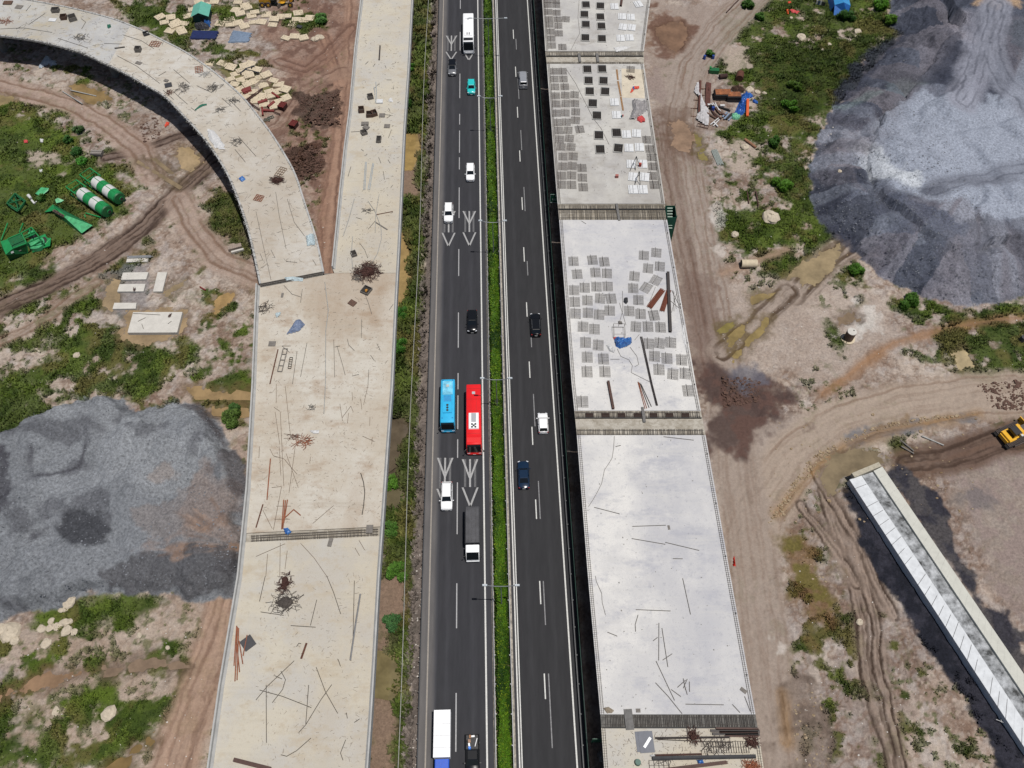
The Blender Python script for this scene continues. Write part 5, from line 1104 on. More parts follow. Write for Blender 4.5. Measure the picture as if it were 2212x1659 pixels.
heap('cloth',tp(0,0,[(1750,1545),(1790,1520),(1825,1550),(1780,1575)]),.3,bluet,'small blue cloth on the curved ramp near its steep lower part','cloth',n=10) if 0 else heap('cloth',tp(0,0,[(2060,1545),(2095,1520),(2125,1550),(2090,1575)]),.3,bluet,'small blue cloth on the curved ramp near its steep lower part','cloth',n=10)
heap('green_net',tp(0,0,[(925,220),(960,212),(960,240),(930,250)]),.3,gnt,'small green net bundle on the whitish part of the curved ramp','net',n=8)
heap('green_net',tp(0,0,[(1680,950),(1730,905),(1790,895),(1790,910),(1740,925),(1690,957)]),.2,gnt,'twisted green net strip in the middle of the curved ramp','net',n=14)
heap('cloth',tp(1,2,[(235,1250),(280,1240),(310,1280),(280,1310),(250,1290)]),.35,bluet,'blue cloth in the rebar joint of the beige viaduct','cloth',n=10)
heap('plastic_sheet',tp(1,0,[(1140,865),(1170,840),(1188,880),(1160,888)]),.2,wht,'white plastic scrap beside the metal frames on the straight deck','plastic sheet',n=8)
# crates and boxes
rustp=mat('rusty plate',A((112,84,70),.5),.85,.35,4); greyb=mat('dull grey box',A((140,134,128),.5),.85,.2,3); drk=mat('dark inside',(.02,.018,.016),.9)
def crate(p,w_,l_,h_,rz,m,label,inner=drk,cat='crate'):
    t=empty('crate',p,rz,label=label,cat=cat)
    for c_,d_ in (((0,l_/2,h_/2),(w_,.08,h_)),((0,-l_/2,h_/2),(w_,.08,h_)),((-w_/2,0,h_/2),(.08,l_,h_)),((w_/2,0,h_/2),(.08,l_,h_))): MB().box(c_,d_).obj('side_board',m,t)
    MB().box((0,0,.06),(w_*.94,l_*.94,.08)).obj('bottom',inner,t); return t
def lid(p,w_,l_,rz,m,label,h_=.18,name='loose_sheet',cat='sheet'):
    mb=MB().box((p.x,p.y,p.z+h_/2),(w_,l_,h_),rz)
    return centred(mb,name,m,base=p,label=label,cat=cat)
tc_=lambda c,r,x,y:T(c,r,x,y,DZ)
for c,r,x,y,w_,l_,h_,rz,m,lb in ((1,0,990,845,1.1,1.2,.7,.3,greyb,'open grey crate left of the pale metal channels on the straight deck'),(1,0,912,960,1.1,1.3,.8,.15,rustp,'open rusty crate nearest the left parapet of the straight deck'),(1,0,985,1000,1.3,1.2,.8,.1,rustp,'rusty crate in the pair in the middle of the straight deck, left one'),(1,0,1024,990,1.0,1.3,.8,.4,rustp,'rusty crate in the pair in the middle of the straight deck, right one'),(1,0,935,1155,1.1,1.1,.7,.5,greyb,'open grey crate at the lower end of the crate group'),(1,0,1062,1212,.9,1.6,.5,0,greyb,'long grey crate lying alone below the crate group'),
    (1,1,847,542,.9,1.1,.6,.4,greyb,'small grey crate beside the long conduit above the big rust pile'),(1,1,955,857,1.5,1.6,.5,-.5,greyb,'grey crate holding orange scraps on the beige deck'),(0,0,555,160,1.3,1.3,.8,.2,rustp,'rusty crate with red scraps on the whitish ramp, left of the pair'),(0,0,632,168,1.6,1.7,.9,.5,greyb,'large open crate on the whitish ramp, right of the pair'),(0,0,1198,440,1.2,1.2,.9,0,greyb,'grey crate with a red inside in the middle of the ramp'),(0,0,485,100,1.6,1.2,.8,.1,greyb,'dark crate with a green rag near the outer edge of the ramp')):
    crate(tc_(c,r,x,y),w_,l_,h_,rz,m,lb)
crate(tc_(0,0,1265,298),1.2,1.1,.5,.5,dkt,'black square frame on the outer edge of the curved ramp')
o_r=heap('orange_scraps',tp(1,1,[(940,850),(970,845),(972,868),(945,870)]),.3,mat('orange scrap',A((230,160,60),.5),.8),'orange scraps inside the grey crate on the beige deck','scraps',z=DZ+.1,n=8)
for c,r,x,y,w_,l_,rz,m,lb,h_ in ((1,0,1070,882,1.3,1.1,.05,wb_,'white metal lid beside the pale channels on the straight deck',.3),(1,0,1090,1000,1.2,1.1,0,greyb,'light grey panel right of the rusty crate pair',.2),(1,0,942,1075,1.5,.9,.05,greyb,'brown board stack below the rusty crate pair',.35),(1,0,952,1107,1.2,.9,-.5,greyb,'tilted brown board below the brown board stack',.3),(1,0,1133,1092,1.2,1.1,-.05,greyb,'grey panel near the right parapet of the straight deck',.15),
    (1,1,833,962,1.3,1.1,-.6,rustp,'slatted dark pallet on the beige deck below the orange-scrap crate',.2),(1,1,140,1313,1.2,1.0,0,greyb,'grey panel at the left edge of the beige deck',.12),(0,0,1455,738,1.5,1.4,.35,dkt,'black sheet weighted on the curved ramp',.15),(0,0,1437,700,.9,.7,-.4,greyb,'grey panel touching the black sheet on the curved ramp',.2),(0,0,165,62,1.6,1.3,-.2,greyb,'grey panel near the left end of the curved ramp',.12),(0,0,70,28,2.0,1.3,0,rustp,'rusty plate at the top left end of the curved ramp',.25),(0,0,1198,546,1.4,.9,-.4,greyb,'grey board in the middle of the curved ramp',.1),(0,0,455,175,1.7,1.1,-.1,wb_,'white panel left of the two crates on the ramp',.15),
    (2,3,1098+62,1435,1.9,2.6,.06,mat('blue grey plate',A((96,102,118),.5),.5,.15,1),'blue-grey steel plate near the bottom of the photo',.1),(2,3,1130,1430,1.8,2.5,.06,MATS['blue grey plate'],'lower blue-grey steel plate peeping out left of the upper one',.06),(2,3,2000,990,.9,.5,-.7,greyb,'small dark board near the lower right corner of the large white deck',.1),(1,2,982,1256,1.0,1.3,0,greyb,'grey board laid over the right end of the viaduct joint',.2),(1,2,642,1370,.6,1.3,-.15,greyb,'brown board below the viaduct joint',.15),
    (0,3,2143,580,1.7,1.7,.7,dkt,'dark square sheet beside the rust-coloured bars at the left parapet',.12),(2,2,1355,1240,.35,.7,.1,greyb,'small grey stain-like plate on the large white deck',.03),(2,3,1090,1163,.6,.5,0,greyb,'small grey scrap above the near joint of the white deck',.05),(1,1,228,893,.4,1.0,0,greyb,'narrow grey board left of the rebar cross on the beige deck',.1)):
    lid(tc_(c,r,x,y),w_,l_,rz,m,lb,h_)
lid(tc_(2,3,1168,1440)+Vector((0,0,.12)),.35,1.5,-.65,wh2,'white strip lying slantwise on the blue-grey steel plate',.06,'white_strip','strip')
def grid(p,w_,l_,nx,ny,rz,m,label,name='steel_grid',th=.08,cat='steel grid'):
    mb=MB()
    for i in range(nx+1): mb.beam((-w_/2+w_*i/nx,-l_/2,.1),(-w_/2+w_*i/nx,l_/2,.1),th,th)
    for j in range(ny+1): mb.beam((-w_/2,-l_/2+l_*j/ny,.13),(w_/2,-l_/2+l_*j/ny,.13),th,th)
    o=mb.obj(name,m); o.location=p; o.rotation_euler=(0,0,rz); return setp(o,label,cat)
rusto=mat('orange rust',A((168,98,66),.5),.85,.3,3)
grid(tc_(0,0,1342,383),2.3,1.7,4,3,-.2,rusto,'rust-orange steel grid near the outer edge of the curved ramp'); grid(tc_(0,0,1720,603),1.6,2.1,3,4,.25,rusto,'rust-orange steel grid standing out on the middle of the ramp'); grid(tc_(1,0,215,1487),1.4,2.4,3,4,-.4,mat('tan steel',A((176,150,126),.5),.8),'tan steel grid just above the round rust pile on the ramp'); grid(tc_(1,1,25,55),1.6,1.5,4,4,-.3,rusto,'rusty grid at the left edge of the ramp near its lower end')
grid(tc_(1,1,230,1455),.75,4.6,1,4,-.06,greyb,'row of four grey panels in a frame on the beige deck',th=.12); grid(tc_(1,1,298,1480),.5,2.2,1,5,0,rebd,'small dark ladder-like frame on the beige deck'); 
# wire cage by the blue tarpaulin
t=empty('wire_cage',tc_(2,1,923,1215),label='open wire cage just above the blue tarpaulin heap',cat='cage')
mb=MB()
for z_ in (.05,1.1): mb.path([Vector(q) for q in ((-.95,-1.1,z_),(.95,-1.1,z_),(.95,1.1,z_),(-.95,1.1,z_),(-.95,-1.1,z_))],.03,4)
for x in (-.95,.95):
    for y in (-1.1,1.1): mb.tube((x,y,0),(x,y,1.1),.03,4)
mb.obj('cage_frame',rebd,t)
# rods, bars and conduits
rods=[]; ctr=[0]
def rod(c,r,pts,rad,m,z=.05,name='rebar_rod'):
    ps=[T(c,r,a,b_,DZ+z) for a,b_ in pts]; o=centred(MB().path(ps,rad,5),name,m,base=sum(ps,Vector())/len(ps)); o['category']='rod'; return o
def rodset(lst,where,what,m,rad,group,name='rebar_rod',dy=.8):
    out=[rod(c,r,pts,rad if not isinstance(pts,tuple) else pts[0],m,name=name) for c,r,pts in lst]
    for o in out: o['group']=group
    rowlabels(out,what,where,dy)
L13=[[(80,0),(30,220)],[(612,0),(670,140),(732,328)],[(850,40),(838,560)],[(525,205),(470,428)],[(300,428),(515,442)],[(520,788),(600,1000),(706,1187)],[(655,938),(560,1070),(430,1285),(370,1352)],[(30,985),(230,1040),(478,1137)],[(88,942),(90,1440)],[(455,942),(430,1278)],[(475,1400),(350,1510),(265,1558),(215,1545)],[(330,732),(100,950),(0,1070)],[(215,822),(255,895),(230,980),(140,1095)],[(775,1415),(730,1530),(752,1592)],[(40,310),(240,340)],[(160,860),(225,890)],[(710,720),(730,780)],[(895,1235),(850,1265)],[(350,610),(370,580),(390,585)],[(780,1180),(790,1230)]]
L12=[[(165,240),(205,520)],[(253,20),(300,470)],[(175,0),(175,160)],[(340,530),(285,940)],[(210,240),(240,880)],[(200,540),(215,790)],[(245,650),(355,780)],[(155,200),(205,235)],[(150,1260),(220,890)],[(60,1090),(140,1250)],[(670,1050),(490,1205)],[(385,1375),(500,1500),(610,1659)],[(725,170),(748,320)],[(830,70),(835,140)],[(970,0),(930,180)],[(985,285),(983,360)],[(890,1350),(940,1435)],[(855,1415),(895,1483)],[(0,1490),(250,1380)],[(210,1375),(205,1659)],[(100,1470),(85,1659)],[(270,1440),(250,1600)],[(240,430),(410,450)],[(120,560),(150,620),(240,645)],[(175,1055),(300,1055)],[(160,1168),(295,1168)],[(920,450),(1020,495)],[(905,130),(915,220)],[(260,600),(365,895)],[(370,480),(240,470)],[(470,630),(465,680)],[(800,250),(790,340)],[(745,290),(820,190)],[(820,190),(840,240)],[(135,895),(220,885)],[(30,540),(25,640)],[(1005,460),(1000,520)]]
L11=[[(355,1375),(315,1659)],[(440,1305),(385,1595)],[(672,1275),(680,1600)],[(975,1535),(968,1659)],[(895,440),(940,500),(965,570)],[(945,890),(975,970),(1000,1055)],[(913,1100),(910,1260)],[(1185,970),(1150,1020)],[(240,805),(310,880)],[(305,880),(390,908)],[(400,840),(385,955)],[(865,220),(915,235)],[(970,320),(1030,250)],[(790,1270),(800,1320),(850,1370)],[(300,1330),(225,1330),(290,1385)],[(700,1330),(750,1500),(770,1580)],[(830,1590),(890,1575)],[(260,600),(355,608)],[(490,585),(520,632)],[(130,500),(165,570)],[(35,530),(60,590)],[(0,170),(60,450),(130,760)],[(270,60),(330,260),(420,380)],[(170,0),(200,200),(260,490)],[(990,1410),(1018,1450)],[(680,1340),(725,1330)],[(1045,1310),(1075,1370)]]
L10=[[(820,1440),(795,1525)],[(1115,990),(1170,997)],[(1170,1120),(1145,1190)],[(945,555),(970,530)],[(1012,575),(1030,550)],[(1115,565),(1125,590)],[(1065,720),(1015,770)],[(1130,690),(1170,690)],[(1145,935),(1158,960)],[(1160,1410),(1140,1380)],[(960,1330),(945,1345)],[(1120,1290),(1115,1300)],[(1060,1360),(1080,1410)],[(1100,1480),(1110,1550)],[(1180,1600),(1165,1620)],[(1130,1020),(1160,1000)],[(820,1140),(900,1135)],[(910,1290),(930,1305)],[(1185,750),(1190,770)]]
L00=[[(1700,740),(1830,800)],[(500,330),(760,415)],[(1500,600),(1640,720)],[(1060,300),(1220,350),(1330,420)],[(1010,480),(1180,570),(1380,720)],[(1370,655),(1435,618)],[(1650,930),(1690,960)],[(1530,820),(1620,900)],[(1980,860),(2080,960)],[(0,250),(200,240),(450,280)],[(900,375),(1050,380)],[(700,160),(740,190),(705,250)],[(250,210),(390,115)],[(140,250),(180,230)],[(225,95),(265,45)],[(2060,1180),(2212,1350)],[(2030,1290),(2120,1400)],[(1500,790),(1560,850)],[(1410,780),(1500,860)],[(1920,850),(2000,920)]]
rw='the long beige deck'
rodset([(1,3,p) for p in L13],'the near beige deck','bent thin rod',rebd,.045,'rods scattered on the viaduct'); rodset([(1,2,p) for p in L12],rw,'thin dark rod',mat('brown rebar',A((122,100,86),.5),.85,.2),.032,'rods scattered on the viaduct'); rodset([(1,1,p) for p in L11],'the deck fork','thin grey-brown rod',rebm,.04,'rods scattered on the viaduct'); rodset([(1,0,p) for p in L10],'the straight deck','short thin rod',rebm,.05,'rods scattered on the viaduct'); rodset([(0,0,p) for p in L00],'the curved ramp','thin rod',rebm,.05,'rods scattered on the curved ramp')
W22=[[(710,1065),(930,1122)],[(1040,1230),(1330,1220)],[(1035,1335),(1325,1385)],[(1325,1368),(1618,1438)],[(1390,1508),(1475,1510)],[(1310,455),(1570,485)],[(895,540),(940,530)]]
W23=[[(1475,20),(1543,332)],[(1070,290),(1370,302)],[(1270,405),(1268,730)],[(1296,450),(1347,785)],[(1245,735),(1405,1075)],[(1240,922),(1350,1040),(1470,1190)],[(1385,672),(1302,727)],[(1090,335),(1065,420),(1068,480)],[(1375,980),(1460,1042)],[(1500,1107),(1830,1113)],[(1905,1110),(1970,1180)],[(1480,885),(1500,985)],[(1515,890),(1480,970)],[(1490,940),(1515,1025)],[(1430,962),(1500,900)],[(1533,912),(1535,1000)],[(2010,1040),(2060,1170)],[(825,485),(910,520)],[(1220,560),(1258,530)]]
rodset([(2,2,p) for p in W22]+[(2,3,p) for p in W23],'the large white deck','straight grey rod',rebm,.05,'rods lying on the large white deck')
W21=[[(1240,820),(1190,950)],[(1380,850),(1460,1010)],[(1400,860),(1400,1030)],[(1420,880),(1380,1040)],[(1370,940),(1440,1000)],[(1390,850),(1420,1010)],[(955,855),(958,1020),(920,1160)],[(930,960),(985,1150)],[(850,1445),(930,1445)],[(600,250),(640,275)],[(1100,1230),(1060,1280)]]
rodset([(2,1,p) for p in W21],'the blue-tarp deck','thin stray rod',rebm,.035,'rods lying on the blue-tarp deck')
# loose conduits
pipem=mat('pale conduit',A((184,184,180),.55),.6,.2,2)
def pipe(c,r,pts,rad,m,label,name='conduit',cat='pipe',z=.08): o=rod(c,r,pts,rad,m,z,name); setp(o,label,cat); return o
pipe(1,1,[(595,780),(625,1020),(603,1200),(600,1659),(598,1700),(587,1915)],.075,pipem,'long pale conduit running down the middle of the beige deck')
pipe(1,1,[(850,60),(800,240),(755,375)],.07,pipem,'pale conduit slanting below the upper end of the fork')
pipe(1,1,[(970,80),(1030,170),(1080,300),(1085,400),(1050,530),(1000,615)],.06,pipem,'pale curved conduit bending round to the big rust pile')
pipe(1,1,[(835,385),(825,520),(835,660)],.07,pipem,'pale conduit beside the small grey crate')
pipe(1,1,[(1065,20),(1035,190),(1030,350)],.06,pipem,'straight pale conduit crossing the curved one')
pipe(1,1,[(1035,262),(1135,325)],.11,greyb,'thick grey bar across the conduits','metal_bar','bar'); pipe(1,1,[(1040,195),(1182,168)],.07,rustm,'rusty bar above the thick grey bar','metal_bar','bar')
pipe(1,1,[(190,1360),(120,1659)],.10,rustm,'dark rusty bar near the left edge of the beige deck','metal_bar','bar')
pipe(1,3,[(902,155),(860,420),(815,728)],.13,mat('grey steel channel',A((136,136,138),.5),.6),'thick grey pipe near the right parapet of the near beige deck','metal_pipe')
pipe(1,3,[(437,580),(390,715)],.15,rustm,'short thick rust-brown bar in the middle of the near beige deck','metal_bar','bar')
pipe(1,2,[(125,645),(110,820),(95,1000)],.09,rusto,'upright-lying rust-brown bar left of the rod cluster','metal_bar','bar'); pipe(1,2,[(60,1040),(0,1240)],.1,rustm,'rust-brown bar by the left parapet above the viaduct joint','metal_bar','bar')
pipe(1,2,[(385,1135),(325,1085),(250,1155)],.09,rusto,'rust-brown bar bent like a roof above the viaduct joint','metal_bar','bar'); pipe(1,2,[(905,770),(930,850),(940,940),(930,1050),(917,1128)],.07,rebd,'long bowed dark bar on the right half of the beige deck','metal_bar','bar')
for k,(a,b_) in enumerate((((240,1000),(222,1255)),((255,1005),(232,1250)),((272,1000),(240,1200)))): pipe(1,2,[a,b_],.09,rusto,f'{od(k+1)} rust-brown bar from the left in the bundle touching the viaduct joint','metal_bar','bar')
for k,(a,b_) in enumerate((((2045,430),(2022,775)),((2052,440),(2030,910)),((2062,450),(2048,900)),((2042,540),(2070,830)),((2066,560),(2098,760)),((2135,510),(2100,690)))): pipe(0,3,[a,b_],.08,rusto,f'{od(k+1)} rust-brown bar from the left in the bundle along the left parapet','metal_bar','bar')
def ibeam(c,r,a,b_,w_,h_,m,label,z=0): 
    pa=T(c,r,*a,DZ+z); pb=T(c,r,*b_,DZ+z); O=pa.copy(); O.z=DZ; mb=MB().beam(pa+Vector((0,0,.03)),pb+Vector((0,0,.03)),w_,.05).beam(pa+Vector((0,0,h_/2+.03)),pb+Vector((0,0,h_/2+.03)),.06,h_-.05).beam(pa+Vector((0,0,h_+.03)),pb+Vector((0,0,h_+.03)),w_,.05)
    return centred(mb,'steel_beam',m,base=O,label=label,cat='steel beam')
brnb=mat('brown steel',A((92,62,52),.5),.7,.25,2); dkb=mat('dark steel beam',A((66,58,56),.5),.6,.2,1)
ibeam(2,1,(1345,700),(1367,1215),.5,.4,dkb,'long dark steel beam standing out on the right side of the blue-tarp deck'); ibeam(0,3,(2025,1590),(2342,1670),.5,.4,brnb,'brown steel beam at the bottom left of the beige deck'); ibeam(2,1,(830,1640),(875,1880),.4,.35,brnb,'brown steel beam at the near end of the blue-tarp deck'); ibeam(1,0,(1073,400),(1065,522),.25,.25,dkb,'short black beam at the top of the straight deck'); ibeam(2,0,(950,-10),(940,58),.5,.4,brnb,'brown beam stub at the very top of the bridge'); ibeam(0,0,(992,422),(1080,410),.25,.2,greyb,'grey-brown beam near the start of the beige ramp')
for k,(a,b_) in enumerate((((1022,750),(1036,892)),((1036,710),(1047,880)),((945,1400),(930,1640)),((955,1402),(942,1640)),((1008,1412),(968,1640)),((1018,1412),(982,1640)))): pipe(1,0,[a,b_],.09,mat('galvanised channel',A((190,198,202),.55),.4,.15,2),['left one of the two pale channels by the crates','right one of the two pale channels by the crates','outer left pale channel in the lower group of four','second pale channel in the lower group of four','third pale channel in the lower group of four','outer right pale channel in the lower group of four'][k],'metal_channel','channel')
for k,(a,b_) in enumerate((((1110,1250),(1200,1655)),((1122,1250),(1210,1655)))): pipe(2,1,[a,b_,(b_[0]+48,b_[1]+190)],.09,dkb,['left one of two long black bars on the blue-tarp deck','right one of two long black bars on the blue-tarp deck'][k],'metal_bar','bar')
for k,(a,b_) in enumerate((((1088,-20),(1150,215)),((1095,-15),(1165,210)),((1105,-10),(1185,205)),((1115,0),(1205,195)))): pipe(2,2,[a,b_],.06,rusto if k<2 else rebd,f'{od(k+1)} bar from the left in the fan of bars above the third joint','metal_bar','bar')
# rusty bundles and tangles
def bundle(c,r,a,b_,w_,h_,m,label,n=22,name='rebar_bundle',z=0,rad=.045,cat='rebar bundle'):
    pa=T(c,r,*a,DZ+z); pb=T(c,r,*b_,DZ+z); d=(pb-pa).normalized(); nn=Vector((-d.y,d.x,0)); mb=MB()
    for i in range(n):
        o=nn*random.uniform(-w_/2,w_/2)+Vector((0,0,random.uniform(.04,h_))); e=d*random.uniform(-.25,.25); mb.tube(pa+o+e,pb+o*random.uniform(.85,1.1)+e,rad,4)
    mb.beam(pa+Vector((0,0,.05)),pb+Vector((0,0,.05)),w_*.8,h_*.6); return centred(mb,name,m,base=pa,label=label,cat=cat)
bundle(2,1,(1300,850),(1185,1000),1.0,.3,rusto if 0 else mat('fresh rust',A((124,66,46),.5),.9,.3,5),'left rust-brown rebar bundle beside the dark steel beam'); bundle(2,1,(1358,850),(1300,1030),.9,.3,MATS['fresh rust'],'right rust-brown rebar bundle beside the dark steel beam')
def tangle(c,r,x,y,rx_,ry_,h_,m,label,n=120,z=0,cat='rebar tangle'):
    p=T(c,r,x,y,DZ+z); mb=MB()
    for i in range(n):
        a=random.uniform(0,6.28); rr=math.sqrt(random.random()); q=p+Vector((math.cos(a)*rr*rx_,math.sin(a)*rr*ry_,random.uniform(.03,h_*(1.1-rr*.8)))); pts=[q]
        b_=random.uniform(0,6.28)
        for _ in range(3): b_+=random.uniform(-.9,.9); q=q+Vector((math.cos(b_),math.sin(b_),random.uniform(-.15,.15)))*random.uniform(.2,.45)*min(1.2,max(.6,rx_*.8)); q.z=max(q.z,p.z+.03); pts.append(q)
        mb.path(pts,.032,4)
    if n>=90: mb.ell((p.x,p.y,p.z),(rx_*.62,ry_*.6,h_*.55),10,6,.18)
    return centred(mb,'rebar_tangle',m,base=p,label=label,cat=cat)
dr=mat('dark rust tangle',A((86,54,46),.5),.95,.4,6)
tangle(1,1,960,690,2.2,1.9,1.0,dr,'big dark rust-brown tangle of rebar at the fork of the viaduct',230); tangle(1,1,885,740,1.0,.9,.5,rebm,'grey bent rebar at the lower left of the big rust tangle',50)
tangle(1,3,250,60,.9,1.5,.9,dr,'upper half of the rust tangle on the near beige deck',110); tangle(1,3,250,230,1.9,1.3,.5,rebd,'grey-brown scattered rebar below the rust tangle on the near deck',90)
tangle(1,0,185,1560,1.1,.9,.8,dr,'round dark rust pile near the outer edge of the curved ramp',130); tangle(1,2,410,500,1.3,.7,.4,rusto,'loose rusty wire coils on the beige deck',45); tangle(1,2,320,460,.7,.5,.3,rustm,'small rusty wire knot left of the coils on the beige deck',25)
tangle(2,3,1565,1390,.8,.8,.8,dr,'dark rust tangle in the middle of the lowest deck',110); tangle(2,3,2070,1440,.8,.6,.7,dr,'rust tangle at the right side of the lowest deck',100); tangle(2,3,2060,1650,1.0,.7,.8,rusto,'orange rust tangle at the bottom right of the lowest deck',100)
tangle(0,0,1585,760,1.3,1.3,.4,rebm,'pale wire coils on the inner side of the curved ramp',45); tangle(0,0,1850,760,1.4,.9,.4,rebm,'pale wire coils on the outer side of the curved ramp',50); tangle(0,0,1460,800,.8,.8,.4,rustm,'dark red wire knot on the inner edge of the curved ramp',40); tangle(0,0,2050,1230,1.0,1.0,.4,rebm,'grey wire coils near the white rubbish on the ramp',40); tangle(0,0,700,330,1.6,1.0,.3,rebm,'pale wire loops on the whitish part of the ramp',35); tangle(0,0,1780,640,1.2,.6,.3,mat('white caked wire',A((210,208,204),.55),.9),'white caked wire near the outer edge of the ramp',40); tangle(0,0,1900,950,1.1,1.0,.3,rebm,'loose bent rods in the middle of the lower ramp',30); tangle(0,0,2020,870,1.2,.5,.3,rebm,'bent rods on the outer edge of the lower ramp',35); tangle(0,0,30,190,1.6,.8,.4,rusto,'rusty wire at the far left end of the ramp',35); tangle(1,1,75,1000,1.2,.9,.3,rebd,'dark wire scraps at the left edge of the beige deck',40); tangle(2,0,1020,670,.8,.6,.4,dr,'small dark rust pile on the stained part of the deck with pits',60); tangle(1,1,965,165,.9,.4,.3,rebm,'small wire bunch on the straight deck below the channels',25); tangle(1,2,480,210,.6,.5,.3,rebm,'tiny wire bunch near the end of the long conduit',18)
# lowest deck
def long_(c,a,b_,rad,m,label,name='metal_pipe',cat='pipe',z=.15): return pipe(2,3,[a,b_],rad,m,label,name,cat,z)
long_(2,(1240,1400),(1880,1392),.14,dkb,'long dark thin beam across the middle of the lowest deck'); long_(2,(1260,1412),(1900,1440),.06,rebd,'thin dark rod under the long beam on the lowest deck'); long_(2,(1215,1575),(2105,1558),.27,mat('dark grey pipe',A((78,78,80),.5),.6,.15,1),'thick dark grey pipe across the lowest deck',z=.3); long_(2,(1240,1548),(1640,1538),.13,brnb,'rust-brown beam touching the thick dark grey pipe',z=.35)
for k,(y,x0,x1,m) in enumerate(((1320,1760,2130,brnb),(1336,1715,2140,dkb),(1350,1790,2125,brnb),(1364,1730,2140,dkb),(1378,1840,2130,brnb))):
    pa=T(2,3,x0,y,DZ+.1); pb=T(2,3,x1,y+4,DZ+.1); centred(MB().beam(pa,pb,.34,.22),'timber_beam',m,base=pa,label=f'{od(k+1)} dark beam from the top in the stack at the right of the lowest deck',cat='beam',group='dark beams stacked on the lowest deck')
bundle(2,3,(1300,1680),(1850,1612),.5,.3,brnb,'bundle of dark brown bars at the bottom edge of the photo',18,'bar_bundle'); tangle(2,3,1750,1480,2.2,.5,.2,rebd,'loose starter bars in the middle of the lowest deck',45); tangle(2,3,1320,1590,.9,.4,.2,rebd,'thin bent bars below the thick dark pipe',20)
small('green_bucket',T(2,3,1085,1612,DZ),(.9,.9,.55),mat('bucket green',A((30,100,84),.5),.5,.2,4),'round green bucket near the left edge of the lowest deck','bucket',0,'tube')
heap('plastic_bag',tp(2,3,[(1590,1590),(1650,1585),(1660,1625),(1610,1628)]),.4,bluet,'blue and white plastic bag on the lowest deck','plastic bag',n=10); heap('plastic_bag',tp(2,3,[(1190,1545),(1235,1540),(1240,1565),(1195,1568)]),.3,wht,'white plastic bag at the left end of the thick dark pipe','plastic bag',n=8)
grid(tc_(2,3,1870,1480),5.2,1.4,16,2,0,rebd,'wide rebar grid under the timbers of the lowest deck',th=.05); grid(tc_(2,3,1270,1640),2.5,1.2,4,2,0,rebd,'thin rebar grid at the bottom of the lowest deck',th=.05)
# tripod hoists
def tripod(c,r,ap,feet,label,eng=True):
    t=empty('tripod_hoist',T(c,r,*feet[0],DZ),label=label,cat='hoist'); O=t.location; a=P(553*c+ap[0]/4,414.75*r+ap[1]/4,DZ+2.2)-O
    for f in feet: MB().tube(T(c,r,*f,DZ)-O,a,.06,5).obj('leg',dsteel,t)
    if eng: e=T(c,r,*feet[-1],DZ)-O; MB().box(e+Vector((0,0,.5)),(.5,.5,.7)).obj('winch',mat('winch red',A((190,70,50),.5),.6),t)
tripod(2,0,(1075,1350),[(1018,1480),(1065,1472),(1105,1440)],'tripod hoist with a red winch near the right edge of the deck with pits'); tripod(2,0,(1098,1480),[(1060,1600),(1108,1600),(1108,1500)],'second dark tripod just below the red-winch tripod',False)
small('fuel_can',T(2,0,905,1532,DZ),(.6,.5,.6),mat('faded red',A((200,120,110),.5),.7),'faded red box standing alone below the square pits','box'); small('barrel',T(2,0,945,1015,DZ),(.35,.35,.5),mat('teal drum',A((30,120,130),.5),.5),'small teal can at the corner of a white board','can',0,'tube'); small('red_can',T(2,0,957,1005,DZ),(.3,.3,.4),redt,'small red can beside the teal can','can',0,'tube')
heap('engine',tp(2,1,[(965,920),(1000,915),(1003,950),(985,970),(962,955)]),.5,dkt,'small black engine in the middle of the blue-tarp deck','engine',n=10); heap('scrap_metal',tp(2,1,[(915,1118),(950,1120),(958,1145),(920,1145)]),.3,greyb,'grey scrap knot above the wire cage','scrap',n=8)
stn=mat('ochre stained board',A((176,136,96),.5),.9,.3,3)
for k,(a,b_) in enumerate((((905,600),(915,690)),((915,700),(940,830)),((940,835),(960,955)))):
    pa=T(2,0,*a,DZ+.03); pb=T(2,0,*b_,DZ+.03); centred(MB().beam(pa,pb,.38,.05),'plank',stn,base=pa,label=f'{od(k+1)} ochre plank from the top in the line left of the stained deck patch',cat='plank',group='ochre planks in a line')
lid(T(2,0,1045,720,DZ),4.8,9.5,-.06,mat('ochre stain',A((232,220,198),.56),.9,.12,.6,detail=8),'thin sheet standing for a large ochre stain under the rubbish on the deck with pits',.015,'stain_sheet','sheet')  # thin sheet standing in for a soft ochre stain on the slab
# tiny scattered debris (uncountable)
random.seed(21); mb=MB()
for c,r,x0,x1,y0,y1,n in ((1,1,60,1150,800,1659,300),(1,2,20,1080,0,1200,420),(1,3,20,950,0,1650,360),(1,0,900,1250,0,1659,360),(1,1,700,1180,0,700,200),(2,3,850,2080,1340,1650,330)):
    for _ in range(n):
        p=T(c,r,random.uniform(x0,x1),random.uniform(y0,y1),DZ+.03); a=random.uniform(0,3.14); L_=random.choice((.12,.2,.3,.5))*random.uniform(.6,1.3); mb.tube(p,p+Vector((math.cos(a)*L_,math.sin(a)*L_,.01)),random.uniform(.015,.03),3)
for _ in range(620):
    f=random.random()*(NR-2); i=int(f); g=random.uniform(.04,.96); g=g if random.random()<.5 else (g**3 if random.random()<.6 else 1-g**3)*.96+.02; p=ri[i].lerp(ro[i],g)+RO; p.z=DZ+.04; a=random.uniform(0,6.28); L_=random.uniform(.15,.8); q=p+Vector((math.cos(a)*L_,math.sin(a)*L_,.02)); b_=a+random.uniform(-1.2,1.2); mb.path([p,q,q+Vector((math.cos(b_),math.sin(b_),0))*L_*.7],.018,3)
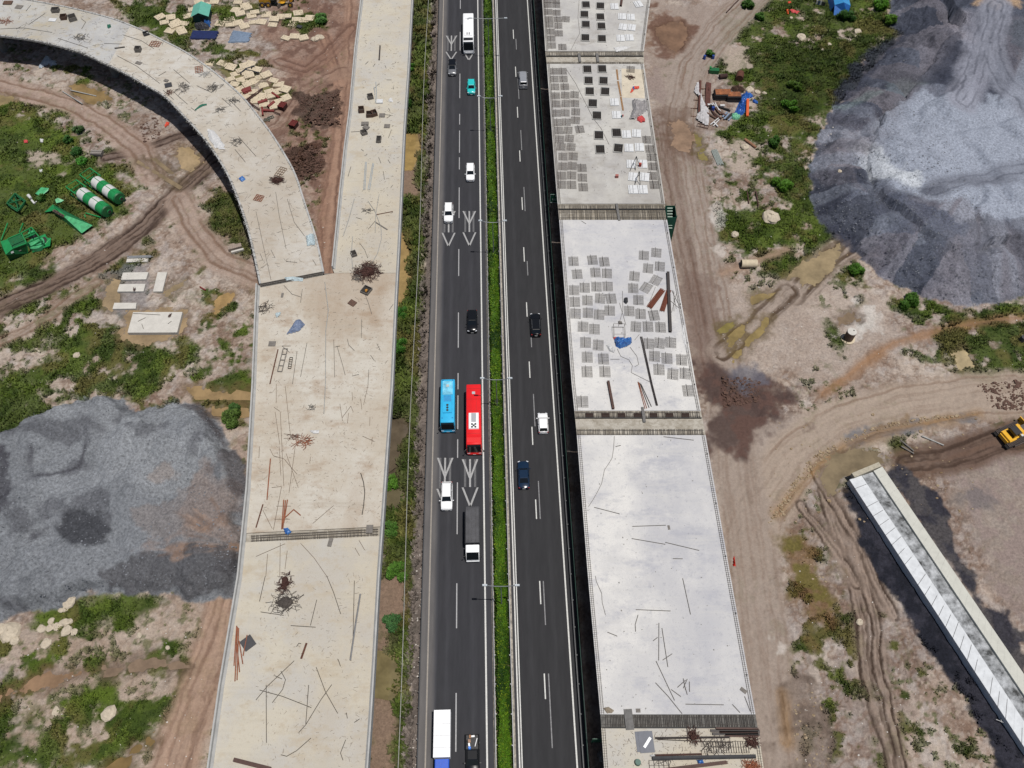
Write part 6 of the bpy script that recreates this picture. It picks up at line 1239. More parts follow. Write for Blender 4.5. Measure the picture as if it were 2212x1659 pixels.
centred(mb,'debris',mat('debris grey',A((150,138,128),.5),.9,.4,2),base=P(700,900,DZ),label='countless short wire offcuts and chips littering the decks',kind='stuff')
random.seed(22); mb=MB()
for c,r,x0,x1,y0,y1,n in ((2,2,620,1600,460,1640,40),(2,3,760,1950,0,1180,50),(2,1,460,1450,280,1650,60),(2,0,500,1200,560,1650,140),(2,0,480,1080,0,430,50)):
    for _ in range(n):
        p=T(c,r,random.uniform(x0,x1),random.uniform(y0,y1),DZ+.01); s_=random.uniform(.04,.12); mb.box((p.x,p.y,p.z+.03),(s_,s_*random.uniform(.5,2),.05),random.random()*3)
centred(mb,'concrete_crumbs',mat('crumb grey',A((150,148,144),.5),.9,.4,2),base=P(1350,900,DZ),label='countless small crumbs littering the white bridge decks',kind='stuff')
# winding wires on the white decks
for nm,c,r,pts,lb in (('cable',2,2,[(885,450),(878,560),(865,640),(835,690),(800,740),(775,860),(740,930),(700,1000),(660,1060)],'thin dark cable winding down the large white deck'),('cable',2,0,[(470,600),(550,720),(640,900),(700,1020),(770,1110),(840,1250)],'thin cable winding between the mats and the pits'),('cable',2,0,[(580,0),(570,150),(585,290),(550,350),(510,430)],'thin looping cable on the farthest span'),('cable',2,1,[(910,1355),(940,1420),(1010,1450),(1040,1500),(1030,1560),(1190,1640)],'thin tangled cable below the blue tarpaulin heap'),('cable',2,1,[(1020,1340),(1080,1420),(1095,1490),(1060,1510)],'thin looped cable right of the blue tarpaulin heap'),('cable',2,3,[(720,0),(730,50),(775,150),(780,230),(808,335)],'thin cable near the left edge of the large white deck')):
    pipe(c,r,pts,.035,rebm,lb,nm,'cable',z=.04)
# ================================================================ THINGS ON THE GROUND
random.seed(33)
def T1(x,y): return G(307+.1835*x,.1835*y)          # upper left yard
def T3(x,y): return G(1426.4+x*.1323,137.2+y*.1323) # storage corner right of the bridge
def T4(x,y,z=0): 
    u,v=x*.1587,329.2+y*.1587; return P(u,v,GZ+z)
def TG(c,r,x,y): return G(553*c+x/4,414.75*r+y/4)
tan=mat('tan concrete slab',A((228,212,184),.56),.88,.12,1.4,detail=8,bump=.02)
protos=[]
for k,(w_,l_) in enumerate(((2.35,1.95),(2.25,2.1),(2.15,1.5))):
    t=empty('paving_slab',(0,0,0)); MB().box((0,0,.16),(w_,l_,.3)).obj('slab_block',tan,t); mb=MB()
    for x in (-.3,.3):
        for y in (-.25,.25): mb.tube((x*w_,y*l_,.30),(x*w_,y*l_,.318),.09,8)
    mb.obj('lifting_hole',mat('hole shade',(.04,.035,.03),.9),t); protos.append(t)
SA=[(215,205,40),(340,210,10),(265,270,15),(400,270,35),(385,310,30),(500,285,-10),(330,370,-20),(455,355,25),(480,395,25),(675,30,15),(750,75,25),(600,118,20),(545,195,25),(855,25,0),(1130,35,0),(1215,75,20),(1105,125,-10),(1250,110,25),(1160,175,20),(1290,190,20),(1330,160,20),(1035,240,25),(920,285,-15),(1040,310,10),(1135,275,25),(1205,315,25),(1310,270,10),(1410,265,-10),(1465,180,0),(1540,300,0),(1560,240,0),(1640,205,-5),(1710,205,0),(1840,160,10),(1780,290,-15),(1820,245,0),(1910,245,0),(1975,230,0),(1695,455,-25),(1795,435,-10),(1900,450,20)]
SB=[(790,755,-10),(950,755,-20),(1050,795,-15),(1165,830,30),(1215,790,25),(1280,770,-20),(1100,880,25),(1235,860,25),(1350,830,-15),(1040,940,30),(1175,950,30),(1265,900,25),(1395,915,30),(1465,895,35),(1325,955,-30),(1090,1000,-15),(1250,995,30),(1425,1010,30),(1550,955,-15),(1610,1000,-10),(1150,1065,30),(1500,1085,30),(1620,1080,25),(1690,1065,-25),(1310,1090,20),(1220,1135,-15),(1400,1140,-10),(1510,1150,20),(1690,1160,30),(1340,1185,10),(1590,1205,20),(1440,1235,20),(1560,1262,20)]
i=0
for lst,wh in ((SA,'the upper yard'),(SB,'the yard below the pipes')):
    out=[]
    for x,y,rz in lst:
        k=i%3; o=protos[k] if i<3 else clone(protos[k]); p=T1(x,y); lift=.22 if any(math.hypot(x-q[0],y-q[1])<75 for q in lst[:lst.index((x,y,rz))]) else 0
        o.location=(p.x,p.y,p.z+lift-.02); o.rotation_euler=(random.uniform(-.05,.05),random.uniform(-.05,.05),R_(rz+random.uniform(-6,6))); o['category']='concrete slab'; o['group']='tan concrete slabs in the upper left yard'; out.append(o); i+=1
    rowlabels(out,'tan slab',wh,1.5)
# hut
teal=mat('teal sheet roof',A((120,206,186),.5),.55,.08,1.5); dteal=mat('dark teal wall',A((28,90,84),.5),.7,.15,2)
p=T1(710,290); t=empty('hut',(p.x,p.y,p.z),.05,label='small hut with a mint green gabled roof among the concrete slabs',cat='hut')
MB().box((0,2.2,1.1),(3.6,4.0,2.2)).obj('wall',dteal,t); MB().add([(-1.8,.19,2.2),(1.8,.19,2.2),(0,.19,3.05),(-1.8,4.2,2.2),(1.8,4.2,2.2),(0,4.2,3.05)],[(0,1,2),(5,4,3),(0,2,5,3),(1,4,5,2)]).obj('gable',dteal,t)
for s in (-1,1): MB().loft([[Vector((0,y,3.12)),Vector((s*2.15,y,2.1)),Vector((s*2.15,y,2.16)),Vector((0,y,3.18))] for y in (-.1,4.6)]).obj('roof',teal,t)
MB().box((.5,.17,.95),(1.2,.05,1.9)).obj('door',drk,t)
def stack(p,rz,L,n,lay,r,m,label,name,cat,taper=0):
    "pipes side by side in layers"
    mb=MB(); 
    for k in range(lay):
        for i in range(n-k):
            x0=(i-(n-k-1)/2)*2*r*1.02; j=random.uniform(-.25,.25); mb.tube((-L/2+j,x0*(1+taper),r+k*1.75*r),(L/2+j,x0*(1-taper),r+k*1.75*r),r,8)
    o=mb.obj(name,m,smooth=True); o.location=p; o.rotation_euler=(0,0,rz); return setp(o,label,cat)
navy=mat('navy pipes',A((36,52,110),.5),.45,.2,2); pblue=mat('pale blue grey pipes',A((150,170,196),.5),.45,.15,2)
stack(T1(735,420),-.03,6.0,14,2,.11,navy,'stack of navy blue pipes in front of the mint-roofed hut','pipe_stack','pipe stack')
stack(T1(1160,445),-.10,4.6,20,2,.10,pblue,'stack of pale blue-grey pipes fanned out right of the navy pipes','pipe_stack','pipe stack',.15)
heap('hose_coils',[T1(*q) for q in ((600,290),(720,275),(800,310),(790,355),(640,355))],.8,dkt,'heap of black hoses in front of the hut','hose',z=T1(700,320).z,crease=3)
heap('tarpaulin_heap',[T1(*q) for q in ((710,255),(770,245),(815,270),(805,325),(740,315))],1.1,bluet,'blue tarpaulin at the front corner of the hut','tarpaulin',z=T1(760,290).z)
# dark boom, red cylinders, red cages
navyb=mat('navy boom',A((40,50,66),.5),.5,.1,2); mar=mat('maroon steel',A((146,52,48),.5),.7,.25,3)
def gp(pts,f=T1,up=.3): return [f(*q)+Vector((0,0,up)) for q in pts]
ps=gp([(1160,892),(1205,855),(1230,835),(1330,800)],up=.6); q=gp([(1230,845),(1300,860),(1390,885)],up=.6)
centred(MB().path(ps,.16,7).path(q,.14,7),'hose_boom',navyb,base=ps[0],label='forked navy blue boom lying across the tan slabs',cat='boom')
for k,(a,b_,r,lb) in enumerate((((1370,1230),(1480,1195),.36,'maroon cylinder lying lowest-left among the tan slabs'),((1490,1280),(1560,1220),.36,'maroon cylinder between two other maroon cylinders'),((1535,1115),(1625,1170),.3,'maroon cylinder lying highest-right on the tan slabs'),((1410,1310),(1560,1320),.26,'long maroon tube just above the rusty frames'),((1415,1275),(1425,1370),.2,'short upright-lying maroon tube at the end of the long one'))):
    pa,pb=gp([a,b_],up=r+.1); o=MB().tube(pa,pb,r,14).tube(pa,pa+(pb-pa)*.06,r*1.15,14).tube(pb-(pb-pa)*.06,pb,r*1.15,14); centred(o,'steel_cylinder',mar,base=pa,label=lb,cat='cylinder',group='maroon cylinders')
stack(T1(1240,1082)+Vector((0,0,.25)),.5,1.9,5,2,.16,mar,'bundle of short maroon pipes on the tan slabs','pipe_bundle','pipe bundle')
for k,(a,b_) in enumerate((((1228,1195),(1425,1058)),((1250,1200),(1400,1090)),((1260,1215),(1390,1310)),((1285,1240),(1330,1340)),((1560,1335),(1630,1362)))):
    pa,pb=gp([a,b_],up=.45); centred(MB().beam(pa,pb,.22,.2),'rusty_beam',brnb,base=pa,label=['upper brown beam crossing the tan slabs beside the ramp','lower brown beam crossing the tan slabs beside the ramp','brown beam hugging the edge of the curved ramp','short brown beam at the edge of the curved ramp','dark short beam right of the long maroon tube'][k],cat='beam')
for (x,y),lb in (((1660,1275),'maroon slatted crate at the corner of the lower slab yard'),((1790,1492),'maroon slatted crate alone on the red soil')):
    p=T1(x,y); t=empty('slatted_crate',p,-.4,label=lb,cat='crate'); MB().box((0,0,.55),(1.5,1.6,.9)).obj('box',mat('maroon shade',A((80,34,28),.5),.9),t); mb=MB()
    for j in range(6): mb.box((-.66+j*.265,0,1.05),(.1,1.8,.12))
    mb.box((0,.8,1.12),(1.6,.08,.08)).box((0,-.8,1.12),(1.6,.08,.08)); mb.obj('slats',mar,t)
for (x,y,a),lb in (((1470,1415,0),'grey-green metal tray below the maroon tubes'),((1515,1388,.5),'tilted grey-green metal frame below the maroon tubes')): p=T1(x,y); grid(p,1.3,.7,3,1,a,mat('grey green metal',A((88,100,92),.5),.6),lb,'steel_grid',.12,'frame')
p=T1(1855,325); o=MB().box((0,0,.2),(1.3,.9,.4)).obj('tarred_block',dkt); o.location=p; o.rotation_euler=(0,0,-.4); setp(o,'black block below the rightmost tan slabs','block')
# motor grader at the top edge
yel=paint('machine yellow',(.62,.34,.03)); yel.node_tree.nodes['Principled BSDF'].inputs['Coat Weight'].default_value=.1
p=G(600,10); t=empty('motor_grader',(p.x,p.y,p.z),.0,label='yellow motor grader with six wheels at the top edge of the photo',cat='grader')
for x,y in ((-3.5,-1.1),(-2.0,-1.1),(3.4,-1.1),(-3.5,1.1),(-2.0,1.1),(3.4,1.1)):
    wh=MB().tube((x,y-.2,.65),(x,y+.2,.65),.65,16).obj('wheel',mat('dusty tyre',A((86,70,62),.5),.9,.2),t,True); MB().tube((x,y-.23,.65),(x,y+.23,.65),.3,10).obj('rim',yel,wh)
MB().box((-2.8,0,1.5),(2.9,1.4,1.1)).box((-3.2,0,2.1),(1.6,1.1,.25)).obj('engine_hood',yel,t); MB().box((-.6,0,2.1),(1.5,1.6,1.8),top=.92).obj('cab_glass',glassm,t); MB().box((-.6,0,3.05),(1.7,1.75,.12)).obj('cab_roof',yel,t)
MB().beam((.1,0,1.5),(3.4,0,1.9),.4,.45).beam((3.4,0,1.9),(3.5,0,.9),.5,.4).tube((3.4,-1,.65),(3.4,1,.65),.16,8).obj('front_frame',yel,t); MB().beam((.3,-1.7,.5),(2.2,1.6,.5),.12,.6).obj('blade',mat('worn steel',A((150,140,130),.5),.4,.2,metal=.4),t)
MB().tube((1.3,0,.75),(1.3,0,.85),.8,16).beam((.4,-.5,.9),(2.8,0,1.1),.15,.15).beam((.4,.5,.9),(2.8,0,1.1),.15,.15).obj('turntable',yel,t)
# ---- concrete pads
pad=mat('pale cast pad',A((226,222,214),.57),.85,.08,1.2,detail=8); 
def padz(name,pts,h,label,c=0,r=1,f=None):
    ps=[P(553*c+a/4,414.75*r+b_/4,GZ+h) for a,b_ in pts]; cc=sum(ps,Vector())/len(ps); cc.z=GZ
    mb=MB().prism([(q.x,q.y) for q in ps],GZ-.5,GZ+h); return centred(mb,name,pad,base=cc,label=label,cat='concrete pad',group='concrete pads in the left yard')
padz('concrete_pad',[(1090,606),(1275,600),(1285,556),(1102,560)],.3,'topmost pale pad with metal channels lying on it'); padz('concrete_pad',[(1045,758),(1262,754),(1282,692),(1062,696)],.35,'second pale pad from the top in the left column'); padz('concrete_pad',[(1012,860),(1240,858),(1257,793),(1033,796)],.35,'third pale pad with two rusty stains and a wire bunch'); padz('concrete_pad',[(972,1010),(1172,1007),(1180,957),(988,957)],.3,'lowest small pale pad in the left column'); padz('concrete_pad',[(1322,860),(1402,858),(1443,694),(1362,692)],.35,'upright pale pad standing right of the column'); padz('concrete_pad',[(1102,1215),(1530,1213),(1576,1036),(1150,1038)],.55,'largest pale pad at the bottom of the left yard')
gfl=mat('gravel fill',A((132,136,146),.5),.95,.3,6,bump=.04)
for nm,pts,lb in (('gravel_bed',[(1040,790),(1000,1060),(960,1040),(1005,860)],''),):
    pass
def flat(pts,c,r,col,lb): s,d,m=None,None,None
stack(P(553*0+1210/4,414.75+562/4,GZ+.35),.04,4.6,3,1,.1,steel,'metal channels lying across the topmost pad','channels','channel')
for x,y,lb in ((1160,845,'small rusty wire bunch on the third pad'),(1470,1070,'small rusty wire bunch on the largest pad')): p=P(x/4,414.75+y/4,GZ+.5); mb=MB(); [mb.tube(p+Vector((random.uniform(-.3,.3),random.uniform(-.5,.5),.05)),p+Vector((random.uniform(-.3,.3),random.uniform(-.5,.5),.2)),.035,4) for _ in range(16)]; centred(mb,'wire_bunch',dr,base=p,label=lb,cat='wire')
for a,b_,lb in (((1190,1118),(1258,1085),'left slanting rod on the largest pad'),((1225,1140),(1240,1182),'short steep rod on the largest pad'),((1150,1048),(1385,1062),'long rod along the top of the largest pad'),((1450,1140),(1482,1115),'right slanting rod on the largest pad')):
    pa=P(a[0]/4,414.75+a[1]/4,GZ+.6); pb=P(b_[0]/4,414.75+b_[1]/4,GZ+.6); centred(MB().tube(pa,pb,.04,5),'rebar_rod',rebd,base=pa,label=lb,cat='rod')
for x,y,w_,l_,rz,lb in ((2035,490,2.6,.95,.35,'large concrete block beside the curved ramp'),(2058,520,2.4,.4,.35,'narrow pale concrete beam touching the large block')):
    p=TG(0,1,x,y); centred(MB().box((p.x,p.y,p.z+.35),(w_,l_,.8 if l_>.5 else .5),rz),'concrete_block',mat('old block',A((176,160,148),.52),.9,.25,3) if l_>.5 else pad,base=p,label=lb,cat='block')
# ---- green plant machines
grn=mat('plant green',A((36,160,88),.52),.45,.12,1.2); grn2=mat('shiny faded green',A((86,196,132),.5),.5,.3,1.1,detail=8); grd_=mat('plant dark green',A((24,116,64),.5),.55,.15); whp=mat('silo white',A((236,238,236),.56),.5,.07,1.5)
def silo(a,b_,rad,label,fa):
    z=rad+.1; pa=T4(*a,z); pb=T4(*b_,z); d=pb-pa; L_=d.length; u=d/L_
    t=empty('silo',(pa.x,pa.y,GZ),math.atan2(u.y,u.x),label=label,cat='silo',group='green and white silos lying in the grass')
    n=4
    for i in range(n): MB().tube((L_*i/n,0,z),(L_*(i+1)/n,0,z),rad,32).obj('shell_band',whp if i%2==0 else grn,t,True)
    MB().tube((L_,0,z),(L_+.25,0,z),rad*.98,32,rad*.9).obj('end_cap',grd_,t,True)
    MB().tube((L_+.2,.3,z-.2),(L_+.36,.3,z-.2),rad*.35,16).obj('hatch',grn,t); MB().tube((L_+.33,.3,z-.2),(L_+.38,.3,z-.2),rad*.27,16).obj('hatch_opening',drk,t)
    MB().tube((-1.5,0,z),(0,0,z),.25,20,rad*.96).obj('cone',grd_,t,True)
    mb=MB(); F=fa
    for y,zz in ((-rad*.95,.25),(rad*.95,.25),(-rad*.95,2*rad-.2),(rad*.95,2*rad-.2)): mb.beam((-F,y,zz),(.3,y,zz),.2,.2)
    for x in (-F,-F*.5,-.1):
        mb.beam((x,-rad,.25),(x,rad,.25),.14,.14).beam((x,-rad,2*rad-.2),(x,rad,2*rad-.2),.1,.1)
        for s in (-1,1): mb.beam((x,s*rad*.95,.25),(x,s*rad*.95,2*rad-.2),.12,.12)
    for s in (-1,1): mb.beam((-F,s*rad*.95,.25),(-F*.5,s*rad*.95,2*rad-.2),.07,.07)
    mb.obj('leg_frame',grn,t); MB().tube((.2,0,2*rad+.16),(L_-.6,0,2*rad+.16),.06,6).obj('vent_pipe',grn,t); return t
silo((1120,560),(1455,800),1.32,'lower-left green and white banded silo lying on the grass',3.0); silo((1315,405),(1620,625),1.32,'upper-right green and white banded silo lying on the grass',3.3)
def plate(name,pts,m,parent,th=.08):
    "folded sheet: pts = (x,y,height) traced corners"
    O=parent.location; top=[T4(a,b_,z)-O for a,b_,z in pts]; n=len(top); ar=sum(top[i].x*top[(i+1)%n].y-top[(i+1)%n].x*top[i].y for i in range(n)); top=top if ar>0 else top[::-1]
    bot=[q-Vector((0,0,th)) for q in top]; return MB().add(bot+top,[tuple(range(n))[::-1],tuple(range(n,2*n))]+[(i,(i+1)%n,n+(i+1)%n,n+i) for i in range(n)]).obj(name,m,parent)
p=T4(900,900); t=empty('hopper_chute',(p.x,p.y,GZ),label='long folded green chute with a row of dark openings, lying in the grass',cat='chute')
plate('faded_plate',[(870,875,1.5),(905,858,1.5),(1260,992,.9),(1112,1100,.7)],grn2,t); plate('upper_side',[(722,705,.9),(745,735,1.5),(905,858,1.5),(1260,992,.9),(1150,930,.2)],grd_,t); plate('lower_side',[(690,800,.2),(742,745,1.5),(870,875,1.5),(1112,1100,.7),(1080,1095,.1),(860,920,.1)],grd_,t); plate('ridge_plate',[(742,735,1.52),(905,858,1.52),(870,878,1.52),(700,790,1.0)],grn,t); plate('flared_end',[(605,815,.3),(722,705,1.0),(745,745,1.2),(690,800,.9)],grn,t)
for i in range(4):
    x=738+i*34; y=782+i*20; plate('opening',[(x,y,1.62),(x+24,y+14,1.62),(x+14,y+32,1.62),(x-10,y+18,1.62)],drk,t,.02)
plate('opening_frame',[(735,772,1.56),(880,856,1.56),(860,882,1.56),(712,798,1.56)],rustp,t,.02)
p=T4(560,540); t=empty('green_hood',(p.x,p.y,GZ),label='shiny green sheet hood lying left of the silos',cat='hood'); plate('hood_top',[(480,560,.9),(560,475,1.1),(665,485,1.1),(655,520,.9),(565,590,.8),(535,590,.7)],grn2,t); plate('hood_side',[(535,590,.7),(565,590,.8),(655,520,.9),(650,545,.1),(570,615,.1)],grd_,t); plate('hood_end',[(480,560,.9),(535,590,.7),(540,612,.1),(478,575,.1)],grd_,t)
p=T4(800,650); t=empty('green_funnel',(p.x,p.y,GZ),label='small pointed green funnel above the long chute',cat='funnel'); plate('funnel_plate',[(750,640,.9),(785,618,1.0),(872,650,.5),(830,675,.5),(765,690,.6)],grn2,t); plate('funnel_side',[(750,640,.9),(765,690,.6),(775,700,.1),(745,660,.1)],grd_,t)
def frame(name,lines,rad,m,label,cat):
    p=T4(lines[0][0][0],lines[0][0][1]); p.z=GZ; mb=MB()
    for a,b_ in lines: mb.beam(T4(*a),T4(*b_),rad,rad)
    return centred(mb,name,m,base=p,label=label,cat=cat)
c8=[(95,715),(205,580),(345,680),(250,810)]
L8=[((*c8[i],.2),(*c8[(i+1)%4],.2)) for i in range(4)]+[((c8[i][0],c8[i][1]-22,1.6),(c8[(i+1)%4][0],c8[(i+1)%4][1]-22,1.6)) for i in range(4)]+[((*c8[i],.2),(c8[i][0],c8[i][1]-22,1.6)) for i in range(4)]+[((205,580,.2),(250,788,1.6)),((150,645,.2),(300,745,.2)),((130,690,1.6),(300,640,1.6))]
frame('green_cage_frame',L8,.22,grd_,'dark green steel cage frame lying in the grass at the far left','frame')
p=T4(400,605,.3); centred(MB().tube(T4(385,585,.3),T4(420,625,.3),.35,12,.25).beam(T4(430,650,.2),T4(470,695,.2),.35,.3).beam(T4(450,695,.2),T4(500,668,.2),.12,.12),'screw_unit',whp,base=p,label='small white and green screw unit between the cage frame and the hood',cat='machine')
frame('green_bar',[((1165,825,.3),(1370,885,.3)),((1150,850,.2),(1165,885,.2))],.2,grn,'thin green bar lying below the lower-left silo','bar')
# mixing machine
p=T4(280,1330); t=empty('mixing_machine',(p.x,p.y,GZ),label='big green mixing machine with an open frame and a round drum at the left edge',cat='machine'); O=t.location
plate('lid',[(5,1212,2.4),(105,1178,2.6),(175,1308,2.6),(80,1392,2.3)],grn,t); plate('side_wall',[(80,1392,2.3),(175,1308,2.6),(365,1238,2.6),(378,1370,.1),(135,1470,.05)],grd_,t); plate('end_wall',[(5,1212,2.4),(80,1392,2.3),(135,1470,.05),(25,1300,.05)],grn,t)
plate('inner_floor',[(105,1178,.3),(285,1100,.3),(365,1238,.3),(175,1308,.3)],grd_,t)
plate('window_hatch',[(130,1360,2.2),(180,1340,2.35),(190,1362,2.0),(140,1385,1.8)],whp,t,.03); plate('window_hatch',[(245,1322,1.8),(280,1310,1.8),(292,1335,1.4),(255,1348,1.4)],greyb,t,.03)
mb=MB()
for a,b_ in (((105,1178,2.6),(290,1098,2.6)),((290,1098,2.6),(430,1022,2.6)),((430,1022,2.6),(570,1195,2.6)),((365,1238,2.6),(560,1150,2.6)),((290,1098,2.6),(365,1238,2.6)),((175,1308,2.6),(380,1230,2.6)),((330,1140,2.6),(470,1080,2.6)),((345,1165,2.6),(480,1105,2.6)),((400,1050,2.6),(425,1130,2.6)),((365,1238,2.6),(378,1370,.1)),((570,1195,2.6),(575,1290,.1)),((380,1230,2.6),(440,1330,.3)),((430,1022,2.6),(440,1130,.1)),((15,1200,.4),(105,962,1.2)),((265,1090,1.4),(315,965,1.2)),((440,1360,.4),(690,1270,.4)),((420,1290,1.0),(560,1200,2.4))): mb.beam(T4(*a)-O,T4(*b_)-O,.18,.18)
mb.obj('steel_frame',grn,t,kind='stuff') if 0 else mb.obj('frame_beams',grn,t)
c=T4(490,1232,1.2)-O; MB().tube(c-Vector((0,0,.9)),c,1.55,28).obj('drum',grn2,t,True); c2=T4(420,1085,1.9)-O; MB().tube(c2-Vector((0,0,.6)),c2,.55,20).obj('small_drum',grn2,t,True)
MB().box(T4(440,1145,1.5)-O,(1.3,.5,.5),.4).obj('motor',dkt,t)
plate('platform',[(520,1150,.9),(615,1108,.9),(640,1160,.9),(695,1165,.9),(680,1270,.9),(560,1310,.6),(450,1345,.6),(440,1310,.6),(600,1250,.8),(560,1170,.9)],grn,t); plate('platform_opening',[(565,1165,.93),(610,1145,.93),(640,1180,.93),(625,1225,.93),(595,1230,.93)],drk,t,.02)
# ---- misc left
for pts,h_,m,lb,nm,ct in (([(330,590),(345,560),(400,485),(420,480),(440,520),(495,535),(498,570),(460,580),(420,560),(350,600)],.6,mat('pale grey sheet',A((200,214,228),.5),.6,.15),'pale grey plastic sheet lying in the shadow of the curved ramp','plastic_sheet','plastic sheet'),([(1420,1095),(1440,1060),(1470,1060),(1465,1080),(1430,1102)],.35,orgt,'orange scrap beside the shadow of the ramp','cloth','cloth'),([(205,1215),(245,1215),(245,1240),(210,1242)],.3,redt,'small red rag in the left grass','cloth','cloth'),([(345,1205),(380,1205),(380,1240),(350,1240)],.3,wht,'white plastic bag in the left grass','plastic_bag','plastic bag'),([(340,1470),(375,1465),(375,1490),(345,1495)],.3,wht,'white plastic bag above the green machines','plastic_bag','plastic bag')):
    heap(nm,[TG(0,0,*q) for q in pts],h_,m,lb,ct,z=TG(0,0,*pts[0]).z+.03,n=14)
p=TG(0,0,843,1335); t=empty('wooden_crate',p,-.05,label='grey wooden crate at the edge of the left grass',cat='crate'); MB().box((0,0,.35),(2.4,1.3,.7)).obj('box',greyb,t); MB().box((0,-.3,.75),(2.4,.25,.12)).box((0,.3,.75),(2.4,.25,.12)).obj('slats',mat('pale slat',A((176,168,160),.5),.8),t)
for a,b_,f,m,lb in (((545,797),(718,905),lambda x,y:TG(0,0,x,y),pipem,'white pipe lying left of the ochre puddle'),((612,786),(838,838),lambda x,y:TG(0,0,x,y),pipem,'white pipe lying across the ochre puddle'),((1325,455),(1512,535),lambda x,y:TG(3,2,x,y),pipem,'pale concrete pole on the bank near the bulldozer'),((1140,490),(1255,585),lambda x,y:TG(3,2,x,y),greyb,'upper short pole left of the pale concrete pole'),((1145,543),(1255,607),lambda x,y:TG(3,2,x,y),greyb,'lower short pole left of the pale concrete pole'),((2030,5),(2045,105),lambda x,y:TG(2,1,x,y),brnb,'brown timber standing in the weeds right of the chalk patch'),((2105,0),(2130,140),lambda x,y:TG(2,1,x,y),brnb,'brown timber right of the other one in the weeds'),((2010,1210),(2105,1280),lambda x,y:TG(2,0,x,y),mat('weathered log',A((176,130,100),.5),.9,.3),'thick weathered log at the edge of the grass'),((1730,765),(1780,795),lambda x,y:TG(0,1,x,y+60),mar,'reddish board near the small ochre puddle'),((1850,115),(1960,0),lambda x,y:TG(2,0,x,y),brnb,'long brown timber by the haul road at the top')):
    pa=f(*a)+Vector((0,0,.25)); pb=f(*b_)+Vector((0,0,.25)); r=.3 if 'log' in lb else .13; centred(MB().tube(pa,pb,r,8),'log' if 'log' in lb else 'pole',m,base=pa,label=lb,cat='pole')
def rock(p,r,label,m=None,name='rock',**k):
    mb=MB().ell((p.x,p.y,p.z+r[2]*.3),r,9,6,.16); return centred(mb,name,m or mat('pale rock',A((222,208,186),.54),.9,.15,2,bump=.03),base=p,label=label,cat='rock',**k)
rk=[]
for c,r,x,y,s in ((0,3,100,490,1.7),(0,3,10,460,.9),(0,3,362,458,.8),(0,3,437,450,.85),(0,3,500,438,.7),(0,3,565,403,.8),(0,3,605,395,.6),(0,3,575,475,.9),(0,3,645,487,.7),(0,3,600,232,1.0),(0,3,570,285,.6),(0,3,528,297,.5),(0,3,443,390,.6),(0,3,400,585,.8),(0,3,130,560,.8),(0,3,940,1190,1.1),(0,3,485,1168,.7),(0,3,1205,515,.5),(0,3,1450,620,.4),(0,1,665,1410,.7),(2,0,2050,780,1.2),(2,0,2120,800,.8),(2,0,2180,808,.6),(3,0,285,330,1.3),(3,0,745,318,.7),(3,0,775,275,.9),(3,0,470,430,.5),(3,0,530,385,.6),(3,1,20,225,1.9),(3,0,200,155,.5),(2,1,1925,370,.9),(3,0,620,1480,.5),(2,0,2010,1275,1.1),(1,0,530,335,1.2),(1,0,560,325,1.0),(1,0,500,340,.8),(3,3,790,400,.6),(1,3,1490-1000,1080,.01)):
    if s<.05: continue
    p=TG(c,r,x,y); o=rock(p,(s*random.uniform(.8,1.1),s*random.uniform(.7,1.),s*.45),''); o.rotation_euler=(0,0,random.random()*3); rk.append(o); o['group']='pale rocks on the site'
rowlabels(rk,'pale rock','the rough ground',2.5)
# countless pale scraps and small stones
def pebbles(lst,name,m,lab,lo,hi,kind='stuff'):
    mb=MB()
    for poly,n in lst:
        xs=[q[0] for q in poly]; ys=[q[1] for q in poly]
        for _ in range(n):
            for _t in range(20):
                u,v=random.uniform(min(xs),max(xs)),random.uniform(min(ys),max(ys)); ins=False; k=len(poly)
                for i in range(k):
                    (x1,y1),(x2,y2)=poly[i],poly[(i+1)%k]
                    if (y1>v)!=(y2>v) and u<(x2-x1)*(v-y1)/(y2-y1)+x1: ins=not ins
                if ins: break
            p=G(u,v); s=random.uniform(lo,hi)*random.choice((.6,1,1,1.5)); mb.ell((p.x,p.y,p.z+s*.1),(s,s*random.uniform(.5,1),s*.55),5,3,.25)
    o=centred(mb,name,m,base=Vector((0,100,GZ)),label=lab,kind=kind); return o
orr=mat('ochre rubble',A((172,140,100),.5),.9,.3,1.5,col2=A((206,186,156),.55))
pebbles([([(2110,893),(2000,910),(1900,930),(1830,955),(1770,1000),(1700,1090),(1695,1110),(1660,1130),(1700,1060),(1750,990),(1820,945),(1900,918),(2000,900)],420),([(1780,1300),(1800,1290),(1760,1200),(1690,1100),(1680,1120)],20),([(1710,1500),(1770,1480),(1800,1659),(1720,1659)],50)],'rubble_berm',orr,'countless ochre stones heaped along the curved haul road',.09,.27)
pebbles([([(0,0),(540,0),(540,600),(0,600)],110),([(0,600),(540,600),(500,860),(0,860)],80),([(0,1340),(480,1340),(420,1659),(0,1659)],80),([(1520,0),(1900,0),(1750,640),(1520,640)],130),([(1540,600),(2212,660),(2212,800),(1560,800)],150),([(1700,1100),(1800,1100),(2100,1659),(1700,1659)],90),([(640,0),(740,0),(700,560)],60),([(895,1150),(915,1150),(900,1659),(880,1659)],90)],'litter_and_stones',mat('pale litter',A((228,222,214),.55),.8,.15,2),'countless small white stones and scraps strewn over the soil',.05,.13)
brc=mat('brown clod',A((112,84,72),.5),.95,.3,3)
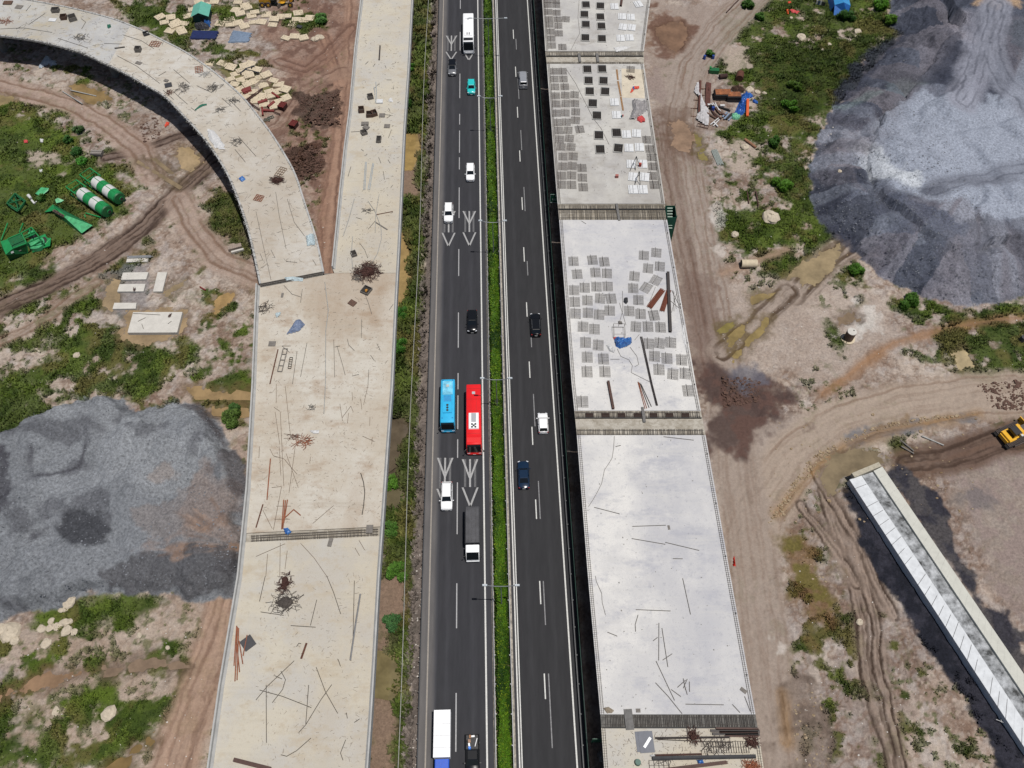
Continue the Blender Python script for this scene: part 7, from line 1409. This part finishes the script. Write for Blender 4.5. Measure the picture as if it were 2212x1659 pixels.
pebbles([([(640,205),(735,198),(735,270),(660,272)],500),([(622,322),(690,314),(700,350),(680,388),(650,392),(618,350)],620),([(868,60),(880,60),(880,250),(862,250)],120),([(1560,815),(1640,820),(1640,870),(1560,880)],260),([(300,270),(340,250),(350,300),(310,310)],90),([(2110,830),(2212,820),(2212,890),(2140,880)],260),([(1660,1250),(1700,1300),(1700,1659),(1660,1659)],0)],'soil_clods',brc,'countless dark clods on the heaps of dug soil',.1,.32)
pebbles([(LG[1:-1],2600),(RG[1:-2],3200)],'loose_gravel',mat('gravel stone',A((138,142,150),.52),.95,.5,.4),'countless coarse stones on the two grey gravel stockpiles',.05,.13)
# ---- storage corner
for a,b_,w_,lb in (((642,300),(622,820),.55,'left long rusty beam under the white sheet'),((768,335),(750,720),1.5,'right wide rusty beam stack beside the white sheet')):
    pa,pb=gp([a,b_],T3,.25); centred(MB().beam(pa,pb,w_*.5,.5).beam(pa+Vector((w_*.3,-.2,.02)),pb+Vector((w_*.3,.2,.02)),w_*.45,.46),'steel_beam',mat('rusted beam',A((104,60,50),.5),.85,.3,2),base=pa,label=lb,cat='steel beam')
heap('plastic_sheet',[T3(*q) for q in ((600,310),(630,330),(632,440),(662,460),(672,540),(700,620),(790,780),(792,1000),(760,1035),(700,1000),(580,935),(600,830),(650,790),(645,560),(590,530),(545,480),(560,420))],.7,mat('dirty white sheet',A((214,212,214),.54),.7,.2,1.2,detail=8),'long dirty white plastic sheet draped over rusty beams','plastic sheet',z=T3(700,800).z+.35,n=34,crease=2.5)
heap('tarpaulin_heap',[T3(*q) for q in ((1320,490),(1400,475),(1530,520),(1520,550),(1430,575),(1400,700),(1380,800),(1320,862),(1180,830),(1240,740),(1270,640))],1.1,mat('vivid blue tarp',A((20,84,210),.5),.4,.4,1.4,col2=A((70,140,235),.5),detail=8),'bright blue tarpaulin piled beside the steel formwork','tarpaulin',z=T3(1300,700).z+.1,n=34,crease=2.2)
heap('tarpaulin_heap',[T3(*q) for q in ((1500,605),(1540,600),(1600,640),(1585,665),(1510,640))],.4,MATS['vivid blue tarp'],'small blue tarpaulin scrap right of the orange beam','tarpaulin',z=T3(1550,630).z,n=12)
obm=mat('bright orange steel',A((250,112,50),.52),.5,.1); pa,pb=gp([(1420,612),(1412,888)],T3,.4); centred(MB().beam(pa,pb,.55,.5),'orange_beam',obm,base=pa,label='bright orange steel box beam beside the blue tarpaulin',cat='steel beam')
fw=mat('formwork black',A((50,46,46),.5),.7,.2,2); fwt=mat('copper brown panel',A((150,92,58),.5),.55,.25,1.1,col2=A((206,128,76),.5))
for (x,y,w_,l_,h_),lb in (((1000,560,3.7,2.3,1.6),'left stack of black formwork with a brown top'),((1185,585,3.1,1.9,1.4),'right stack of black formwork with an orange-brown top')):
    p=T3(x,y); t=empty('formwork_stack',p,0,label=lb,cat='formwork'); 
    for k in range(5): MB().box((random.uniform(-.06,.06),random.uniform(-.05,.05),.15+k*h_/5),(w_,l_,h_/5-.06)).obj('panel_layer',fw,t)
    MB().box((0,0,h_+.04),(w_*.92,l_*.8,.08)).obj('top_panel',fwt,t)
for i,(x,y,L_,w_,a,m) in enumerate(((860,820,3.2,.35,-1.2,brnb),(900,850,3.0,.3,-1.1,brnb),(830,870,2.6,.4,-.8,rustp),(940,790,2.4,.5,-1.2,rustp),(1000,830,2.2,.5,-.7,brnb),(890,715,2.6,.18,-1.25,wht),(920,720,2.6,.18,-1.35,wht),(930,745,2.4,.15,-1.1,wht),(880,960,3.0,.2,.8,wht),(910,985,2.6,.2,.9,wht),(900,1010,1.6,.25,-1.1,wht),(1020,745,2.8,.3,-.4,fw),(1050,760,2.6,.3,-.4,fw),(1050,850,2.0,.35,.9,pblue),(1080,880,2.2,.35,.9,pblue),(1120,880,2.4,.4,.9,fw),(1150,900,2.2,.3,.9,pblue),(1010,700,1.0,.5,0,wht),(812,690,1.2,.5,0,wht),(940,880,2.0,.25,-.9,brnb))):
    p=T3(x,y); centred(MB().box((p.x,p.y,p.z+.25+.03*(i%4)),(L_,w_,.2),a),'scrap_plank',m,base=p,label=f'{od(i+1)} plank of the junk pile' if 0 else '',cat='plank',group='planks of the junk pile below the formwork')
jl=[o for o in bpy.data.objects if o.name.startswith('scrap_plank')]; rowlabels(jl,'scrap plank','the formwork junk pile',.6)
p=T3(1228,882); heap('mint_sheet',[p+Vector((1.15*math.cos(a),1.1*math.sin(a),0)) for a in np.linspace(0,6.28,12)[:-1]],.7,mat('mint sheet',A((140,222,180),.5),.6,.15,4),'round mint green cover below the blue tarpaulin','cover',z=p.z,n=14)
for (x,y),col,lb in (((850,770),(40,80,170),'blue barrel in the junk pile'),((815,740),(20,20,22),'black barrel in the junk pile')): small('barrel',T3(x,y),(.8,.8,1.0),mat('drum%d'%col[0],A(col,.5),.5),lb,'barrel',0,'tube')
for (x,y),lb in (((1660,508),'left blue barrel at the grass edge above the dirt square'),((1735,508),'right blue barrel at the grass edge above the dirt square')): small('barrel',TG(2,0,x,y),(.75,.75,.9),mat('drum40',A((40,80,170),.5),.5),lb,'barrel',0,'tube')
def drum(x,y,L_,r,a,m,lb,nm='steel_drum'): p=T3(x,y); v=Vector((math.cos(a),math.sin(a),0))*L_/2; centred(MB().tube(p-v+Vector((0,0,r)),p+v+Vector((0,0,r)),r,16),nm,m,base=p,label=lb,cat='drum')
drum(1285,255,2.0,.85,1.3,rustm,'big rusty drum lying in the grass above the formwork'); drum(1020,235,1.8,.5,.2,mat('dark rust drum',A((70,44,38),.5),.9,.3),'dark rusty drum lying on the grass edge')
heap('rusty_frame_pile',[T3(*q) for q in ((1160,390),(1260,370),(1380,430),(1360,480),(1240,490),(1150,430))],.7,mat('rusty scrap',A((84,58,44),.5),.9,.4,3),'dark rusty scrap heap between the drum and the white rocks','scrap',z=T3(1250,430).z,n=18,crease=3)
p=T3(870,150); t=empty('green_generator',p,-.1,label='dark green box machine at the grass edge above the storage corner',cat='machine'); MB().box((0,0,.5),(2.2,1.1,.9)).obj('housing',grd_,t); MB().box((-.9,.35,1.0),(.4,.5,.5)).obj('control_box',grn,t)
grid(T3(690,1025),2.4,.9,3,1,-.35,brnb,'brown ladder-like frame at the foot of the white sheet','ladder_frame',.1,'frame')
stack(T3(925,1535),1.75,4.6,5,1,.14,mat('light steel',A((176,184,178),.52),.5,.1),'bundle of pale grey steel sections on the bare ground','steel_bundle','steel bundle')
for q,(x,y) in enumerate(((555,735),(560,865),(600,600),(690,415),(690,520))):
    pa,pb=gp([(x-60,y),(x+50,y+4)],T3,.1); centred(MB().tube(pa,pb,.08,6),'timber_support',rustm,base=pa,label=['support under the left beam, third from the top','support under the left beam, lowest','support under the left beam, second from the top','support between the beams, topmost','support between the beams, second'][q],cat='timber')
# blue tent, washing
bt=mat('light blue tarp roof',A((70,168,236),.5),.5,.15,1.2,detail=8); bt2=mat('tent side blue',A((40,120,210),.5),.55,.2)
p=G(1814,24); t=empty('tent',(p.x,p.y,p.z),-.08,label='light blue tarpaulin tent at the top edge of the photo',cat='tent')
MB().add([(-1.9,-.5,1.9),(0,-.7,2.8),(1.9,-.5,1.9),(1.9,7,1.9),(0,7,2.8),(-1.9,7,1.9)],[(0,1,4,5),(1,2,3,4)]).obj('roof',bt,t); MB().add([(-1.9,-.5,1.9),(0,-.7,2.8),(1.9,-.5,1.9),(1.6,-1.6,.1),(-1.8,-2.2,.1)],[(4,3,2,1,0)]).obj('front_flap',bt2,t); MB().add([(-1.9,-.5,1.9),(-1.9,7,1.9),(-2.4,7,.0),(-2.4,-.5,.0),(1.9,-.5,1.9),(1.9,7,1.9),(2.3,7,0),(2.3,-.5,0)],[(0,1,2,3),(4,7,6,5)]).obj('side_flap',bt2,t)
for x in (-1.8,1.8):
    for y in (-.4,6.8): MB().tube((x,y,0),(x,y,1.9),.05,6).obj('pole',greyb,t)
heap('tarpaulin_heap',[G(*q) for q in ((1790,3),(1802,0),(1803,14),(1797,16))],.6,MATS['vivid blue tarp'],'darker blue tarpaulin bunched at the left of the tent','tarpaulin',z=G(1797,8).z,n=10)
for k,(u,v,col) in enumerate(((1762,13,(214,214,214)),(1766,14.5,(24,64,110)),(1770,14.5,(226,230,236)),(1774,16,(40,42,60)),(1778,17,(20,22,26)))):
    p=G(u,v); centred(MB().box((p.x,p.y,p.z+1.0),(.38,.12,1.0),.2),'hanging_garment',mat('garment%d'%k,A(col,.5),.8),base=p,label=['grey garment at the left end of the washing line','dark blue garment on the washing line','white garment on the washing line','dark purple garment on the washing line','black garment at the right end of the washing line'][k],cat='garment')
pa,pb=G(1757,12),G(1783,18); t=empty('washing_line',pa,label='washing line left of the blue tent',cat='washing line'); MB().tube((0,0,1.55),pb-pa+Vector((0,0,1.55)),.02,4).obj('line',greyb,t)
for q_ in (Vector((0,0,0)),pb-pa): MB().tube(q_,q_+Vector((0,0,1.7)),.05,6).obj('post',brnb,t)
heap('cloth',[G(*q) for q in ((1697,21),(1703,21),(1704,32),(1699,33))],.4,obm,'bright orange cloth on the grass left of the washing line','cloth',z=G(1700,27).z,n=10); heap('cloth',[G(*q) for q in ((1704,21),(1712,20),(1720,25),(1728,26),(1722,31),(1710,28))],.3,redt,'pinkish rags right of the bright orange cloth','cloth',z=G(1714,25).z,n=12); heap('cloth',[G(*q) for q in ((1700,5),(1709,4),(1710,8),(1701,9))],.3,orgt,'small orange and grey rag above the bright orange cloth','cloth',z=G(1705,6).z,n=8)
# ---- concrete ring column, pipe, stair tower, road signs
p=G(1831.5,732); t=empty('concrete_well_ring',p,label='upright brown concrete cylinder with a pale lid beside the chalky patch',cat='concrete cylinder'); MB().tube((0,0,-.3),(0,0,2.2),.85,24).obj('shell',mat('brown concrete shell',A((128,104,86),.5),.9,.2),t,True); MB().tube((0,0,2.2),(0,0,2.32),.82,24).obj('lid',pad,t,True); MB().tube((.35,.2,2.32),(.35,.2,2.38),.12,10).obj('lid_hole',drk,t); MB().tube((0,0,-.3),(0,0,.12),1.25,24).obj('footing',tan,t)
p=TG(2,1,2040,640); t=empty('concrete_pipe',p,0,label='short pale concrete pipe lying at the edge of the weeds',cat='concrete pipe'); MB().tube((-1.5,0,.75),(1.5,0,.75),.8,20).obj('shell',tan,t,True); MB().tube((-1.53,0,.75),(-1.49,0,.75),.62,20).obj('bore',drk,t)
small('dark_stump',G(2207,735),(1.2,1.2,1.0),dkt,'dark round stump at the right edge below the grass','stump',0,'tube')
p=P(1450,456,DZ+.4); gnet=mat('dark green net',A((20,112,88),.5),.75,.25,3); t=empty('stair_tower',(p.x,p.y,GZ),.0,label='green netted scaffold stair tower against the right side of the bridge',cat='stair tower')
zt=DZ+.3-GZ; w_,l_=.9,1.5
for x in (-w_,w_):
    for y in (-l_,l_): MB().tube((x,y,0),(x,y,zt+.5),.05,6).obj('post',mat('green post',A((70,110,96),.5),.6),t)
for c_,d_ in (((w_,0,zt/2),(.04,2*l_,zt)),((0,-l_,zt/2),(2*w_,.04,zt)),((-w_,0,zt/2),(.04,2*l_,zt)),((0,l_,zt/2),(2*w_,.04,zt))): MB().box(c_,d_).obj('net_panel',gnet,t)
for i in range(8): MB().box((-.1,l_-.5-i*.42,zt-.15-i*.33),(1.0,.3,.05)).obj('stair_tread',mat('pale tread',A((170,190,176),.5),.7),t)
def sign(u,v,z,w_,h_,lines,lb,face=True):
    p=P(u,v,z); t=empty('road_sign',(p.x,p.y,-.3),0,label=lb,cat='road sign'); zz=z+.3
    MB().box((w_/2,0,zz+h_/2),(w_,.08,h_)).obj('sign_board',mat('sign green',A((0,92,66),.5),.5,.08),t)
    for c_,d_ in (((w_/2,-.06,zz+.07),(w_-.1,.03,.06)),((w_/2,-.06,zz+h_-.07),(w_-.1,.03,.06)),((.07,-.06,zz+h_/2),(.06,.03,h_-.1)),((w_-.07,-.06,zz+h_/2),(.06,.03,h_-.1))):
        if face: MB().box(c_,d_).obj('border',mat('sign white',A((214,230,224),.5),.5),t)
    for tx,x0,z0,s in lines:
        cu=bpy.data.curves.new('lettering','FONT'); cu.body=tx; cu.size=s; cu.extrude=.01; cu.offset=.008; ob=bpy.data.objects.new('lettering',cu); dg=None; COL.objects.link(ob); bpy.context.view_layer.update()
        me=bpy.data.meshes.new_from_object(ob.evaluated_get(bpy.context.evaluated_depsgraph_get())); bpy.data.objects.remove(ob); me.materials.clear(); me.materials.append(mat('sign white',(1,1,1))); o2=bpy.data.objects.new('lettering',me); COL.objects.link(o2); o2.parent=t; o2.location=(x0,-.065,zz+z0); o2.rotation_euler=(math.pi/2,0,0)
    for x in (.3,w_-.3): MB().tube((x,.1,-.5),(x,.1,zz+h_*.8),.08,8).obj('post',dsteel,t)
sign(1187.5,437.5,3.2,2.6,2.3,[('NUT',1.0,1.65,.5),('LONG',.45,.72,.62),('30',1.5,.2,.42)],'green road sign with white lettering half hidden behind the bridge edge')
sign(1276.5,1603,2.2,2.2,2.6,[],'blank dark green road sign in the shaded gap near the bottom',False)
heap('concrete_debris',[P(u,v,GZ) for u,v in ((1288,1625),(1300,1620),(1305,1645),(1292,1650))],.5,greyb,'grey rubble in the shaded gap near the bottom of the bridge','rubble',z=-.4,n=8)
# ---- bulldozer
p=G(2182,944); t=empty('bulldozer',p,R_(24),label='yellow bulldozer with ribbed tracks at the right edge of the photo',cat='bulldozer')
tr=mat('track steel',A((86,72,66),.5),.7,.3,3); trd=mat('track gap',(.015,.013,.012),.8)
for s in (-1,1):
    MB().loft([[Vector((x,s*1.35-.38,z)),Vector((x,s*1.35+.38,z)),Vector((x,s*1.35+.38,z2)),Vector((x,s*1.35-.38,z2))] for x,z,z2 in ((-2.5,.45,.6),(-2.2,.05,.95),(2.2,.05,.95),(2.5,.45,.6))]).obj('track',trd,t)
    for i in range(19): MB().box((-2.2+i*.245,s*1.35,.99),(.13,.8,.07)).obj('track_shoe',tr,t)
MB().box((-.1,0,1.0),(4.2,1.9,.7)).obj('body',yel,t); MB().box((1.35,0,1.55),(1.9,1.2,.75)).obj('engine_hood',mat('dark hood',A((100,92,88),.5),.6,.15),t); MB().box((-.35,0,2.0),(1.3,1.5,1.4),top=.9).obj('cab_glass',glassm,t); MB().box((.35,0,2.75),(.5,1.75,.12)).obj('cab_roof',yel,t); MB().box((-.5,0,2.72),(1.2,1.45,.1)).obj('cab_top',blackp,t)
MB().box((-1.65,0,1.5),(.7,2.0,.45)).box((-1.2,.95,1.25),(1.4,.35,.5)).box((-1.2,-.95,1.25),(1.4,.35,.5)).obj('rear_deck',yel,t); MB().tube((.55,-.95,1.7),(.55,-.95,1.9),.22,12).obj('air_filter',whp,t)
for s in (-1,1): MB().beam((-1,s*1.85,.5),(3.1,s*1.85,.5),.2,.25).obj('push_arm',tr,t)
MB().loft([[Vector((3.1+.25*math.cos(a),-2.1,.8+.8*math.sin(a))) for a in (-1.5,-.7,0,.7,1.5)]+[Vector((2.95+.25*math.cos(a),-2.1,.8+.8*math.sin(a))) for a in (1.5,.7,0,-.7,-1.5)],[Vector((3.1+.25*math.cos(a),2.1,.8+.8*math.sin(a))) for a in (-1.5,-.7,0,.7,1.5)]+[Vector((2.95+.25*math.cos(a),2.1,.8+.8*math.sin(a))) for a in (1.5,.7,0,-.7,-1.5)]]).obj('blade',yel,t)
frame('metal_stool_frame',[((0,0,0),(.1,0,0))],.05,steel,'','') if 0 else None
ps=[TG(3,3,1960,1245),TG(3,3,2040,1280),TG(3,3,2010,1180),TG(3,3,1975,1170)]; a,b_=TG(3,3,1995,1180),TG(3,3,2000,1270); c_,d_=TG(3,3,2040,1190),TG(3,3,2038,1275)
mb=MB(); u=Vector((0,0,.5)); mb.beam(a+u,b_+u,.08,.08).beam(c_+u,d_+u,.08,.08).beam(TG(3,3,1955,1245)+u,TG(3,3,2045,1282)+u,.08,.08).beam(TG(3,3,1970,1172)+u,TG(3,3,2042,1196)+u,.08,.08); centred(mb,'steel_trestle',steel,base=a,label='thin steel trestle leaning beside the stepped wall near the bottom',cat='trestle')
# ---- shrubs
def shrub(u,v,R,Hh,col,label,dens=900,f=None):
    R*=.85; Hh*=.75; p=G(u,v); t=empty('shrub',p,label=label,cat='shrub'); n=int(dens*R*R/1.2)
    lob=[(random.uniform(-.75,.75)*R,random.uniform(-.75,.75)*R,random.uniform(.3,.75)*Hh,random.uniform(.25,.5)*R) for _ in range(9)]
    pts=[]
    for _ in range(n):
        x,y,z,r=random.choice(lob); a=random.gauss(0,1),random.gauss(0,1),random.gauss(0,1); l=math.sqrt(sum(q*q for q in a))+1e-6; k=r*random.uniform(.55,1.08)/l; pts.append((x+a[0]*k,y+a[1]*k,max(.05,z+a[2]*k*.75) if random.random()<.8 else .12))
    cols=np.array(A([min(255,q*1.18+6) for q in col],.56))*(.6+1.1*RNG.random((n,1))); leafmesh('crown',np.array(pts),np.full(n,.26),cols,leafm,4,t,.5,1.0)
    mb=MB()
    for x,y,z,r in lob: mb.tube((x*.1,y*.1,-.1),(x,y,z),.06,5,.025)
    mb.obj('stem',mat('bark',(.06,.045,.03),.9,.3,6),t)
for u,v,R,Hh,col,lb in ((1690,405,2.2,1.6,(70,108,28),'dense round green bush above the lower right grass'),(1829,40,2.2,1.8,(40,76,20),'dark bush at the foot of the blue tent'),(1899,18,2.4,1.8,(66,110,20),'bright green bush at the edge of the blue-grey stockpile near the top'),(1925,48,1.8,1.3,(70,104,24),'yellow-green bush where the stockpile bulges at the top right'),(1706,235,1.8,1.2,(56,96,16),'bush in the long grass right of the storage corner'),(1676,312,1.8,1.3,(44,80,18),'bush below the storage corner, left of the stockpile'),(1715,190,1.6,1.1,(60,84,20),'low bush in the dark grass right of the formwork'),(1533,119,1.3,.8,(52,92,30),'bush above the two blue barrels'),(1613,15,1.8,1.4,(56,90,30),'bush at the top left of the right-hand grass'),(1640,40,1.5,1.1,(60,96,30),'smaller bush right of the long brown timber'),
    (865,752,1.6,1.7,(56,98,30),'large dense shrub under the viaduct edge, level with the black car'),(868,680,1.4,1.3,(50,92,28),'shrub under the viaduct edge just above the large dense one'),(850,1145,1.5,1.2,(66,100,38),'palm-like bush at the viaduct foot beside the joint'),(846,1045,1.3,1.0,(74,112,34),'bright green bush beside the dark ditch water'),(848,1350,1.5,1.0,(60,96,52),'grey-green bush on the bare strip left of the lower highway'),(858,1235,1.6,1.1,(70,106,36),'leafy bush in the ditch just below the joint level'),(884,150,1.5,1.2,(60,100,28),'shrub by the straight deck level with the teal car'),(888,60,1.6,1.2,(66,100,28),'shrub by the straight deck level with the white coach'),(876,228,1.4,1.,(48,84,26),'dark shrub by the straight deck above the ochre ditch puddles'),(872,440,1.4,1.1,(64,84,30),'olive shrub by the straight deck below the ochre ditch puddles'),
    (505,908,2.1,.9,(74,96,40),'dark bush between the left stockpile and the viaduct'),(165,330,1.3,.7,(44,84,32),'dark bush at the right tip of the left grass'),(150,306,1.2,.7,(46,82,30),'dark bush just above the one at the tip of the left grass'),(172,282,1.2,.6,(54,80,40),'low grey-green bush topmost in the left grass'),(180,352,1.3,.7,(60,116,36),'bright bush beside the grey wooden crate'),(693,45,2.0,.9,(70,108,48),'light green bush right of the tan slabs near the grader'),(95,430,1.2,.9,(50,84,28),'small bush between the hood and the silos') ,(505,880,1.2,.7,(60,90,40),'smaller bush above the dark one left of the viaduct'),(1850,585,1.6,.9,(60,96,24),'low bush tucked under the right stockpile'),(1960,655,2.,1.,(56,90,24),'low spreading bush below the right stockpile')):
    shrub(u,v,R,Hh,col,lb)
